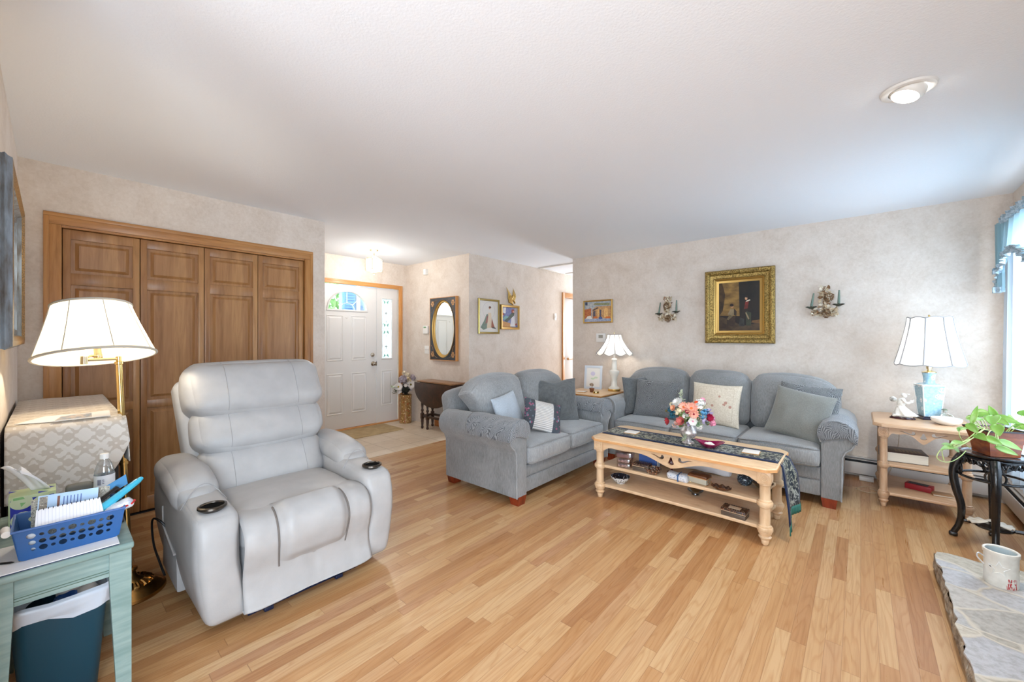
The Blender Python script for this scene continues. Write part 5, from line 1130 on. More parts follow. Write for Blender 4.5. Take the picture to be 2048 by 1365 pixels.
# pine cone candle sconces
def cone(g, c, r, h, m=None, n=7):
    for k in range(n):
        f = k / (n - 1); rr_ = r * math.sin(PI * (0.18 + 0.72 * f)); z = h * (0.5 - f)
        for j in range(9):
            a = 2 * PI * (j / 9 + k * 0.5 / 9); p = Vector((rr_ * math.cos(a), rr_ * math.sin(a), z))
            if m: p = m @ p
            g.sph(Vector(c) + p, (r * 0.2, r * 0.2, r * 0.16), 5)
def sconce(cx, cz, label, lean, seed, tall):
    q = random.Random(seed)
    t = thing('candle_sconce', label, 'sconce', (cx, YS, cz - 0.15)); y = YS - 0.055
    G().tube([(cx, YS - 0.004, cz + 0.16), (cx - 0.01, YS - 0.02, cz), (cx, YS - 0.03, cz - 0.1)], 0.006, 6).tube(spline([(cx - 0.10, y, cz - 0.04), (cx - 0.06, y, cz - 0.10), (cx, y + 0.02, cz - 0.10), (cx + 0.06, y, cz - 0.09), (cx + 0.10, y, cz - 0.03)], 6), 0.005, 6).build('bracket', pm('sconce_iron', (128, 104, 72)), t)
    g = G(); cone(g, (cx + 0.012, y - 0.015, cz - 0.11), 0.033, 0.075); g.build('pine_cone', pm('cone_scale', (150, 116, 78), (84, 54, 32), (90, 90, 90)), t)
    g = G(); cone(g, (cx + 0.03 * tall, y - 0.01, cz + 0.045), 0.036, 0.08, Matrix.Rotation(0.5, 3, 'Y')); g.build('pine_cone', 'cone_scale', t)
    g = G()
    for k in range(190):
        f = q.random(); w_ = 0.10 if f < 0.55 else 0.04
        bx_ = cx + q.uniform(-w_, w_); bz = (cz - 0.10 + q.uniform(-0.03, 0.045)) if f < 0.55 else cz + q.uniform(-0.05, 0.16)
        p = Vector((bx_, y + q.uniform(-0.02, 0.03), bz)); m = Matrix.Rotation(q.uniform(0, 6), 3, 'Y') @ Matrix.Rotation(q.uniform(-0.9, 0.9), 3, 'X')
        l = q.uniform(0.012, 0.026); g.mi = q.choice((0, 0, 1, 2, 2))
        g.face([p + m @ Vector(v) for v in ((-l, 0, 0), (-l * 0.3, -0.003, -l * 0.5), (l, 0, 0), (-l * 0.3, 0.003, l * 0.5))])
    g.build('dried_leaves', [pm('dried_beige', (206, 188, 160), (170, 146, 112), (60, 60, 60)), pm('dried_brown', (132, 98, 66)), pm('dried_pale', (226, 216, 196))], t, flat=True, rec=False)
    for sx in (-1, 1):
        px = cx + sx * 0.105; pz = cz - 0.035 + (0.012 if sx > 0 else -0.005)
        g = G().lathe([(0.012, pz - 0.02), (0.03, pz - 0.008), (0.034, pz), (0.012, pz + 0.002)], (px, y, 0), 14)
        for k in range(12): a = 2 * PI * k / 12; g.sph((px + 0.036 * math.cos(a), y + 0.03 * math.sin(a), pz + 0.004 * math.sin(3 * a)), (0.013, 0.006, 0.004), 5, Matrix.Rotation(a, 3, 'Z'))
        g.build('candle_cup', pm('cup_green', (74, 84, 72), (60, 48, 38), (60, 60, 60)), t)
        tilt = lean * sx
        top = Vector((px + tilt[0] if hasattr(tilt, '__len__') else px + (0.02 if (sx < 0) else 0.004), y, pz + 0.135))
        side = 'left' if sx < 0 else 'right'
        which = 'left sconce, nearer the corner lamp' if cx < -1 else 'right sconce, nearer the window'
        g = G().tube([(px, y, pz + 0.003), (px * 0.5 + top.x * 0.5, y, pz + 0.07), top], [0.0105, 0.009, 0.006], 12)
        tag(g.build('candle', pm('candle_green', (108, 128, 116)), loc=(px, y, pz)), 'green taper candle on the %s arm of the %s' % (side, which), 'candle', 'taper candles')
sconce(-1.775, 1.635, 'pine cone candle sconce between the street scene and the gilt painting', 1, 4, -0.3)
sconce(-0.262, 1.64, 'pine cone candle sconce right of the gilt painting', 1, 9, 1)
# ------------------------------------------------------------------ things on and around the coffee table
def top(o, label, cat, group=None): return tag(o, label, cat, group)
ZT, ZM, ZL = 0.492, 0.272, 0.115
def runner_mat():
    m, nt, p = newmat('brocade_runner'); s = node(nt, 'SeparateXYZ', {0: coords(nt)})
    n = noi(nt, coords(nt), 34, 3, 0.6, 1.5); n2 = noi(nt, coords(nt), 5, 2)
    pat = mixc(nt, n2, rgb(138, 130, 72), rgb(160, 168, 174))
    c = mixc(nt, ramp(nt, n, [(0.49, (0, 0, 0, 1)), (0.54, (1, 1, 1, 1))]), rgb(22, 32, 44), pat)
    e = mth(nt, 'GREATER_THAN', mth(nt, 'ABSOLUTE', s.outputs[1]), 0.104)
    nt.links.new(mixc(nt, e, c, rgb(16, 34, 68)), p.inputs['Base Color']); p.inputs['Roughness'].default_value = 0.6; p.inputs['Sheen Weight'].default_value = 0.05; p.inputs['Specular IOR Level'].default_value = 0.2
    bump(nt, p, n, 0.2, 0.003); return m
rn = thing('table_runner', 'blue and gold brocade runner along the coffee table, hanging over its right end', 'table runner', (-1.0, 3.19, ZT))
def run(u, v):
    L = 1.255; D = 0.31; s_ = u * (L + D); y = 3.19 + (v - 0.5) * 0.285
    if s_ < L - 0.03: p = Vector((-1.645 + s_, y, ZT + 0.004))
    else:
        a = min(1, (s_ - (L - 0.03)) / 0.06); dn = max(0, s_ - L - 0.0)
        w_ = 0.012 * math.sin(v * 8 + 1) * min(1, dn / 0.1) + (-0.02 + 0.062 * v) * min(1, dn / 0.12) + 0.03 * min(1, dn / 0.3) * (1 - v)
        p = Vector((-1.645 + L - 0.03 + 0.042 * math.sin(a * PI / 2) + w_ + 0.02 * min(1, dn / 0.25), y + 0.018 * min(1, dn / 0.25) * (1 if v > 0.5 else -1) * 0.3, ZT + 0.004 - 0.03 * (1 - math.cos(a * PI / 2)) - max(0, dn - 0.03)))
        if v < 0.5: p.z -= max(0, dn - 0.16) * 0.55 * (1 - 2 * v)
    return p
G().sheet(run, 90, 16).build('brocade', runner_mat(), rn, solid=0.002, ang=80)
e0 = [run(1, v / 10) for v in range(11)]
G().sheet(lambda u, v: run(1, u) + Vector((0.003 + 0.004 * math.sin(u * 60) * v, 0, -0.055 * v)), 40, 3).build('tassel_fringe', pbr('green_fringe', (40, 104, 92), 0.7), rn, solid=0.002)
# silver vase and bouquet
vs = thing('flower_vase', 'mottled silver pedestal vase at the middle of the coffee table runner', 'vase', (-0.985, 3.17, ZT + 0.005))
G().lathe([(0.042, 0), (0.044, 0.006), (0.038, 0.014), (0.018, 0.024), (0.02, 0.032), (0.045, 0.05), (0.058, 0.075), (0.06, 0.09), (0.052, 0.104), (0.036, 0.132), (0.03, 0.145), (0.034, 0.16), (0.04, 0.168), (0.036, 0.166), (0.026, 0.145), (0.02, 0.10)], (-0.985, 3.17, ZT + 0.005), 32, cap=False).build('body', pbr('tarnished_silver', (222, 218, 218), 0.38, 0.7, (160, 142, 134), (40, 40, 40), 0.45, 0.7, 4, ((90, 90, 90), 0.3, 0.004)), vs)
bq = thing('bouquet', 'mixed silk flower bouquet in pinks, blues and whites in the silver vase', 'flowers', (-0.985, 3.17, 0.60))
FC = {}
def fm(n, a, b=None):
    if n not in FC: FC[n] = pbr('petal_' + n, a, 0.7, 0, b, (60, 60, 60), 0.35, 0.65, 3, spec=0.2) if b else pbr('petal_' + n, a, 0.7, spec=0.2)
    return FC[n]
def petal(g, c, m, l, w, cup=0.2):
    pts = [(0, 0, 0), (l * 0.35, w * 0.42, cup * l * 0.12), (l * 0.75, w * 0.5, cup * l * 0.5), (l, 0.0, cup * l), (l * 0.75, -w * 0.5, cup * l * 0.5), (l * 0.35, -w * 0.42, cup * l * 0.12)]
    mid = (l * 0.6, 0, cup * l * 0.28)
    P = [g.bm.verts.new(Vector(c) + m @ Vector(p)) for p in pts]; q = g.bm.verts.new(Vector(c) + m @ Vector(mid))
    for i in range(6): f = g.bm.faces.new((P[i], P[(i + 1) % 6], q)); f.material_index = g.mi
def bloom(par, c, nrm, r, mats, n=14, layers=2, cup=0.25, core=0.22, name='bloom', w=0.5):
    z = Vector(nrm).normalized(); B = basis(z).to_3x3(); g = G()
    for L in range(layers):
        for k in range(n):
            a = 2 * PI * (k + 0.5 * L) / n; m = B @ Matrix.Rotation(a, 3, 'Z')
            petal(g, Vector(c) + z * 0.003 * L, m, r * (1 - 0.22 * L), r * w, cup + 0.35 * L)
    g.mi = 1; g.sph(Vector(c) + z * r * 0.12, r * core, 8)
    return g.build(name, [mats[0], mats[1]], par, flat=False, ang=80, rec=False)
def cluster(par, c, R, n, r, mat, seed, name='blossom_cluster'):
    q = random.Random(seed); g = G()
    for _ in range(n):
        d = Vector((q.gauss(0, 1), q.gauss(0, 1), q.gauss(0, 1))).normalized() * R * (0.5 + 0.5 * q.random()); B = basis(d if d.length else (0, 0, 1)).to_3x3()
        for k in range(5): petal(g, Vector(c) + d, B @ Matrix.Rotation(2 * PI * k / 5 + q.random(), 3, 'Z'), r, r * 0.9, 0.3)
    return g.build(name, mat, par, rec=False, ang=80)
def leafy(par, pts, l, w, mat, seed, name='leaf_spray'):
    q = random.Random(seed); g = G().tube(spline(pts, 4), 0.0015, 5); sp = spline(pts, 4)
    for i, p in enumerate(sp[2:]):
        for sg in (-1, 1): petal(g, p, Matrix.Rotation(q.uniform(0, 6), 3, 'Z') @ Matrix.Rotation(-0.5 + q.uniform(-0.4, 0.4), 3, 'Y'), l, w, 0.1)
    return g.build(name, mat, par, rec=False, ang=80)
vc = Vector((-0.985, 3.17, 0.69)); cd = Vector((0.3, -0.95, 0.05))  # the side of the bouquet that faces the room
def at(dx, dz, dep): # position in the bouquet: dx along x, dz up, dep towards the room
    return Vector((-0.985 + dx * 0.95 + 0.3 * dep, 3.17 + dx * 0.3 - dep * 0.95, 0.72 + dz))
YW = fm('yellow', (206, 176, 96)); OR = fm('orange', (214, 120, 70))
bloom(bq, at(0.02, 0.055, 0.095), (0.25, -0.8, 0.5), 0.052, (fm('coral', (232, 158, 138), (240, 186, 168)), OR), 13, 3, w=0.27)
bloom(bq, at(-0.03, 0.06, 0.075), (-0.1, -0.8, 0.5), 0.045, (fm('coral', (232, 158, 138)), OR), 12, 2, w=0.27)
bloom(bq, at(0.035, 0.02, 0.10), (0.3, -0.9, 0.1), 0.042, (fm('coral', (232, 158, 138)), fm('crimson', (150, 26, 62))), 12, 2, w=0.27)
bloom(bq, at(-0.075, 0.085, 0.04), (-0.5, -0.6, 0.7), 0.05, (fm('white', (226, 228, 224), (238, 238, 236)), fm('cream', (232, 222, 190))), 15, 3, 0.12, 0.14, w=0.2)
bloom(bq, at(-0.10, 0.045, 0.06), (-0.5, -0.8, 0.3), 0.026, (fm('peach', (240, 182, 146)), OR), 10, 3, 0.6)
bloom(bq, at(-0.045, -0.04, 0.10), (-0.2, -0.95, 0.2), 0.034, (fm('rose', (206, 104, 104), (226, 150, 140)), fm('rose_heart', (150, 84, 60))), 7, 3, 0.9, w=0.9)
bloom(bq, at(0.03, -0.035, 0.10), (0.3, -0.9, 0.0), 0.034, (fm('white', (226, 228, 224)), fm('pink', (222, 150, 176))), 6, 2, 0.4, w=0.9)
bloom(bq, at(0.135, -0.005, 0.07), (0.7, -0.7, 0.2), 0.03, (fm('crimson', (150, 26, 62), (190, 40, 80)), fm('crimson', (150, 26, 62))), 8, 2, 0.7, w=0.8)
bloom(bq, at(-0.135, -0.055, 0.05), (-0.8, -0.5, -0.1), 0.032, (fm('red', (168, 48, 58), (190, 70, 76)), fm('red', (168, 48, 58))), 7, 2, 0.8, w=0.8)
bloom(bq, at(-0.005, 0.035, 0.104), (0, -1, 0.1), 0.018, (fm('crimson', (150, 26, 62)), fm('crimson', (150, 26, 62))), 6, 2, 0.8, w=0.8)
bloom(bq, at(0.055, 0.09, 0.05), (0.3, -0.6, 0.7), 0.02, (fm('orange_red', (206, 84, 50)), OR), 8, 2, 0.6)
for i, (dx, dz, dp, R, n, r, nm, a) in enumerate(((0.085, 0.09, 0.03, 0.035, 22, 0.014, 'white', None), (0.075, 0.07, 0.07, 0.03, 18, 0.013, 'white', None), (0.10, 0.11, 0.0, 0.02, 12, 0.012, 'pink', None), (0.095, 0.015, 0.085, 0.034, 30, 0.011, 'blue', (92, 150, 190)), (0.12, 0.03, 0.05, 0.025, 16, 0.011, 'blue', None), (-0.105, -0.005, 0.075, 0.034, 30, 0.010, 'teal', (40, 92, 112)), (-0.125, 0.02, 0.03, 0.025, 16, 0.010, 'teal', None), (-0.055, 0.035, 0.085, 0.028, 14, 0.012, 'cream', None), (-0.08, 0.02, 0.08, 0.02, 10, 0.012, 'cream', None), (-0.115, 0.065, 0.02, 0.02, 10, 0.012, 'cream', None), (-0.02, -0.0, 0.10, 0.02, 10, 0.014, 'white', None), (0.14, 0.03, 0.03, 0.025, 14, 0.013, 'lilac', (190, 178, 214)), (0.11, -0.035, 0.085, 0.02, 10, 0.013, 'lilac', None), (0.165, -0.045, 0.05, 0.024, 14, 0.013, 'pink', None), (0.165, -0.02, 0.02, 0.02, 10, 0.013, 'pink', None), (0.075, -0.075, 0.075, 0.02, 8, 0.016, 'white', None), (0.06, -0.055, 0.085, 0.016, 8, 0.014, 'white', None), (-0.09, -0.075, 0.08, 0.022, 8, 0.016, 'blush', (232, 206, 196)), (-0.075, -0.055, 0.085, 0.018, 8, 0.016, 'salmon', (226, 158, 136)), (0.0, -0.06, 0.085, 0.014, 8, 0.010, 'lilac', None))):
    cluster(bq, at(dx, dz, dp), R, n, r, FC[nm] if a is None and nm in FC else fm(nm, a or (230, 200, 206)), 40 + i)
SG_ = fm('sage', (186, 196, 170)); GN = fm('green', (96, 118, 66), (130, 150, 96))
leafy(bq, [at(-0.03, 0.08, 0.0), at(-0.05, 0.13, 0.0), at(-0.055, 0.165, -0.01)], 0.026, 0.018, SG_, 1)
leafy(bq, [at(0.06, -0.03, 0.09), at(0.075, -0.05, 0.10), at(0.07, -0.075, 0.10)], 0.03, 0.03, fm('pale_green', (178, 206, 172)), 2)
leafy(bq, [at(-0.05, -0.07, 0.07), at(-0.06, -0.09, 0.09)], 0.04, 0.03, GN, 3)
leafy(bq, [at(0.10, -0.04, 0.06), at(0.12, -0.05, 0.08), at(0.13, -0.06, 0.08)], 0.025, 0.016, GN, 4)
leafy(bq, [at(-0.13, 0.0, 0.03), at(-0.16, 0.01, 0.03)], 0.025, 0.014, fm('olive', (150, 136, 84)), 5)
leafy(bq, [at(-0.015, -0.14, 0.06), at(-0.02, -0.17, 0.07), at(-0.04, -0.195, 0.07)], 0.026, 0.016, SG_, 6)
g = G()
for i in range(26):
    q = random.Random(i); e = at(q.uniform(-0.12, 0.13), q.uniform(-0.04, 0.08), q.uniform(-0.02, 0.07)); g.tube([(-0.985, 3.17, 0.62), ((e.x - 0.985) / 2, (e.y + 3.17) / 2, 0.68), e], 0.0016, 5)
g.build('stems', GN, bq)
cluster(bq, at(0, 0.0, 0.02), 0.085, 90, 0.022, GN, 99, 'foliage')
# red glass dish with white candies
ds = thing('glass_dish', 'wavy magenta red glass dish right of the silver vase', 'dish', (-0.83, 3.14, ZT + 0.006))
def dish(u, v):
    a = 2 * PI * u; r = 0.018 + 0.062 * v ** 0.8; k = 1 + 0.28 * v ** 2 * abs(math.cos(a)) ** 2
    return Vector((-0.83 + r * k * math.cos(a + 0.3), 3.14 + r * 0.8 * math.sin(a + 0.3), ZT + 0.006 + 0.044 * v ** 1.3 + 0.010 * v ** 2 * math.cos(2 * a)))
M['ruby'] = pbr('ruby_glass', (168, 22, 92), 0.06, trans=0.45, coat=0.5)
g = G().sheet(dish, 40, 10, closed=True); g.lathe([(0.0181, 0.006), (0.0, 0.006)], (-0.83, 3.14, ZT + 0.0005), 20, cap=False); g.build('bowl', 'ruby', ds, solid=0.003, ang=70)
for i, (dx, dy, dz) in enumerate(((-0.012, -0.01, 0.026), (0.02, -0.008, 0.022), (0.0, 0.018, 0.024))):
    top(G().sph((-0.83 + dx, 3.14 + dy, ZT + 0.006 + dz), (0.021, 0.015, 0.015), 10).build('candy', pbr('white_candy', (236, 234, 228), 0.35), loc=(-0.83 + dx, 3.14 + dy, ZT + dz)), 'white egg shaped candy in the red glass dish', 'candy', 'white candies in the glass dish')
M['coaster'] = pbr('white_tile_coaster', (230, 226, 220), 0.35); M['cork'] = pbr('cork', (196, 150, 96), 0.8)
for x, y, rz, lb in ((-1.45, 3.205, 0.06, 'white square coaster on the left end of the brocade runner'), (-0.575, 3.20, 0.05, 'white square coaster on the right end of the brocade runner')):
    t = thing('coaster', lb, 'coaster', (x, y, ZT + 0.006), rz, 'coasters on the runner')
    G().box(-0.052, 0.052, -0.05, 0.05, 0, 0.004).build('cork_backing', 'cork', t, local=True); G().box(-0.05, 0.05, -0.048, 0.048, 0.004, 0.010, 0.002).build('tile', 'coaster', t, local=True)
# middle shelf
M['clear'] = glass_mat('clear_acrylic', (244, 240, 242), mix=0.82)
for k, (x, y, z, w_, d_, h, c1) in enumerate(((-1.41, 2.985, ZM, 0.105, 0.08, 0.036, (214, 188, 178)), (-1.41, 2.985, ZM + 0.0375, 0.105, 0.08, 0.036, (196, 160, 156)), (-1.41, 2.985, ZM + 0.075, 0.13, 0.085, 0.05, (128, 96, 104)))):
    t = thing('acrylic_box', ('lowest', 'middle', 'topmost')[k] + ' clear acrylic box of the stack at the left of the table shelf', 'box', (x, y, z), 0.08, 'stacked acrylic boxes')
    G().box(-w_ / 2, w_ / 2, -d_ / 2, d_ / 2, 0, h, 0.003).build('case', 'clear', t, local=True)
    G().box(-w_ / 2 + 0.008, w_ / 2 - 0.02, -d_ / 2 + 0.01, d_ / 2 - 0.01, 0.004, h * 0.7, 0.004).build('contents', pbr('packed_contents', c1, 0.7, 0, (120, 96, 100), (60, 60, 60)), t, local=True)
def inlay(name, c, w_, d_, h, rz, label, plaque):
    t = thing(name, label, 'box', c, rz)
    M['inlay'] = M.get('inlay') or speckle('inlaid_brown_wood', (54, 34, 26), [(70, 42, 30), (60, 36, 28), (196, 170, 140), (110, 60, 36), (58, 36, 28), (140, 84, 50)], 120, 0.35)
    G().box(-w_ / 2, w_ / 2, -d_ / 2, d_ / 2, 0, h * 0.52, 0.002).build('base', pm('inlay_base', (112, 98, 84), (70, 58, 50), (8, 8, 300)), t, local=True)
    l = G().box(-w_ / 2 - 0.002, w_ / 2 + 0.002, -d_ / 2 - 0.002, d_ / 2 + 0.002, h * 0.54, h, 0.003).build('lid', 'inlay', t, local=True)
    g = G().box(-w_ / 2 - 0.0025, w_ / 2 + 0.0025, -d_ / 2 - 0.0025, d_ / 2 + 0.0025, h * 0.62, h * 0.72, 0).build('lid_band', pm('inlay_band', (176, 156, 130)), l, local=True)
    g = G(); n = int(w_ / 0.014)
    for i in range(n):
        x = -w_ / 2 + (i + 0.5) * w_ / n
        for y in (-d_ / 2 + 0.008, d_ / 2 - 0.008): g.face([(x - 0.004, y - 0.004, h + 0.0006), (x + 0.004, y - 0.004, h + 0.0006), (x, y + 0.005, h + 0.0006)])
    g.build('inlay_border', pm('inlay_pale', (214, 196, 170)), l, local=True, flat=True)
    if plaque:
        G().box(-w_ * 0.24, w_ * 0.24, -d_ * 0.24, d_ * 0.24, h, h + 0.001).build('plaque', 'inlay_pale', l, local=True)
    return t
inlay('inlaid_box', (-1.275, 3.0, ZM), 0.12, 0.085, 0.055, 0.03, 'dark inlaid wooden box on the shelf beside the acrylic boxes', False)
t = thing('mosaic_bowl', 'small round bowl of orange and white mosaic on the table shelf', 'bowl', (-1.18, 2.975, ZM))
M['mosaic'] = speckle('orange_mosaic', (60, 40, 34), [(206, 120, 50), (226, 210, 190), (150, 60, 36), (226, 160, 90), (70, 44, 40), (200, 190, 176)], 130, 0.3, coat=0.4)
G().lathe([(0.03, 0.0), (0.032, 0.004), (0.05, 0.018), (0.062, 0.042), (0.058, 0.044), (0.045, 0.02), (0, 0.012)], (-1.18, 2.975, ZM), 28, cap=True).build('bowl_body', 'mosaic', t)
t = thing('ruby_goblet', 'dark ruby glass goblet on the shelf under the pierced apron', 'goblet', (-1.085, 3.10, ZM))
G().lathe([(0.032, 0), (0.034, 0.004), (0.008, 0.010), (0.006, 0.04), (0.014, 0.044), (0.040, 0.056), (0.047, 0.080), (0.038, 0.11), (0.024, 0.125), (0.02, 0.14), (0.026, 0.165), (0.022, 0.164), (0.016, 0.14), (0.0, 0.12)], (-1.085, 3.10, ZM), 26, cap=True).build('goblet_body', pbr('dark_ruby_glass', (104, 14, 46), 0.08, trans=0.25, coat=0.6), t)
t = thing('wrapped_parcel', 'blue and white patterned wrapped bundle tied with a blue ribbon on the shelf', 'parcel', (-0.985, 2.96, ZM))
M['blue_print'] = speckle('blue_white_print', (214, 216, 220), [(150, 164, 186), (206, 210, 218), (110, 130, 164), (222, 222, 224), (180, 190, 204), (216, 218, 220)], 130, 0.7)
G().soft((-0.99, 2.96, ZM + 0.027), (0.15, 0.085, 0.050), 0.022, 8, fn=lambda p, u: (p.x, p.y, p.z * (1 + 0.25 * (abs(u.x) - 0.5))), wr=0.012, ws=14).build('bundle', 'blue_print', t)
G().soft((-0.98, 2.96, ZM + 0.027), (0.010, 0.089, 0.052), 0.004, 6).build('ribbon', pm('ribbon_blue', (60, 96, 140)), t)
t = thing('keepsake_box', 'book shaped box with a brown lid and pale sides on the table shelf', 'box', (-0.855, 3.0, ZM), -0.12)
G().box(-0.062, 0.062, -0.042, 0.042, 0.006, 0.046, 0.006).build('base', pm('pale_sage_box', (176, 172, 156)), t, local=True)
l = G().box(-0.065, 0.065, -0.045, 0.045, 0.046, 0.066, 0.006).build('lid', pm('brown_lid', (110, 66, 38), (84, 48, 28), (30, 8, 30), 0.3), t, local=True)
G().box(-0.066, 0.066, -0.046, 0.046, 0.0455, 0.05).build('lid_edge', pm('tan_edge', (196, 146, 92)), l, local=True)
for sx in (-1, 1):
    for sy in (-1, 1): G().sph((sx * 0.053, sy * 0.034, 0.004), 0.0042, 6).build('foot', 'brass', t, local=True)
t = thing('carved_leaf_dish', 'dark brown leaf shaped wooden dish with a curled stem on the shelf', 'dish', (-0.715, 2.95, ZM), -0.05)
def leafd(u, v):
    a = 2 * PI * u; r = v; return Vector((0.062 * r * math.cos(a) + 0.01, 0.03 * r * math.sin(a), 0.004 + 0.024 * v ** 2 + 0.006 * v * math.sin(9 * a)))
G().sheet(leafd, 50, 8, closed=True).build('dish_body', pbr('dark_carved_wood', (58, 34, 22), 0.5, 0, (96, 60, 36), (40, 40, 40)), t, local=True, solid=0.005)
G().tube(spline([(-0.05, 0, 0.02), (-0.075, 0.005, 0.03), (-0.07, 0.01, 0.045), (-0.055, 0.005, 0.038), (-0.06, -0.01, 0.02), (-0.085, -0.015, 0.006)], 6), 0.0025, 6).build('curled_stem', pm('twig', (128, 88, 52)), t, local=True)
t = thing('painted_jar', 'small round dark floral jar at the back right of the table shelf', 'jar', (-0.61, 3.18, ZM))
G().lathe([(0.03, 0), (0.044, 0.014), (0.05, 0.036), (0.044, 0.058), (0.034, 0.066), (0.03, 0.064), (0, 0.03)], (-0.61, 3.18, ZM), 24).build('jar_body', speckle('dark_blue_floral', (46, 56, 66), [(60, 74, 90), (150, 166, 180), (48, 60, 62), (96, 120, 130), (50, 58, 66), (70, 90, 80)], 110, 0.2, coat=0.5), t)
top(G().soft((-0.93, 3.30, ZM + 0.035), (0.42, 0.12, 0.07), 0.03, 8, wr=0.02, ws=12, seed=5).build('tissue_paper', pbr('crumpled_tissue', (222, 222, 226), 0.8), loc=(-0.93, 3.3, ZM)), 'crumpled white tissue paper at the back of the middle table shelf', 'paper')
top(G().soft((-1.15, 3.24, ZM + 0.03), (0.16, 0.09, 0.06), 0.028, 8, wr=0.016, ws=14, seed=8).build('cloth_bundle', pbr('taupe_cloth', (150, 132, 124), 0.9), loc=(-1.15, 3.24, ZM)), 'taupe cloth bundle behind the mosaic bowl on the table shelf', 'cloth')
for k in range(3):
    top(G().prism([(-1.335, 3.08 + k * 0.03), (-1.20, 3.10 + k * 0.03), (-1.20, 3.104 + k * 0.03), (-1.335, 3.084 + k * 0.03)], 'xy', ZM + 0.001, ZM + 0.10 - 0.006 * k).build('booklet', pm(('book_blue', 'book_white', 'book_grey')[k], ((60, 88, 150), (222, 222, 224), (176, 186, 200))[k]), loc=(-1.27, 3.09 + k * 0.03, ZM)), ('front blue', 'middle white', 'rear grey')[k] + ' booklet standing behind the inlaid box on the shelf', 'booklet', 'booklets behind the inlaid box')
t = thing('wooden_scoop', 'pale and dark wooden dish at the right end of the table shelf', 'dish', (-0.505, 3.19, ZM))
G().lathe([(0.03, 0), (0.035, 0.004), (0.065, 0.036), (0.061, 0.037), (0.03, 0.008), (0, 0.006)], (-0.505, 3.19, ZM), 26, sy=1.2).build('bowl_body', pm('dark_bowl', (64, 44, 32), (150, 124, 84), (14, 14, 14)), t)
# bottom shelf
t = thing('blue_white_bowl', 'blue and white patterned porcelain bowl on the lowest table shelf', 'bowl', (-1.475, 3.04, ZL))
M['delft'] = speckle('blue_white_glaze', (226, 228, 228), [(40, 48, 64), (222, 224, 226), (60, 70, 90), (224, 226, 226), (90, 104, 126), (36, 42, 58)], 90, 0.12, coat=0.5)
b = G().lathe([(0.034, 0), (0.036, 0.008), (0.05, 0.018), (0.072, 0.042), (0.078, 0.056), (0.074, 0.0565)], (-1.475, 3.04, ZL), 32, cap=False).build('outer_glaze', 'delft', t)
M['delft_d'] = speckle('dark_blue_glaze', (28, 34, 46), [(36, 42, 56), (180, 186, 190), (30, 36, 48), (120, 128, 138), (34, 40, 52), (28, 34, 46)], 90, 0.12, coat=0.5)
G().lathe([(0.0745, 0.056), (0.068, 0.042), (0.045, 0.02), (0.0, 0.014)], (-1.475, 3.04, ZL), 32, cap=False).build('inner_glaze', 'delft_d', t)
inlay('inlaid_box', (-0.63, 2.985, ZL), 0.145, 0.095, 0.05, -0.06, 'inlaid wooden box with a pale name plaque on the lowest table shelf', True)
t = thing('silver_dish', 'small silver dish at the back of the lowest table shelf', 'dish', (-0.94, 3.19, ZL))
G().lathe([(0.028, 0), (0.024, 0.006), (0.05, 0.026), (0.056, 0.034), (0.052, 0.034), (0.02, 0.012), (0, 0.012)], (-0.94, 3.19, ZL), 28).build('dish_body', pbr('dark_silver', (150, 154, 158), 0.2, 1.0), t)

# ------------------------------------------------------------------ on the end table by the window
EZ, EM, EL = 0.645, 0.335, 0.115
t = thing('figurine', 'white porcelain figurine of a lady in a swirling gown on a dark base', 'figurine', (0.255, 4.50, EZ))
fx, fy = 0.255, 4.50
G().lathe([(0.075, 0), (0.078, 0.005), (0.07, 0.012), (0.068, 0.018)], (fx, fy, EZ), 28, sy=0.62).build('base', pbr('dark_cherry_base', (54, 22, 26), 0.2), t)
PW = pbr('antiqued_porcelain', (226, 222, 214), 0.35, 0, (150, 142, 132), (60, 60, 60), 0.55, 0.8, 4, ((50, 50, 50), 0.4, 0.006))
z0 = EZ + 0.018
g = G().soft((fx, fy, z0 + 0.008), (0.12, 0.07, 0.022), 0.01, 8, wr=0.01, ws=30)
def gown(u, v):
    a = 2 * PI * u; r = 0.048 * (1 - v) ** 1.3 + 0.022; k = 1 + 0.14 * math.sin(7 * a + 3 * v) * (1 - v)
    return Vector((fx + 0.02 * (1 - v) ** 2 - 0.012 * v + r * k * math.cos(a), fy + r * 0.75 * k * math.sin(a), z0 + 0.012 + 0.085 * v))
g.sheet(gown, 42, 12, closed=True)
g.tube(spline([(fx - 0.012, fy, z0 + 0.09), (fx - 0.004, fy, z0 + 0.12), (fx + 0.006, fy, z0 + 0.148)], 5), [0.022, 0.024, 0.025, 0.026, 0.026, 0.026, 0.025, 0.023, 0.018, 0.012, 0.010], 12)
g.sph((fx + 0.012, fy, z0 + 0.168), (0.015, 0.014, 0.018), 12).sph((fx + 0.005, fy, z0 + 0.176), (0.016, 0.015, 0.014), 10).sph((fx + 0.03, fy - 0.004, z0 + 0.182), (0.014, 0.006, 0.004), 8)
g.tube(spline([(fx - 0.004, fy - 0.02, z0 + 0.142), (fx + 0.02, fy - 0.03, z0 + 0.115), (fx + 0.045, fy - 0.015, z0 + 0.118)], 5), [0.009] * 10 + [0.006], 8).tube(spline([(fx - 0.004, fy + 0.018, z0 + 0.142), (fx - 0.03, fy + 0.01, z0 + 0.12), (fx - 0.05, fy, z0 + 0.13)], 5), [0.009] * 10 + [0.006], 8)
g.build('figure', PW, t, ang=60)
G().sph((fx - 0.055, fy, z0 + 0.135), (0.024, 0.018, 0.022), 10).build('fan', pbr('grey_glaze', (120, 118, 114), 0.35, 0, (190, 186, 178), (40, 40, 40)), t)
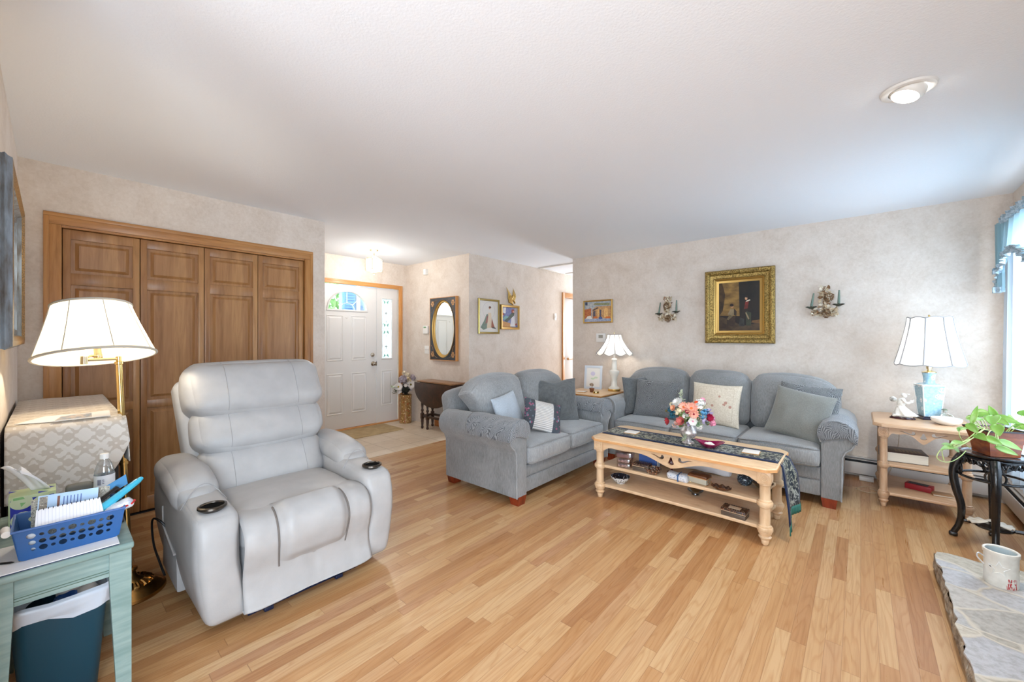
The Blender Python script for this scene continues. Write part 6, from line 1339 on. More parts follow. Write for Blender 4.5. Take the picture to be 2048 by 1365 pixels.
g = G().sph((fx + 0.05, fy - 0.015, z0 + 0.125), 0.012, 8).tube([(fx + 0.05, fy - 0.015, z0 + 0.13), (fx + 0.066, fy - 0.01, z0 + 0.14)], 0.002, 5); g.build('posy', PW, t)
t = thing('white_bowl', 'plain round white bowl in front of the blue porcelain lamp', 'bowl', (0.485, 4.40, EZ))
G().lathe([(0.04, 0), (0.045, 0.004), (0.074, 0.018), (0.084, 0.036), (0.083, 0.05), (0.078, 0.052), (0.072, 0.036), (0.04, 0.014), (0, 0.010)], (0.485, 4.40, EZ), 40).build('bowl_body', 'porc_white', t)
t = thing('figurine', 'small grey green seated figurine behind the white bowl', 'figurine', (0.50, 4.56, EZ))
g = G().soft((0.50, 4.56, EZ + 0.03), (0.055, 0.04, 0.06), 0.018, 8, wr=0.008, ws=40).sph((0.493, 4.555, EZ + 0.082), (0.013, 0.013, 0.016), 10).tube(spline([(0.49, 4.55, EZ + 0.065), (0.47, 4.53, EZ + 0.045), (0.485, 4.52, EZ + 0.03)], 4), 0.007, 8).tube(spline([(0.51, 4.55, EZ + 0.06), (0.535, 4.535, EZ + 0.045), (0.545, 4.54, EZ + 0.0)], 4), 0.007, 8)
g.build('figure', pbr('grey_green_glaze', (140, 142, 128), 0.35, 0, (206, 200, 190), (50, 50, 50)), t, ang=60)
G().lathe([(0.02, 0.012), (0.014, 0.018), (0.008, 0.022), (0, 0.023)], (0.493, 4.555, EZ + 0.078), 14).build('hat', pbr('olive_glaze', (112, 118, 96), 0.35), t)
def book(name, c, w_, d_, h, rz, cover, label, lie='thick'):
    t = thing(name, label, 'book', c, rz)
    G().box(-w_ / 2 + 0.004, w_ / 2 - 0.002, -d_ / 2 + 0.003, d_ / 2 - 0.003, 0.004, h - 0.004).build('pages', pm('page_edges', (226, 220, 206), (206, 198, 182), (2, 2, 500)), t, local=True)
    for z in (0, h - 0.004): G().box(-w_ / 2, w_ / 2, -d_ / 2, d_ / 2, z, z + 0.004, 0.001).build('cover', cover, t, local=True)
    G().box(-w_ / 2 - 0.003, -w_ / 2 + 0.002, -d_ / 2, d_ / 2, 0, h, 0.002).build('spine', cover, t, local=True); return t
bk = book('large_book', (0.25, 4.40, EM), 0.25, 0.22, 0.075, 0.10, pm('brown_cover', (74, 52, 44), (58, 40, 36), (9, 9, 9), 0.4), 'thick brown covered book lying on the middle shelf of the pickled end table')
cv = [o for o in bk.children if o.name.startswith('cover')][1]
g = G(); q = random.Random(2)
for i in range(3):
    for k in range(7): g.box(-0.05 + 0.022 * k, -0.035 + 0.022 * k + q.uniform(-0.004, 0.002), -0.055 + 0.03 * i, -0.052 + 0.03 * i + 0.012, 0.0751, 0.0756)
g.build('gold_lettering', pm('dull_gold_print', (150, 126, 92)), cv, local=True)
G().prism([(-0.115, -0.1125), (-0.105, -0.1125), (-0.105, -0.114), (-0.115, -0.114)], 'xy', 0.012, 0.03).build('bookmark', pm('pink_mark', (220, 70, 120)), bk, local=True)
t = thing('red_box', 'red box with a dark lid panel on the lowest shelf of the end table', 'box', (0.345, 4.43, EL), -0.30)
G().box(-0.075, 0.075, -0.04, 0.04, 0, 0.042, 0.003).build('box_body', pm('red_card', (150, 26, 34)), t, local=True); G().box(-0.06, 0.05, -0.026, 0.026, 0.042, 0.0445).build('lid_panel', pm('dark_card', (44, 40, 48)), t, local=True)
book('thin_book', (0.46, 4.37, EL), 0.11, 0.085, 0.016, 0.1, pm('tan_cover', (150, 112, 76)), 'thin tan book lying beside the red box on the lowest end table shelf')

# ------------------------------------------------------------------ corner end table behind the loveseat
t = thing('corner_table', 'light wood square end table in the corner behind the loveseat and sofa', 'table', (-2.52, 4.42, 0))
G().box(-2.80, -2.24, 4.12, 4.74, 0.605, 0.63, 0.006).build('top', 'bleached', t)
G().box(-2.803, -2.237, 4.117, 4.743, 0.609, 0.622, 0.003).build('top_edge', 'trim_h', t)
G().box(-2.76, -2.28, 4.16, 4.70, 0.50, 0.605, 0.004).build('apron', 'bleached', t)
for x in (-2.75, -2.29):
    for y in (4.17, 4.69): G().lathe([(0.016, 0), (0.024, 0.3), (0.026, 0.5)], (x, y, 0), 14).build('leg', 'bleached_v', t)
CZ = 0.63
t = thing('framed_print', 'pale silver framed flower print standing on the corner table', 'picture frame', (-2.60, 4.60, CZ))
Bm = Matrix.Translation((-2.615, 4.60, CZ)) @ Matrix.Rotation(0.28, 4, 'Z') @ Matrix.Rotation(-0.16, 4, 'X')
fr_ = G().plate(R4(-0.115, 0.115, 0.0, 0.305), [R4(-0.088, 0.088, 0.03, 0.275)], 'xz', -0.008, 0.008).xf(Bm).build('frame', pbr('silver_blue_frame', (196, 204, 214), 0.35, 0.2), t)
g = G(); ms = [pm('mat_white', (222, 219, 214)), pm('flower_lilac', (200, 194, 216)), pm('flower_green', (190, 210, 182))]
for mi, pts, dy in ((0, R4(-0.09, 0.09, 0.028, 0.277), 0.0), (1, ell(-0.005, 0.20, 0.03, 0.028), -0.0004), (2, ell(-0.005, 0.135, 0.028, 0.012), -0.0004), (2, ell(0.035, 0.15, 0.024, 0.012), -0.0006)):
    g.mi = mi; g.face([Bm @ Vector((a, -0.002 + dy, b)) for a, b in pts])
g.build('print', ms, t, flat=True)
g = G().box(-0.03, 0.03, 0.008, 0.014, 0.02, 0.2); g.xf(Bm).build('easel_back', 'dark', t)
t = thing('mini_potted_ornament', 'tiny terracotta pot with a dried sprig in front of the framed print', 'ornament', (-2.475, 4.33, CZ))
G().lathe([(0.02, 0), (0.028, 0.04), (0.031, 0.042), (0.031, 0.05), (0.026, 0.05), (0.0, 0.044)], (-2.475, 4.33, CZ), 18).build('pot', pbr('terracotta', (150, 92, 56), 0.7, 0, (110, 66, 42), (40, 40, 40)), t)
g = G().tube(spline([(-2.475, 4.33, CZ + 0.044), (-2.47, 4.33, CZ + 0.08), (-2.48, 4.33, CZ + 0.10)], 4), 0.004, 6)
for k in range(7): a = k * 0.9; g.sph((-2.478 + 0.016 * math.cos(a), 4.33 + 0.014 * math.sin(a), CZ + 0.088 + 0.006 * (k % 3)), (0.011, 0.008, 0.013), 6)
g.build('sprig', pbr('dried_sprig', (120, 96, 78), 0.8, 0, (190, 170, 150), (90, 90, 90)), t)
t = thing('gilt_box', 'small round gold box beside the tiny pot on the corner table', 'box', (-2.385, 4.27, CZ))
G().lathe([(0.036, 0), (0.037, 0.024), (0.036, 0.026), (0, 0.027)], (-2.385, 4.27, CZ), 26).build('box_body', 'brass', t)
t = thing('coaster', 'flat square coaster at the front left of the corner table', 'coaster', (-2.58, 4.26, CZ), 0.2)
G().box(-0.06, 0.06, -0.05, 0.05, 0, 0.006, 0.002).build('cork_backing', 'cork', t, local=True); G().box(-0.058, 0.058, -0.048, 0.048, 0.006, 0.010, 0.001).build('tile', 'coaster', t, local=True)

# ------------------------------------------------------------------ foyer pieces
mt = top(G().box(-5.40, -4.86, 2.28, 3.27, 0.0016, 0.010, 0.003).build('doormat', pbr('tan_mat', (186, 162, 122), 0.95, 0, (166, 142, 104), (9, 9, 9), 0.35, 0.65, 4, ((300, 300, 300), 0.4, 0.004)), loc=(-5.13, 2.77, 0.0016)), 'flat tan doormat on the tile inside the front door', 'doormat')
t = thing('umbrella_stand', 'tall cylindrical vase of brown and red flower mosaic beside the front door', 'vase', (-5.235, 3.545, 0.0015))
M['stand_mosaic'] = speckle('flower_mosaic', (150, 112, 62), [(176, 136, 78), (130, 90, 50), (206, 176, 120), (172, 56, 36), (150, 112, 62), (226, 206, 160), (120, 84, 44), (166, 126, 72)], 52, 0.3, coat=0.3)
G().lathe([(0.088, 0), (0.092, 0.006), (0.090, 0.02), (0.090, 0.40), (0.096, 0.425), (0.090, 0.43), (0.082, 0.41), (0.08, 0.2), (0, 0.2)], (-5.235, 3.545, 0.0015), 30).build('vase_body', 'stand_mosaic', t)
t = thing('dried_flowers', 'dusty white daisies and mauve dried flowers in the mosaic vase by the door', 'flowers', (-5.235, 3.545, 0.38))
DW = fm('dusty_white', (214, 204, 200), (226, 220, 214)); DM = fm('mauve', (150, 138, 148), (178, 166, 172)); DK = fm('dark_leaf', (44, 46, 40))
fcn = Vector((-5.235, 3.545, 0.55))
def af(a, b, c_): return fcn + Vector((0.66 * a * -0.2 + 0.75 * c_, 0.92 * a - 0.5 * c_ + 0, b))
bloom(t, af(-0.15, 0.02, 0.08), (0.8, -0.5, 0.2), 0.065, (DW, fm('gold_heart', (190, 160, 80))), 18, 2, 0.1, w=0.3)
bloom(t, af(0.11, 0.03, 0.10), (0.8, -0.4, 0.2), 0.075, (DW, fm('olive_heart', (130, 116, 60))), 18, 2, 0.1, w=0.3)
bloom(t, af(0.0, 0.03, 0.13), (0.8, -0.5, 0.2), 0.03, (DW, DW), 8, 2, 0.8, w=0.7)
cluster(t, af(-0.06, 0.11, 0.03), 0.065, 60, 0.022, DM, 5); cluster(t, af(0.14, 0.12, 0.0), 0.055, 40, 0.022, DM, 6)
cluster(t, af(0.06, 0.10, 0.05), 0.045, 24, 0.02, fm('buff', (206, 186, 152)), 7); cluster(t, af(0.04, 0.17, -0.02), 0.045, 20, 0.02, fm('dry_cream', (222, 208, 182)), 8)
cluster(t, af(-0.03, 0.21, -0.02), 0.03, 10, 0.02, fm('dry_cream', (222, 208, 182)), 9); cluster(t, af(0.10, -0.04, 0.06), 0.04, 18, 0.02, DW, 10); cluster(t, af(-0.13, -0.06, 0.06), 0.04, 14, 0.022, DW, 11)
leafy(t, [af(-0.12, -0.03, 0.04), af(-0.22, 0.0, 0.04), af(-0.28, 0.01, 0.03)], 0.05, 0.025, SG_, 12); leafy(t, [af(-0.12, -0.05, 0.04), af(-0.2, -0.05, 0.04), af(-0.24, -0.08, 0.03)], 0.05, 0.022, fm('dark_sage', (110, 116, 92)), 13)
cluster(t, af(0.0, -0.03, 0.02), 0.075, 70, 0.03, DK, 14, 'foliage')
g = G()
for i in range(14): q = random.Random(i); g.tube([(-5.235, 3.545, 0.22), (-5.235 + q.uniform(-0.05, 0.05), 3.545 + q.uniform(-0.05, 0.05), 0.42), af(q.uniform(-0.12, 0.12), q.uniform(-0.05, 0.1), 0.02)], 0.0025, 5)
g.build('stems', DK, t)
# gate leg drop leaf table
t = thing('drop_leaf_table', 'dark wood gate leg table with its leaf folded down under the foyer mirror', 'table', (-4.43, 3.57, 0))
G().box(-4.80, -4.05, 3.44, 3.69, 0.665, 0.685, 0.004).build('top', wood('mid_walnut_top', (120, 84, 54), (146, 106, 72), (166, 126, 90), (3, 30, 30), 0.35), t)
lf = [(-4.83, 0.66), (-4.03, 0.66)] + [(-4.43 + 0.40 * math.cos(a), 0.60 - 0.27 * math.sin(a)) for a in [PI * i / 20 for i in range(21)]]
G().prism(lf, 'xz', 3.415, 3.433, 0.004).build('drop_leaf', 'walnut', t)
tl = [(0.018, 0), (0.022, 0.09), (0.02, 0.10)]
def tleg(x, y):
    g = G().box(x - 0.02, x + 0.02, y - 0.02, y + 0.02, 0.14, 0.22, 0.003).box(x - 0.02, x + 0.02, y - 0.02, y + 0.02, 0.56, 0.665, 0.003)
    g.lathe([(0.012, 0), (0.02, 0.02), (0.014, 0.04), (0.02, 0.10), (0.02, 0.14)], (x, y, 0), 14).lathe([(0.02, 0.22), (0.012, 0.235), (0.022, 0.26), (0.012, 0.285), (0.019, 0.34), (0.014, 0.42), (0.021, 0.47), (0.012, 0.50), (0.022, 0.52), (0.014, 0.54), (0.02, 0.56)], (x, y, 0), 14)
    g.build('leg', 'walnut', t)
for x in (-4.72, -4.14):
    for y in (3.475, 3.655): tleg(x, y)
tleg(-4.60, 3.475)
for y in (3.475, 3.655): G().box(-4.70, -4.16, y - 0.012, y + 0.012, 0.165, 0.195, 0.003).build('stretcher', 'walnut', t)
for x in (-4.72, -4.14): G().box(x - 0.012, x + 0.012, 3.495, 3.635, 0.165, 0.195, 0.003).build('stretcher', 'walnut', t)
G().box(-4.76, -4.10, 3.46, 3.67, 0.58, 0.664).build('apron', 'walnut', t)
# ------------------------------------------------------------------ plant stand, planter and pothos
PX, PY = 0.63, 3.865
st = thing('plant_stand', 'black carved round plant stand with curved legs in front of the window', 'plant stand', (PX, PY, 0))
ST = 0.575
G().lathe([(0.0, ST - 0.022), (0.135, ST - 0.022), (0.145, ST - 0.016), (0.150, ST - 0.006), (0.148, ST), (0.138, ST + 0.001), (0.132, ST - 0.006), (0, ST - 0.006)], (PX, PY, 0), 44, cap=False).build('top', 'ebony', st)
# pierced apron panels between the legs and four cabriole legs
LA = [math.radians(a) for a in (-187, -97, -7, 83)]
def polar(a, r, z): return Vector((PX + r * math.cos(a), PY + r * math.sin(a), z))
def stadium(cx, cz, rx, rz, n=10): return [(cx + rx * math.cos(2 * PI * i / n), cz + rz * math.sin(2 * PI * i / n)) for i in range(n)]
for k in range(4):
    a0, a1 = LA[k], LA[k] + PI / 2
    low = [(u, ST - 0.095 + 0.045 * math.cos((u - 0.5) * 3.4) ** 2 - 0.02 * math.exp(-((u - 0.5) / 0.1) ** 2)) for u in [i / 16 for i in range(17)]]
    outer = [(1, ST - 0.022), (0, ST - 0.022)] + low
    holes = [stadium(c_, z_, rx_, rz_) for c_, z_, rx_, rz_ in ((0.16, ST - 0.055, 0.045, 0.013), (0.30, ST - 0.045, 0.05, 0.009), (0.5, ST - 0.042, 0.06, 0.010), (0.70, ST - 0.045, 0.05, 0.009), (0.84, ST - 0.055, 0.045, 0.013))]
    g = G().plate(outer, holes, 'xz', -0.006, 0.006)
    bmesh.ops.subdivide_edges(g.bm, edges=[e for e in g.bm.edges if abs(e.verts[0].co.x - e.verts[1].co.x) > 0.15], cuts=4)
    for v in g.bm.verts:
        a = a0 + (a1 - a0) * v.co.x; p = polar(a, 0.135 + v.co.y + 0.004 * math.sin(40 * v.co.x), v.co.z); v.co = p
    ap = g.build('carved_apron', 'ebony', st, ang=35)
    g = G()
    for c_ in (0.22, 0.38, 0.62, 0.78):
        g.tube(spline([polar(a0 + (a1 - a0) * (c_ + dx), 0.143, ST - 0.05 + dz) for dx, dz in ((-0.08, 0.012), (-0.03, -0.014), (0.03, 0.012), (0.08, -0.008))], 5), 0.0045, 6)
    g.build('carved_scroll', 'ebony', ap)
    a = a0
    pts = spline([polar(a, 0.128, ST - 0.03), polar(a, 0.158, ST - 0.085), polar(a, 0.172, ST - 0.16), polar(a, 0.160, ST - 0.26), polar(a, 0.138, ST - 0.36), polar(a, 0.138, ST - 0.44), polar(a, 0.150, 0.075), polar(a, 0.168, 0.03), polar(a, 0.174, 0.012)], 6)
    n = len(pts); rs = [0.026 - 0.010 * min(1, i / n * 1.4) for i in range(n)]; rs[-1] = 0.017; rs[-2] = 0.020; rs[-3] = 0.019
    g = G().tube(pts, rs, 10); g.soft(polar(a, 0.172, 0.014), (0.042, 0.036, 0.028), 0.010, 5, rot=Matrix.Rotation(a, 3, 'Z')); g.build('leg', 'ebony', st, ang=55)
    for sg in (-1, 1):
        q = a + sg * 0.22
        G().tube([polar(a + sg * (0.14 + 0.16 * math.sin(t_)), 0.142, ST - 0.125 + 0.032 * math.cos(t_)) for t_ in [2 * PI * i / 14 for i in range(13)]], 0.0055, 6).build('bracket_scroll', 'ebony', st)
G().tube([polar(2 * PI * i / 40, 0.145, ST - 0.155) for i in range(41)], 0.008, 8).build('ring_stretcher', 'ebony', st)
g = G()
for k in range(2): g.tube([polar(LA[k], 0.148, 0.118), polar(LA[k], 0.05, 0.112), polar(LA[k] + PI, 0.05, 0.112), polar(LA[k] + PI, 0.148, 0.118)], 0.011, 8)
g.lathe([(0.0, 0.108), (0.082, 0.108), (0.085, 0.114), (0.082, 0.122), (0, 0.122)], (PX, PY, 0), 24, cap=False); g.build('lower_shelf', 'ebony', st)
t = thing('seashell', 'large pale flat seashell on the low shelf of the black plant stand', 'shell', (PX - 0.02, PY - 0.005, 0.124))
def shell(u, v):
    a = -0.5 + (PI + 1.0) * u; r = 0.012 + 0.085 * v * (0.75 + 0.25 * math.sin(a))
    return Vector((PX - 0.02 + 1.25 * r * math.cos(a), PY - 0.045 + r * math.sin(a) * 1.0, 0.126 + 0.028 * (1 - v) ** 0.8 + 0.006 * math.sin(a * 14) * v + 0.012 * v ** 3))
G().sheet(shell, 60, 10).build('shell_body', pbr('shell_white', (226, 214, 196), 0.35, 0, (196, 168, 136), (14, 14, 60), 0.5, 0.8), t, solid=0.003, ang=80)
# square flared planter set cornerwise
pl = thing('planter', 'square flared red brown wooden planter on the black plant stand', 'planter', (PX + 0.005, PY, ST - 0.005))
PR_ = 0.42
def sqring(h, z): return [Vector((PX + 0.005, PY, z)) + Matrix.Rotation(PR_, 3, 'Z') @ Vector((sx * h, sy * h, 0)) for sx, sy in ((-1, -1), (1, -1), (1, 1), (-1, 1))]
g = G(); zb = ST - 0.004
prof_ = [(0.070, zb), (0.072, zb + 0.03), (0.078, zb + 0.08), (0.088, zb + 0.125), (0.102, zb + 0.155), (0.094, zb + 0.155), (0.080, zb + 0.12), (0.07, zb + 0.10)]
rs = [[g.bm.verts.new(p) for p in sqring(h, z)] for h, z in prof_]
for A_, B_ in zip(rs, rs[1:]):
    for i in range(4): g.bm.faces.new((A_[i], A_[(i + 1) % 4], B_[(i + 1) % 4], B_[i]))
g.bm.faces.new(rs[0][::-1])
g.build('pot_body', wood('planter_wood', (92, 40, 22), (132, 66, 34), (160, 88, 48), (12, 12, 30), 0.25, coat=0.5), pl, ang=25)
g = G(); g.face(sqring(0.086, zb + 0.128)); g.build('soil', pbr('potting_soil', (36, 32, 34), 0.95, 0, (60, 56, 56), (90, 90, 90), bmp=((90, 90, 90), 0.8, 0.02)), pl, flat=True)
g = G(); g.tube([*sqring(0.0985, zb + 0.156), sqring(0.0985, zb + 0.156)[0]], 0.005, 6).build('dark_rim', pm('rim_dark', (34, 34, 44)), pl)
po = thing('pothos_plant', 'trailing lime green pothos plant growing in the wooden planter', 'plant', (PX, PY, zb + 0.128))
def limeleaf():
    m, nt, p = newmat('pothos_leaf'); n = noi(nt, coords(nt), 14, 3)
    nt.links.new(ramp(nt, n, [(0.35, rgb(116, 160, 66)), (0.6, rgb(148, 188, 90)), (0.75, rgb(200, 216, 164))]), p.inputs['Base Color'])
    p.inputs['Roughness'].default_value = 0.3; p.inputs['Specular IOR Level'].default_value = 0.5
    tr_ = node(nt, 'BsdfTranslucent', {0: rgb(160, 198, 96)}); mx = node(nt, 'MixShader', {0: 0.3, 1: p.outputs[0], 2: tr_.outputs[0]}); nt.links.new(mx.outputs[0], nt.nodes['Material Output'].inputs[0]); return m
M['pothos'] = limeleaf(); M['stem'] = pbr('pothos_stem', (190, 206, 130), 0.5)
LEAVES = [((0.633, 3.864, 0.805), (0.604, 3.839, 0.874), 0.0158), ((0.515, 3.695, 0.779), (0.551, 3.792, 0.882), 0.012), ((0.567, 3.939, 0.806), (0.632, 3.929, 0.815), 0.026), ((0.6, 3.729, 0.828), (0.582, 3.608, 0.789), 0.0281), ((0.636, 3.867, 0.805), (0.73, 3.816, 0.782), 0.0196), ((0.629, 3.794, 0.8), (0.666, 3.734, 0.78), 0.018), ((0.528, 3.773, 0.801), (0.497, 3.772, 0.793), 0.0128), ((0.595, 3.606, 0.791), (0.598, 3.542, 0.74), 0.0228), ((0.486, 3.604, 0.781), (0.52, 3.554, 0.737), 0.0178), ((0.508, 3.53, 0.736), (0.536, 3.462, 0.718), 0.0193), ((0.54, 3.491, 0.728), (0.603, 3.494, 0.699), 0.0193), ((0.603, 3.573, 0.703), (0.698, 3.616, 0.661), 0.0189), ((0.585, 3.531, 0.675), (0.671, 3.553, 0.64), 0.0167), ((0.443, 3.539, 0.748), (0.431, 3.529, 0.762), 0.0101), ((0.445, 3.542, 0.752), (0.489, 3.633, 0.762), 0.0149), ((0.452, 3.521, 0.684), (0.394, 3.43, 0.682), 0.0167), ((0.408, 3.443, 0.66), (0.348, 3.351, 0.661), 0.0167), ((0.416, 3.489, 0.646), (0.443, 3.513, 0.625), 0.0132), ((0.423, 3.576, 0.644), (0.367, 3.5, 0.663), 0.0149), ((0.715, 3.869, 0.765), (0.76, 3.827, 0.747), 0.0198), ((0.763, 3.977, 0.812), (0.771, 3.984, 0.849), 0.0198), ((0.587, 3.89, 0.78), (0.508, 3.822, 0.78), 0.0135)]
TIPS = [(0.72, 3.76, 0.78), (0.70, 3.93, 0.80), (0.57, 3.95, 0.79)]
for d in TIPS: LEAVES.append((d, (d[0] + 0.05 * (d[0] - PX) / 0.1, d[1] + 0.05 * (d[1] - PY) / 0.1, d[2] - 0.02), 0.02))
def leaf(b, tp, hw, i):
    b, tp = Vector(b), Vector(tp); ax = tp - b; L = ax.length; x = ax.normalized()
    # blade faces up and towards the room
    n = Vector((-0.25, -0.75, 0.65)); n = (n - x * n.dot(x)).normalized(); y = n.cross(x)
    def P(u, v):
        w_ = hw * (1.25 * math.sin(PI * u ** 0.62) ** 0.9 if 0 < u < 1 else 0); s_ = 2 * v - 1
        sag = -0.16 * L * (u - 0.35) ** 2; hx = -0.10 * L * abs(s_) * (1 - u) ** 3
        return b + x * (u * L + hx) + y * (w_ * s_) + n * (sag + 0.22 * w_ * s_ * s_ - 0.0)
    return G().sheet(P, 12, 6).build('leaf', 'pothos', po, solid=0.0008, ang=80)
for i, (b, tp, hw) in enumerate(LEAVES):
    leaf(b, tp, hw, i)
    b = Vector(b); root = Vector((PX + 0.45 * max(-0.14, min(0.14, b.x - PX)), PY + 0.45 * max(-0.14, min(0.14, b.y - PY)), zb + 0.125))
    far = (Vector((b.x, b.y, 0)) - Vector((PX, PY, 0))).length
    rim = Vector((PX, PY, 0)) + (Vector((b.x, b.y, 0)) - Vector((PX, PY, 0))).normalized() * 0.125; rim.z = zb + 0.168
    if far > 0.19: pts = [root, root + Vector((0, 0, 0.03)), rim, (rim + b) / 2 + Vector((0, 0, -0.015 if b.z < 0.72 else 0.01)), b]
    else: pts = [root, root * 0.5 + b * 0.5 + Vector((0, 0, 0.012)), b]
    G().tube(spline(pts, 5), 0.0026, 6).build('stem', 'stem', po)
for pts in ([(0.385, 3.40, 0.66), (0.348, 3.364, 0.65), (0.331, 3.337, 0.609), (0.363, 3.378, 0.582), (0.404, 3.453, 0.576), (0.45, 3.56, 0.59), (0.49, 3.70, 0.60)], [(0.36, 3.375, 0.655), (0.354, 3.37, 0.64), (0.363, 3.378, 0.589)], [(0.443, 3.539, 0.745), (0.443, 3.539, 0.717), (0.465, 3.585, 0.674), (0.50, 3.66, 0.63)]):
    G().tube(spline(pts, 6), 0.0022, 6).build('trailing_stem', 'stem', po)

# ------------------------------------------------------------------ crock on the hearth
cr = thing('stoneware_crock', 'white stoneware crock with red and black speckles and a wire handle on the hearth', 'crock', (0.51, 3.0, 0.113))
def crockmat():
    m, nt, p = newmat('speckled_stoneware'); v = node(nt, 'TexVoronoi', {'Vector': coords(nt), 'Scale': 34.0}); r = node(nt, 'SeparateColor', {0: v.outputs[1]})
    sp = mth(nt, 'MULTIPLY', mth(nt, 'LESS_THAN', v.outputs[0], 0.17), mth(nt, 'GREATER_THAN', r.outputs[0], 0.5))
    s = node(nt, 'SeparateXYZ', {0: coords(nt)}); n = noi(nt, coords(nt, (150, 150, 40)), 1.6, 3)
    red = mth(nt, 'MULTIPLY', mth(nt, 'GREATER_THAN', n, 0.53), mth(nt, 'MULTIPLY', mth(nt, 'LESS_THAN', s.outputs[2], 0.05), mth(nt, 'MULTIPLY', mth(nt, 'GREATER_THAN', s.outputs[0], 0.008), mth(nt, 'MULTIPLY', mth(nt, 'LESS_THAN', s.outputs[0], 0.042), mth(nt, 'LESS_THAN', s.outputs[1], 0.0)))))
    base = ramp(nt, noi(nt, coords(nt), 30, 3), [(0.4, rgb(222, 218, 208)), (0.6, rgb(232, 229, 220))])
    nt.links.new(mixc(nt, red, mixc(nt, sp, base, rgb(50, 44, 44)), rgb(186, 40, 44)), p.inputs['Base Color']); p.inputs['Roughness'].default_value = 0.35; return m
G().lathe([(0.054, 0), (0.0565, 0.004), (0.0555, 0.08), (0.0565, 0.140), (0.060, 0.145), (0.060, 0.162), (0.056, 0.165), (0.051, 0.162), (0.050, 0.04), (0, 0.035)], (0.51, 3.0, 0.113), 40).build('crock_body', crockmat(), cr)
G().lathe([(0.0508, 0.156), (0.0502, 0.07), (0, 0.06)], (0.51, 3.0, 0.113), 36, cap=False).build('blue_glaze_lining', pbr('blue_grey_glaze', (196, 208, 212), 0.25), cr)
G().tube(spline([(0.457, 2.985, 0.232), (0.435, 2.975, 0.248), (0.43, 2.97, 0.23), (0.45, 2.96, 0.205)], 5), 0.003, 6).build('handle_wire', pbr('white_wire', (214, 216, 220), 0.3, 0.5), cr)
g = G(); s5 = [(0.036 * (1 if k % 2 == 0 else 0.42) * math.sin(PI * k / 5), 0.036 * (1 if k % 2 == 0 else 0.42) * math.cos(PI * k / 5)) for k in range(10)]
fa = -1.75
g.tube([Vector((0.505 + 0.0565 * math.cos(fa + a / 0.056), 3.0 + 0.0565 * math.sin(fa + a / 0.056), 0.113 + 0.088 + z)) for a, z in s5 + s5[:1]], 0.0022, 6); g.build('embossed_star', 'porc_white', cr)

# ------------------------------------------------------------------ curtain, valance and rod
M['sheer'] = sheer_mat('sheer_voile', (206, 222, 236), 0.72); M['valance'] = sheer_mat('aqua_valance_voile', (176, 206, 214), 0.86)
M['ruffle'] = pbr('blue_grey_ruffle', (140, 160, 172), 0.8, 0, (190, 204, 212), (60, 60, 60))
rd = thing('curtain_rod', 'slim curtain rod with a small brass finial at the window corner', 'curtain rod', (0.85, 4.0, 2.16))
G().tube([(0.855, 3.15, 2.165), (0.855, 4.84, 2.165)], 0.008, 8).build('rod', 'white_plastic', rd)
G().sph((0.855, 4.865, 2.165), (0.016, 0.022, 0.016), 10).tube([(0.855, 4.84, 2.165), (0.855, 4.90, 2.165)], 0.007, 8).sph((0.855, 4.90, 2.165), 0.010, 8).build('finial', 'brass_old', rd)
G().box(0.855, 0.906, 4.83, 4.845, 2.155, 2.175).build('bracket', 'brass_old', rd)
ct = thing('sheer_curtain', 'pale blue sheer curtain panel hanging over the right hand window', 'curtain', (0.84, 4.0, 0.28))
def sheer(u, v):
    y = 3.2 + 1.56 * u; z = 2.15 - 1.87 * v
    y = y - 0.10 * u * v
    return Vector((0.845 - 0.03 * v * u + (0.013 + 0.006 * v) * math.sin(u * 92 + 0.8 * math.sin(u * 13)) + 0.006 * math.sin(u * 37), y, z))
G().sheet(sheer, 230, 14).build('panel', 'sheer', ct, ang=80, rec=False)
va = thing('ruffled_valance', 'aqua ruffled swag valance along the top of the right hand window', 'valance', (0.84, 4.0, 1.8))
def low(u): return 0.40 - 0.13 * math.sin(PI * min(1, (1 - u) / 0.5)) * (1 if u > 0.5 else 1) + (0.10 * max(0, (u - 0.86) / 0.14))
def val(u, v):
    y = 3.15 + 1.66 * u; z = 2.185 - low(u) * v
    return Vector((0.825 - 0.02 * v + 0.012 * math.sin(u * 80) * (1 - 0.3 * v), y, z))
G().sheet(val, 200, 8).build('swag', 'valance', va, ang=80, rec=False)
def ruf(u, v):
    p = val(u, 1.0); k = (v - 0.5)
    return p + Vector((-0.012 - 0.02 * abs(k) + 0.014 * math.sin(u * 260) * (0.4 + abs(k)), 0.006 * math.sin(u * 170), -0.055 * k))
G().sheet(ruf, 320, 4).build('lower_ruffle', 'ruffle', va, ang=80, rec=False)
def ruf2(u, v):
    p = val(u, 0.0); k = (v - 0.5)
    return p + Vector((-0.012 + 0.014 * math.sin(u * 260) * (0.4 + abs(k)), 0.006 * math.sin(u * 170), -0.06 * k + 0.004))
G().sheet(ruf2, 320, 4).build('heading_ruffle', 'ruffle', va, ang=80, rec=False)
def jab(u, v):
    y = 4.70 + 0.11 * u; return Vector((0.80 + 0.018 * math.sin(u * 15), y - 0.03 * v, 2.17 - 0.52 * v))
G().sheet(jab, 24, 10).build('side_tail', 'valance', va, ang=80, rec=False)
G().sheet(lambda u, v: jab(u, 0.66 + 0.08 * v) + Vector((-0.012 - 0.012 * math.sin(u * 40), 0.01 * math.sin(u * 30), 0)), 40, 4).build('tail_ruffle', 'ruffle', va, ang=80, rec=False)
G().sheet(lambda u, v: jab(u, 0.94 + 0.08 * v) + Vector((-0.012 - 0.012 * math.sin(u * 40), 0.01 * math.sin(u * 30), 0)), 40, 4).build('tail_ruffle', 'ruffle', va, ang=80, rec=False)

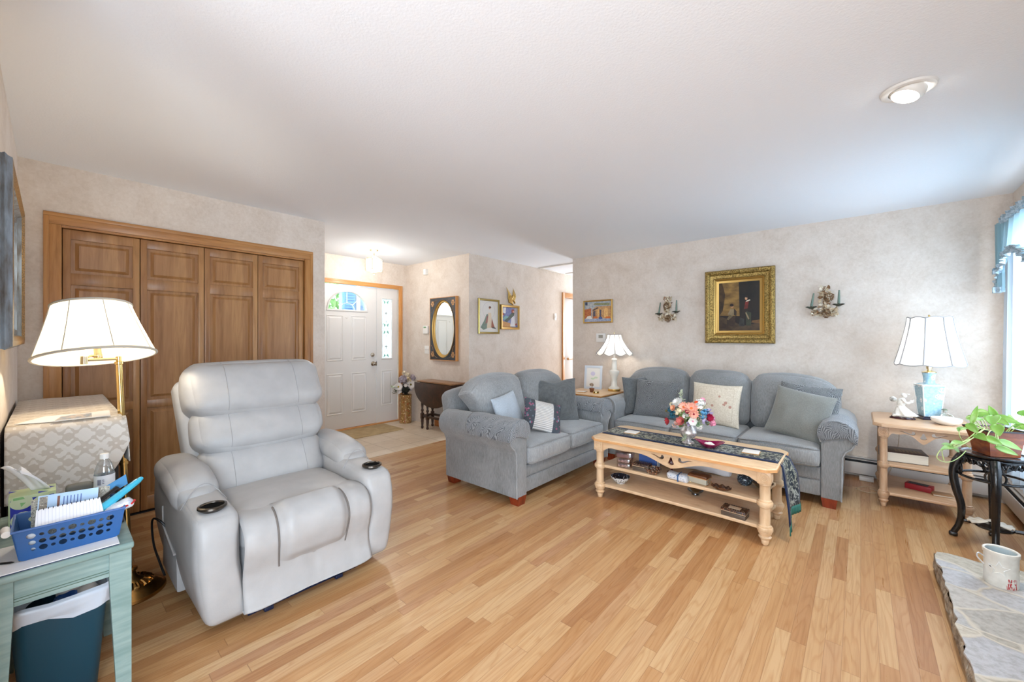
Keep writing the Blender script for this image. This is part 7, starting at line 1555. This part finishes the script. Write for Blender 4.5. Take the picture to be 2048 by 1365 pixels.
# ------------------------------------------------------------------ cloth covered cabinet by the left wall
M['damask'] = damask('cream_damask', (196, 186, 174), (218, 212, 204))
M['damask_t'] = damask('cream_damask_top', (196, 180, 158), (220, 208, 190), 1.0, (0, 1))
cb = thing('low_cabinet', 'dark cabinet in the left corner almost hidden under a cream damask cloth', 'cabinet', (-3.25, 0.045, 0))
G().box(-3.80, -2.72, -0.125, 0.215, 0.06, 0.912, 0.006).build('body', pm('dark_cabinet', (40, 34, 32)), cb)
G().box(-3.77, -2.75, -0.11, 0.20, 0.0, 0.06).build('plinth', pm('dark_cabinet', (40, 34, 32)), cb)
cl = thing('damask_cloth', 'cream damask tablecloth draped over the cabinet with its front corner hanging', 'tablecloth', (-3.25, 0.05, 0.914))
def ctop(u, v):
    x = -3.82 + 1.115 * u; y = -0.128 + 0.352 * v
    return Vector((x, y, 0.918 + 0.003 * noise.noise((x * 6, y * 9, 1))))
G().sheet(ctop, 20, 10).build('cloth_top', 'damask_t', cl, solid=0.004)
def hem(v): return 0.56 if v < 0.0 else 0.56 + 0.0 * v
def cfront(u, v):   # u across (-wall .. room side), v down
    y = -0.128 + 0.366 * u; zl = 0.57 + (0.0 if u < 0.5 else 0.0)
    zl = 0.60 + 0.10 * max(0, (u - 0.55) / 0.45) ** 1.0 + 0.10 * max(0, (u - 0.86) / 0.14) ** 1.5
    r = 0.03; d = v * (0.918 - zl)
    x = -2.705 + r * min(1, d / 0.03) ** 0.5 + 0.008 * math.sin(u * 7 + 1) * v
    if u > 0.8: y += 0.012 * v * (u - 0.8) / 0.2
    return Vector((x, y, 0.918 - d))
G().sheet(cfront, 40, 24).build('cloth_front', 'damask', cl, solid=0.004, ang=75)
M['damask_s'] = damask('cream_damask_side', (196, 186, 174), (218, 212, 204), 1.0, (0, 2))
def cside(u, v):
    x = -3.82 + 1.145 * u; zl = 0.70 + 0.0 * u
    d = v * (0.918 - zl); return Vector((x, 0.224 + 0.014 * min(1, d / 0.03) ** 0.5 + 0.012 * math.sin(u * 14) * v, 0.918 - d))
G().sheet(cside, 40, 14).build('cloth_side', 'damask_s', cl, solid=0.004, ang=75)
PAPER = pbr('white_paper', (232, 232, 232), 0.7)
for k, (poly, z, lb, m_) in enumerate((([(-2.745, -0.105), (-2.92, -0.02), (-2.905, 0.085), (-2.70, 0.02)], 0.9235, 'white folded paper on the damask cloth, nearest the left wall', PAPER), ([(-2.70, 0.0), (-2.86, 0.02), (-2.90, 0.195), (-2.70, 0.185)], 0.9255, 'glossy white card with a picture strip on the damask cloth', PAPER))):
    t = thing('paper_sheet', lb, 'paper', (poly[0][0], poly[0][1], z))
    G().prism(poly, 'xy', z, z + 0.002).build('sheet', m_, t)
    if k == 1: G().prism([(-2.715, 0.01), (-2.84, 0.03), (-2.865, 0.13), (-2.72, 0.125)], 'xy', z + 0.002, z + 0.0024).build('printed_strip', pbr('photo_print', (150, 164, 180), 0.4, 0, (210, 196, 186), (14, 40, 10)), t)

# ------------------------------------------------------------------ sage side table and what is on it
sd = thing('side_table', 'small sage green distressed side table in the left foreground by the wall', 'table', (-2.19, 0.03, 0))
TX0, TX1, TY0, TY1, TZ = -2.52, -1.88, -0.132, 0.187, 0.60
G().box(TX0, TX1, TY0, TY1, TZ - 0.022, TZ, 0.006, 3).build('top', 'green_h', sd)
g = G(); g.box(TX0 + 0.03, TX1 - 0.024, TY0 + 0.045, TY1 - 0.05, TZ - 0.105, TZ - 0.022); g.build('front_apron', 'green_h', sd)
for z in (TZ - 0.092, TZ - 0.084): G().box(TX1 - 0.026, TX1 - 0.0235, TY0 + 0.05, TY1 - 0.055, z, z + 0.0022).build('apron_groove', 'green_groove', sd)
for x0 in (TX0 + 0.012, TX1 - 0.066):
    for y0 in (TY0 + 0.004, TY1 - 0.06):
        xo, yo = (1 if x0 > -2.2 else -1), (1 if y0 > 0 else -1)
        cx, cy = x0 + 0.027, y0 + 0.027; h, b_ = 0.027, 0.016
        g = G(); tp_ = [g.bm.verts.new((cx + sx * h, cy + sy * h, TZ - 0.022)) for sx, sy in ((-1, -1), (1, -1), (1, 1), (-1, 1))]
        md = [g.bm.verts.new((cx + sx * h, cy + sy * h, TZ - 0.105)) for sx, sy in ((-1, -1), (1, -1), (1, 1), (-1, 1))]
        bx_, by_ = cx + xo * (h - b_), cy + yo * (h - b_)
        bt = [g.bm.verts.new((bx_ + sx * b_, by_ + sy * b_, 0)) for sx, sy in ((-1, -1), (1, -1), (1, 1), (-1, 1))]
        for A_, B_ in ((tp_, md), (md, bt)):
            for i in range(4): g.bm.faces.new((A_[i], A_[(i + 1) % 4], B_[(i + 1) % 4], B_[i]))
        g.bm.faces.new(tp_); g.bm.faces.new(bt[::-1]); g.build('leg', 'green_paint', sd, flat=True)
mg = thing('magazine', 'white backed magazine lying under the blue basket on the sage table', 'magazine', (-2.0, 0.01, TZ))
G().box(-2.13, -1.889, -0.128, 0.150, TZ + 0.0005, TZ + 0.004).build('pages', pm('navy_page', (40, 52, 84)), mg)
G().box(-2.13, -1.887, -0.1285, 0.151, TZ + 0.004, TZ + 0.006).build('cover', PAPER, mg)
# blue perforated basket
bk_ = thing('storage_basket', 'blue plastic basket with round holes on the sage side table', 'basket', (-2.04, 0.045, TZ + 0.006))
BX0, BX1, BY0, BY1, BZ0, BZ1 = -2.125, -1.955, -0.066, 0.155, TZ + 0.0065, TZ + 0.104
M['blue_pl'] = pbr('royal_blue_plastic', (38, 86, 142), 0.4)
def circ(c, r, n=14): return [(c[0] + r * math.cos(2 * PI * i / n), c[1] + r * math.sin(2 * PI * i / n)) for i in range(n)]
hs_ = []
for i in range(9):
    y = BY0 + 0.032 + i * (BY1 - BY0 - 0.05) / 8.6
    hs_ += [circ((y, BZ0 + 0.074), 0.0088 if i % 2 == 0 else 0.0048), circ((y, BZ0 + 0.052), 0.0072), circ((y, BZ0 + 0.031), 0.0048 if i % 2 == 0 else 0.0088)]
def flare(g, s=0.13):
    for v in g.bm.verts:
        k = 1 + s * (v.co.z - BZ0) / (BZ1 - BZ0); v.co.x = (BX0 + BX1) / 2 + (v.co.x - (BX0 + BX1) / 2) * k; v.co.y = (BY0 + BY1) / 2 + (v.co.y - (BY0 + BY1) / 2) * k
    return g
rc = lambda a0, a1, b0, b1, r=0.012: [(a1, b1), (a0, b1)] + arc(a0 + r, b0 + r, r, r, PI, 1.5 * PI, 5) + arc(a1 - r, b0 + r, r, r, 1.5 * PI, 2 * PI, 5)
flare(G().plate(rc(BY0, BY1, BZ0, BZ1), hs_, 'yz', BX1 - 0.003, BX1)).build('front_wall', 'blue_pl', bk_, ang=30)
flare(G().plate(rc(BY0, BY1, BZ0, BZ1), hs_, 'yz', BX0, BX0 + 0.003)).build('rear_wall', 'blue_pl', bk_, ang=30)
for y in (BY0, BY1 - 0.003): flare(G().plate(rc(BX0, BX1, BZ0, BZ1), [], 'xz', y, y + 0.003)).build('end_wall', 'blue_pl', bk_, ang=30)
G().box(BX0 + 0.004, BX1 - 0.004, BY0 + 0.004, BY1 - 0.004, BZ0, BZ0 + 0.003).build('floor_panel', 'blue_pl', bk_)
hx, hy, mx_, my_ = (BX1 - BX0) / 2 * 1.13, (BY1 - BY0) / 2 * 1.13, (BX0 + BX1) / 2, (BY0 + BY1) / 2
G().tube([(mx_ + sx * hx, my_ + sy * hy, BZ1) for sx, sy in ((-1, -1), (1, -1), (1, 1), (-1, 1), (-1, -1))], 0.0035, 6).build('rim', pm('blue_rim', (70, 104, 160)), bk_)
G().tube([(mx_ + 0.03, my_ - hy - 0.014, BZ1 - 0.004), (mx_ + 0.085, my_ - hy - 0.010, BZ1 - 0.004)], 0.010, 12).build('handle_grip', 'white_plastic', bk_)
# contents
nb = thing('notepad', 'white lined spiral notepad leaning in the front of the blue basket', 'notepad', (-1.975, 0.04, TZ + 0.09))
def ruled():
    m, nt, p = newmat('ruled_paper'); s = node(nt, 'SeparateXYZ', {0: coords(nt)}); f = mth(nt, 'FRACT', mth(nt, 'MULTIPLY', s.outputs[1], 130)); nt.links.new(mixc(nt, mth(nt, 'LESS_THAN', f, 0.12), rgb(234, 234, 238), rgb(206, 208, 220)), p.inputs['Base Color']); p.inputs['Roughness'].default_value = 0.7; return m
nq = [Vector((-1.962, -0.035, 0.694)), Vector((-1.968, 0.118, 0.702)), Vector((-2.015, 0.112, 0.738)), Vector((-2.005, -0.032, 0.742))]
nn = (nq[1] - nq[0]).cross(nq[3] - nq[0]).normalized()
nn = nn if nn.z > 0 else -nn
g = G(); A_ = [g.bm.verts.new(p) for p in nq]; B_ = [g.bm.verts.new(p - nn * 0.008) for p in nq]
g.bm.faces.new(A_); g.bm.faces.new(B_[::-1])
for i in range(4): g.bm.faces.new((A_[i], A_[(i + 1) % 4], B_[(i + 1) % 4], B_[i]))
g.build('pages', ruled(), nb, flat=True)
g = G()
for k in range(14):
    p = nq[3] * (1 - (k + 0.5) / 14) + nq[2] * ((k + 0.5) / 14); g.tube([p + nn * 0.001 + Vector((0.004, 0, -0.003)), p + nn * 0.005, p + Vector((-0.004, 0, 0.0)), p - nn * 0.008], 0.0009, 5)
g.build('spiral_wire', 'black_plastic', nb)
lf_ = thing('leaflet', 'pale blue printed leaflet standing behind the notepad in the basket', 'leaflet', (-2.06, 0.03, TZ + 0.09))
Lm = Matrix.Translation((-2.045, 0.03, 0.66)) @ Matrix.Rotation(0.22, 4, 'Y').inverted() @ Matrix.Rotation(-0.06, 4, 'X')
G().box(-0.001, 0.001, -0.065, 0.075, 0.0, 0.108).xf(Lm).build('sheet', pm('pale_blue_paper', (176, 204, 232)), lf_)
G().box(0.001, 0.0014, -0.062, -0.044, 0.02, 0.104).xf(Lm).build('photo_strip', speckle('tiny_photo', (140, 132, 120), [(170, 160, 140), (110, 104, 100), (196, 190, 176), (130, 100, 84)], 220, 0.6), lf_)
G().box(0.001, 0.0014, -0.022, -0.016, 0.035, 0.10).xf(Lm).build('brown_rule', pm('brown_print', (120, 74, 56)), lf_)
g = G()
for k in range(6): g.box(0.001, 0.0014, -0.008 + 0.008 * k, -0.0055 + 0.008 * k, 0.04 + 0.004 * k, 0.096)
g.xf(Lm).build('text_lines', pm('blue_print_ink', (84, 108, 170)), lf_)
top(G().box(-2.098, -2.094, -0.045, 0.142, TZ + 0.012, TZ + 0.152).build('patterned_folder', speckle('tweed_print', (176, 170, 156), [(150, 140, 126), (210, 204, 190), (120, 116, 110), (190, 180, 160)], 260, 0.7), loc=(-2.096, 0.05, TZ)), 'speckled folder standing behind the pale blue leaflet in the basket', 'folder')
br = thing('turquoise_spatula', 'turquoise long handled spatula sticking out of the blue basket', 'utensil', (-1.99, 0.12, TZ + 0.09))
Pa, Pb = Vector((-1.985, 0.098, 0.692)), Vector((-2.09, 0.228, 0.758))
g = G().tube([Pa + (Pb - Pa) * (k / 10) for k in range(11)], [0.012, 0.015, 0.0155, 0.0155, 0.015, 0.0145, 0.014, 0.0135, 0.013, 0.0125, 0.008], 10, flat=0.8); g.build('handle', pbr('turquoise_plastic', (66, 178, 208), 0.3), br)
G().sph(Pa + (Pb - Pa) * 0.93 + Vector((0.004, -0.004, 0.005)), (0.004, 0.004, 0.003), 8).build('hang_hole', 'dark', br)
top(G().tube([(-2.035, 0.075, 0.69), (-2.075, 0.16, 0.745)], 0.011, 8, flat=0.5).build('remote', 'black_plastic', loc=(-2.05, 0.11, 0.71)), 'slim black remote leaning behind the turquoise spatula', 'remote')
top(G().prism([(0.085, 0.69), (0.19, 0.745), (0.185, 0.782), (0.12, 0.745)], 'yz', -2.098, -2.095).build('blue_card', pm('deep_sky_card', (64, 128, 176)), loc=(-2.097, 0.13, 0.70)), 'blue card with a pointed corner behind the turquoise spatula', 'card')
pk_ = thing('snack_packet', 'crumpled white packet with a red edge at the right end of the basket', 'packet', (-1.985, 0.15, 0.69))
G().soft((-1.99, 0.155, 0.698), (0.05, 0.075, 0.026), 0.011, 8, wr=0.008, ws=40, rot=Matrix.Rotation(0.25, 3, 'X')).build('packet_body', pbr('white_foil', (214, 218, 226), 0.3, 0, (120, 140, 170), (40, 40, 40), 0.5, 0.75), pk_)
G().tube([(-1.965, 0.16, 0.697), (-1.972, 0.19, 0.706), (-1.99, 0.198, 0.708)], 0.0045, 6).build('red_edge', pm('red_print', (196, 44, 48)), pk_)
top(G().box(-1.972, -1.970, -0.058, -0.04, TZ + 0.02, TZ + 0.092).box(-1.9722, -1.9698, -0.05, -0.03, TZ + 0.03, TZ + 0.098).build('appointment_card', PAPER, loc=(-1.971, -0.045, TZ + 0.02)), 'small white card standing at the left end of the blue basket', 'card')
# tissue box, bottle, case, pen
tb = thing('tissue_box', 'green and blue fruit patterned tissue box against the wall behind the basket', 'tissue box', (-2.385, -0.045, TZ))
M['tis'] = pbr('tissue_green', (190, 206, 160), 0.5)
G().box(-2.44, -2.33, -0.103, 0.012, TZ, TZ + 0.114, 0.002).build('carton', ['tis'], tb)
g = G(); ms = ['tis_blue', 'tis_pale', 'tis_leaf', 'tis_seed']; pm('tis_blue', (36, 48, 160)); pm('tis_pale', (204, 214, 176)); pm('tis_leaf', (140, 190, 124)); pm('tis_seed', (180, 104, 70))
X_ = -2.3296
def tp2(a, b, d=0): return Vector((X_ + d, -0.103 + 0.115 * a, TZ + 0.114 * b))
for mi, pts, d in ((0, [(0.04, 0.04), (0.96, 0.04), (0.96, 0.9), (0.04, 0.9)], 0), (1, ell(0.27, 0.80, 0.24, 0.22, 18), 0.0003), (1, ell(0.30, 0.24, 0.26, 0.26, 18), 0.0003), (1, ell(0.72, 0.66, 0.25, 0.27, 18), 0.0003), (1, ell(0.78, 0.14, 0.18, 0.16, 18), 0.0003), (2, [(0.1, 0.9), (0.34, 0.9), (0.3, 0.98), (0.1, 0.98)], 0.0004), (2, [(0.12, 0.12), (0.2, 0.12), (0.22, 0.44), (0.12, 0.3)], 0.0006), (2, [(0.26, 0.66), (0.36, 0.78), (0.24, 0.8)], 0.0006), (3, ell(0.68, 0.70, 0.022, 0.04, 8), 0.0006), (3, ell(0.79, 0.70, 0.022, 0.04, 8), 0.0006)):
    g.mi = mi; g.face([tp2(max(0.0, min(1, a)), max(0.0, min(1, b)), d) for a, b in pts])
g.build('fruit_print', ms, tb, flat=True, rec=False); g = G()
for a, b, c_, e in ((-2.435, -0.095, 0.03, 0.02), (-2.36, -0.02, 0.03, 0.025), (-2.42, 0.0, 0.04, 0.02)):
    g.mi = 0; g.face([(a, b - e / 2, TZ + 0.1143), (a + c_, b - e / 2, TZ + 0.1145), (a + c_ * 0.7, b + e / 2, TZ + 0.1145)])
g.build('lid_print', ms, tb, flat=True, rec=False)
def tis(u, v):
    a = -0.6 + 1.2 * u
    return Vector((-2.385 + 0.055 * math.sin(a * 2.0) * (0.2 + v) + 0.01 * math.sin(u * 17) * v, -0.025 + 0.05 * (u - 0.5) - 0.072 * v + 0.018 * v * math.cos(a * 3), TZ + 0.113 + 0.135 * v * (1 - 0.3 * v) + 0.008 * math.sin(u * 13) * v))
G().sheet(tis, 24, 12).build('tissue', pbr('white_tissue', (238, 238, 240), 0.9), tb, solid=0.0015, ang=80)
wb = thing('water_bottle', 'clear plastic water bottle with a white cap and label at the table corner', 'bottle', (-2.39, 0.146, TZ))
bp_ = [(0.026, 0), (0.031, 0.006), (0.0315, 0.03), (0.029, 0.036), (0.0315, 0.042), (0.029, 0.052), (0.0315, 0.06), (0.0315, 0.13), (0.030, 0.145), (0.024, 0.168), (0.016, 0.184), (0.0125, 0.19), (0.0125, 0.20)]
M['pet'] = glass_mat('clear_bottle_plastic', (232, 236, 238), mix=0.78)
G().lathe(bp_, (-2.39, 0.146, TZ), 28, cap=False).build('bottle_body', 'pet', wb)
G().lathe([(0.0322, 0.075), (0.0322, 0.128)], (-2.39, 0.146, TZ), 28, cap=False).build('label', pm('bottle_label', (228, 232, 238)), wb)
G().lathe([(0.0145, 0.193), (0.0145, 0.212), (0.012, 0.214), (0, 0.214)], (-2.39, 0.146, TZ), 20).build('cap', 'white_plastic', wb)
g = G()
for k in range(9):
    a = -0.75 + 0.045 * k; r = 0.0326
    g.face([(-2.39 + r * math.cos(a), 0.146 + r * math.sin(a), TZ + 0.09), (-2.39 + r * math.cos(a + 0.026), 0.146 + r * math.sin(a + 0.026), TZ + 0.09), (-2.39 + r * math.cos(a + 0.026), 0.146 + r * math.sin(a + 0.026), TZ + 0.113), (-2.39 + r * math.cos(a), 0.146 + r * math.sin(a), TZ + 0.113)])
for j in range(3):
    for k in range(3):
        a = -0.28 + 0.07 * k; z = TZ + 0.095 + 0.007 * j; g.face([(-2.39 + r * math.cos(a), 0.146 + r * math.sin(a), z), (-2.39 + r * math.cos(a + 0.055), 0.146 + r * math.sin(a + 0.055), z), (-2.39 + r * math.cos(a + 0.055), 0.146 + r * math.sin(a + 0.055), z + 0.003), (-2.39 + r * math.cos(a), 0.146 + r * math.sin(a), z + 0.003)])
g.build('barcode', pm('label_ink', (70, 76, 110)), wb, flat=True, rec=False)
top(G().soft((-2.44, 0.075, TZ + 0.048), (0.05, 0.08, 0.096), 0.016, 8, wr=0.004, ws=20).build('fabric_case', pbr('grey_felt', (116, 116, 112), 0.95), loc=(-2.44, 0.075, TZ)), 'soft grey fabric case beside the water bottle', 'case')
top(G().tube([(-1.99, -0.118, TZ + 0.0095), (-1.965, -0.082, TZ + 0.0095), (-1.96, -0.075, TZ + 0.0095)], [0.0032, 0.0032, 0.001], 8).build('pen', 'black_plastic', loc=(-1.98, -0.10, TZ + 0.006)), 'dark pen on the white magazine left of the basket', 'pen')
top(G().tube(spline([(-2.14, 0.165, TZ + 0.006), (-2.10, 0.178, TZ + 0.007), (-2.2, 0.182, TZ + 0.007), (-2.33, 0.183, TZ + 0.007)], 6), 0.004, 7).build('black_cable', 'black_plastic', loc=(-2.1, 0.175, TZ)), 'short black cable along the right edge of the sage table', 'cable')
# waste bin below
wbn = thing('waste_bin', 'dark teal plastic waste bin under the sage side table', 'bin', (-2.21, 0.022, 0))
def rr2(hx, hy, r, n=5):
    o = []
    for cx, cy, a0 in ((hx - r, hy - r, 0), (-hx + r, hy - r, PI / 2), (-hx + r, -hy + r, PI), (hx - r, -hy + r, 1.5 * PI)): o += arc(cx, cy, r, r, a0, a0 + PI / 2, n)
    return o
def loft(g, secs, c=(-2.21, 0.022)):
    rs = [[g.bm.verts.new((c[0] + x, c[1] + y, z)) for x, y in rr2(hx, hy, r)] for hx, hy, r, z in secs]
    for A_, B_ in zip(rs, rs[1:]):
        n = len(A_)
        for i in range(n): f = g.bm.faces.new((A_[i], A_[(i + 1) % n], B_[(i + 1) % n], B_[i])); f.material_index = g.mi
    return rs
g = G(); rs = loft(g, [(0.11, 0.082, 0.03, 0), (0.118, 0.088, 0.03, 0.01), (0.152, 0.115, 0.035, 0.385), (0.158, 0.120, 0.035, 0.39), (0.158, 0.120, 0.035, 0.40), (0.148, 0.111, 0.033, 0.40), (0.115, 0.085, 0.03, 0.015)])
g.bm.faces.new(rs[0][::-1]); g.bm.faces.new(rs[-1]); g.build('bin_body', pbr('teal_plastic', (22, 66, 84), 0.45), wbn)
lin_ = thing('bin_liner', 'white plastic bag lining the teal waste bin', 'bag', (-2.21, 0.022, 0.33))
g = G(); secs = [(0.157, 0.119, 0.036, 0.338), (0.161, 0.1225, 0.036, 0.36), (0.164, 0.1255, 0.036, 0.40), (0.155, 0.116, 0.034, 0.408), (0.146, 0.109, 0.033, 0.39), (0.122, 0.088, 0.033, 0.30)]
loft(g, secs)
bmesh.ops.subdivide_edges(g.bm, edges=g.bm.edges[:], cuts=2, use_grid_fill=True)
for v in g.bm.verts:
    nz_ = noise.noise(v.co * 26) * 0.007; d = Vector((v.co.x + 2.21, v.co.y - 0.022, 0)).normalized(); v.co += d * nz_ + Vector((0, 0, 0.035 * noise.noise(v.co * 11) if (v.co.z < 0.355) else 0.012 * noise.noise(v.co * 14)))
g.build('liner_film', pbr('white_film', (206, 214, 226), 0.3), lin_, ang=80)
q = random.Random(5)
for i, (x, y, z, r, m_, lb) in enumerate(((-2.15, 0.06, 0.345, 0.035, pm('tissue_waste', (226, 220, 216)), 'crumpled white tissue at the front of the waste bin'), (-2.16, 0.09, 0.35, 0.04, pm('tissue_waste', (226, 220, 216)), 'crumpled white tissue at the right side of the waste bin'), (-2.15, 0.03, 0.35, 0.045, pbr('blue_wrapper', (40, 84, 156), 0.25), 'shiny blue wrapper in the middle of the waste bin'), (-2.27, 0.05, 0.33, 0.06, pm('tissue_waste', (226, 220, 216)), 'crumpled white tissue at the back of the waste bin'), (-2.15, -0.03, 0.315, 0.05, pm('dark_waste', (60, 60, 66)), 'dark crumpled wrapper at the left side of the waste bin'))):
    top(G().soft((x, y, z), (r * 1.7, r * 1.4, r * 1.3), r * 0.5, 10, wr=0.016, ws=24, seed=i).build('crumpled_waste', m_, loc=(x, y, z)), lb, 'waste', 'rubbish in the waste bin')
top(G().box(-2.60, -2.555, -0.10, 0.165, 0.0, 0.26, 0.003).build('white_carton', pbr('white_card', (214, 216, 226), 0.6), loc=(-2.58, 0.03, 0)), 'flat white carton standing on the floor behind the waste bin', 'carton')
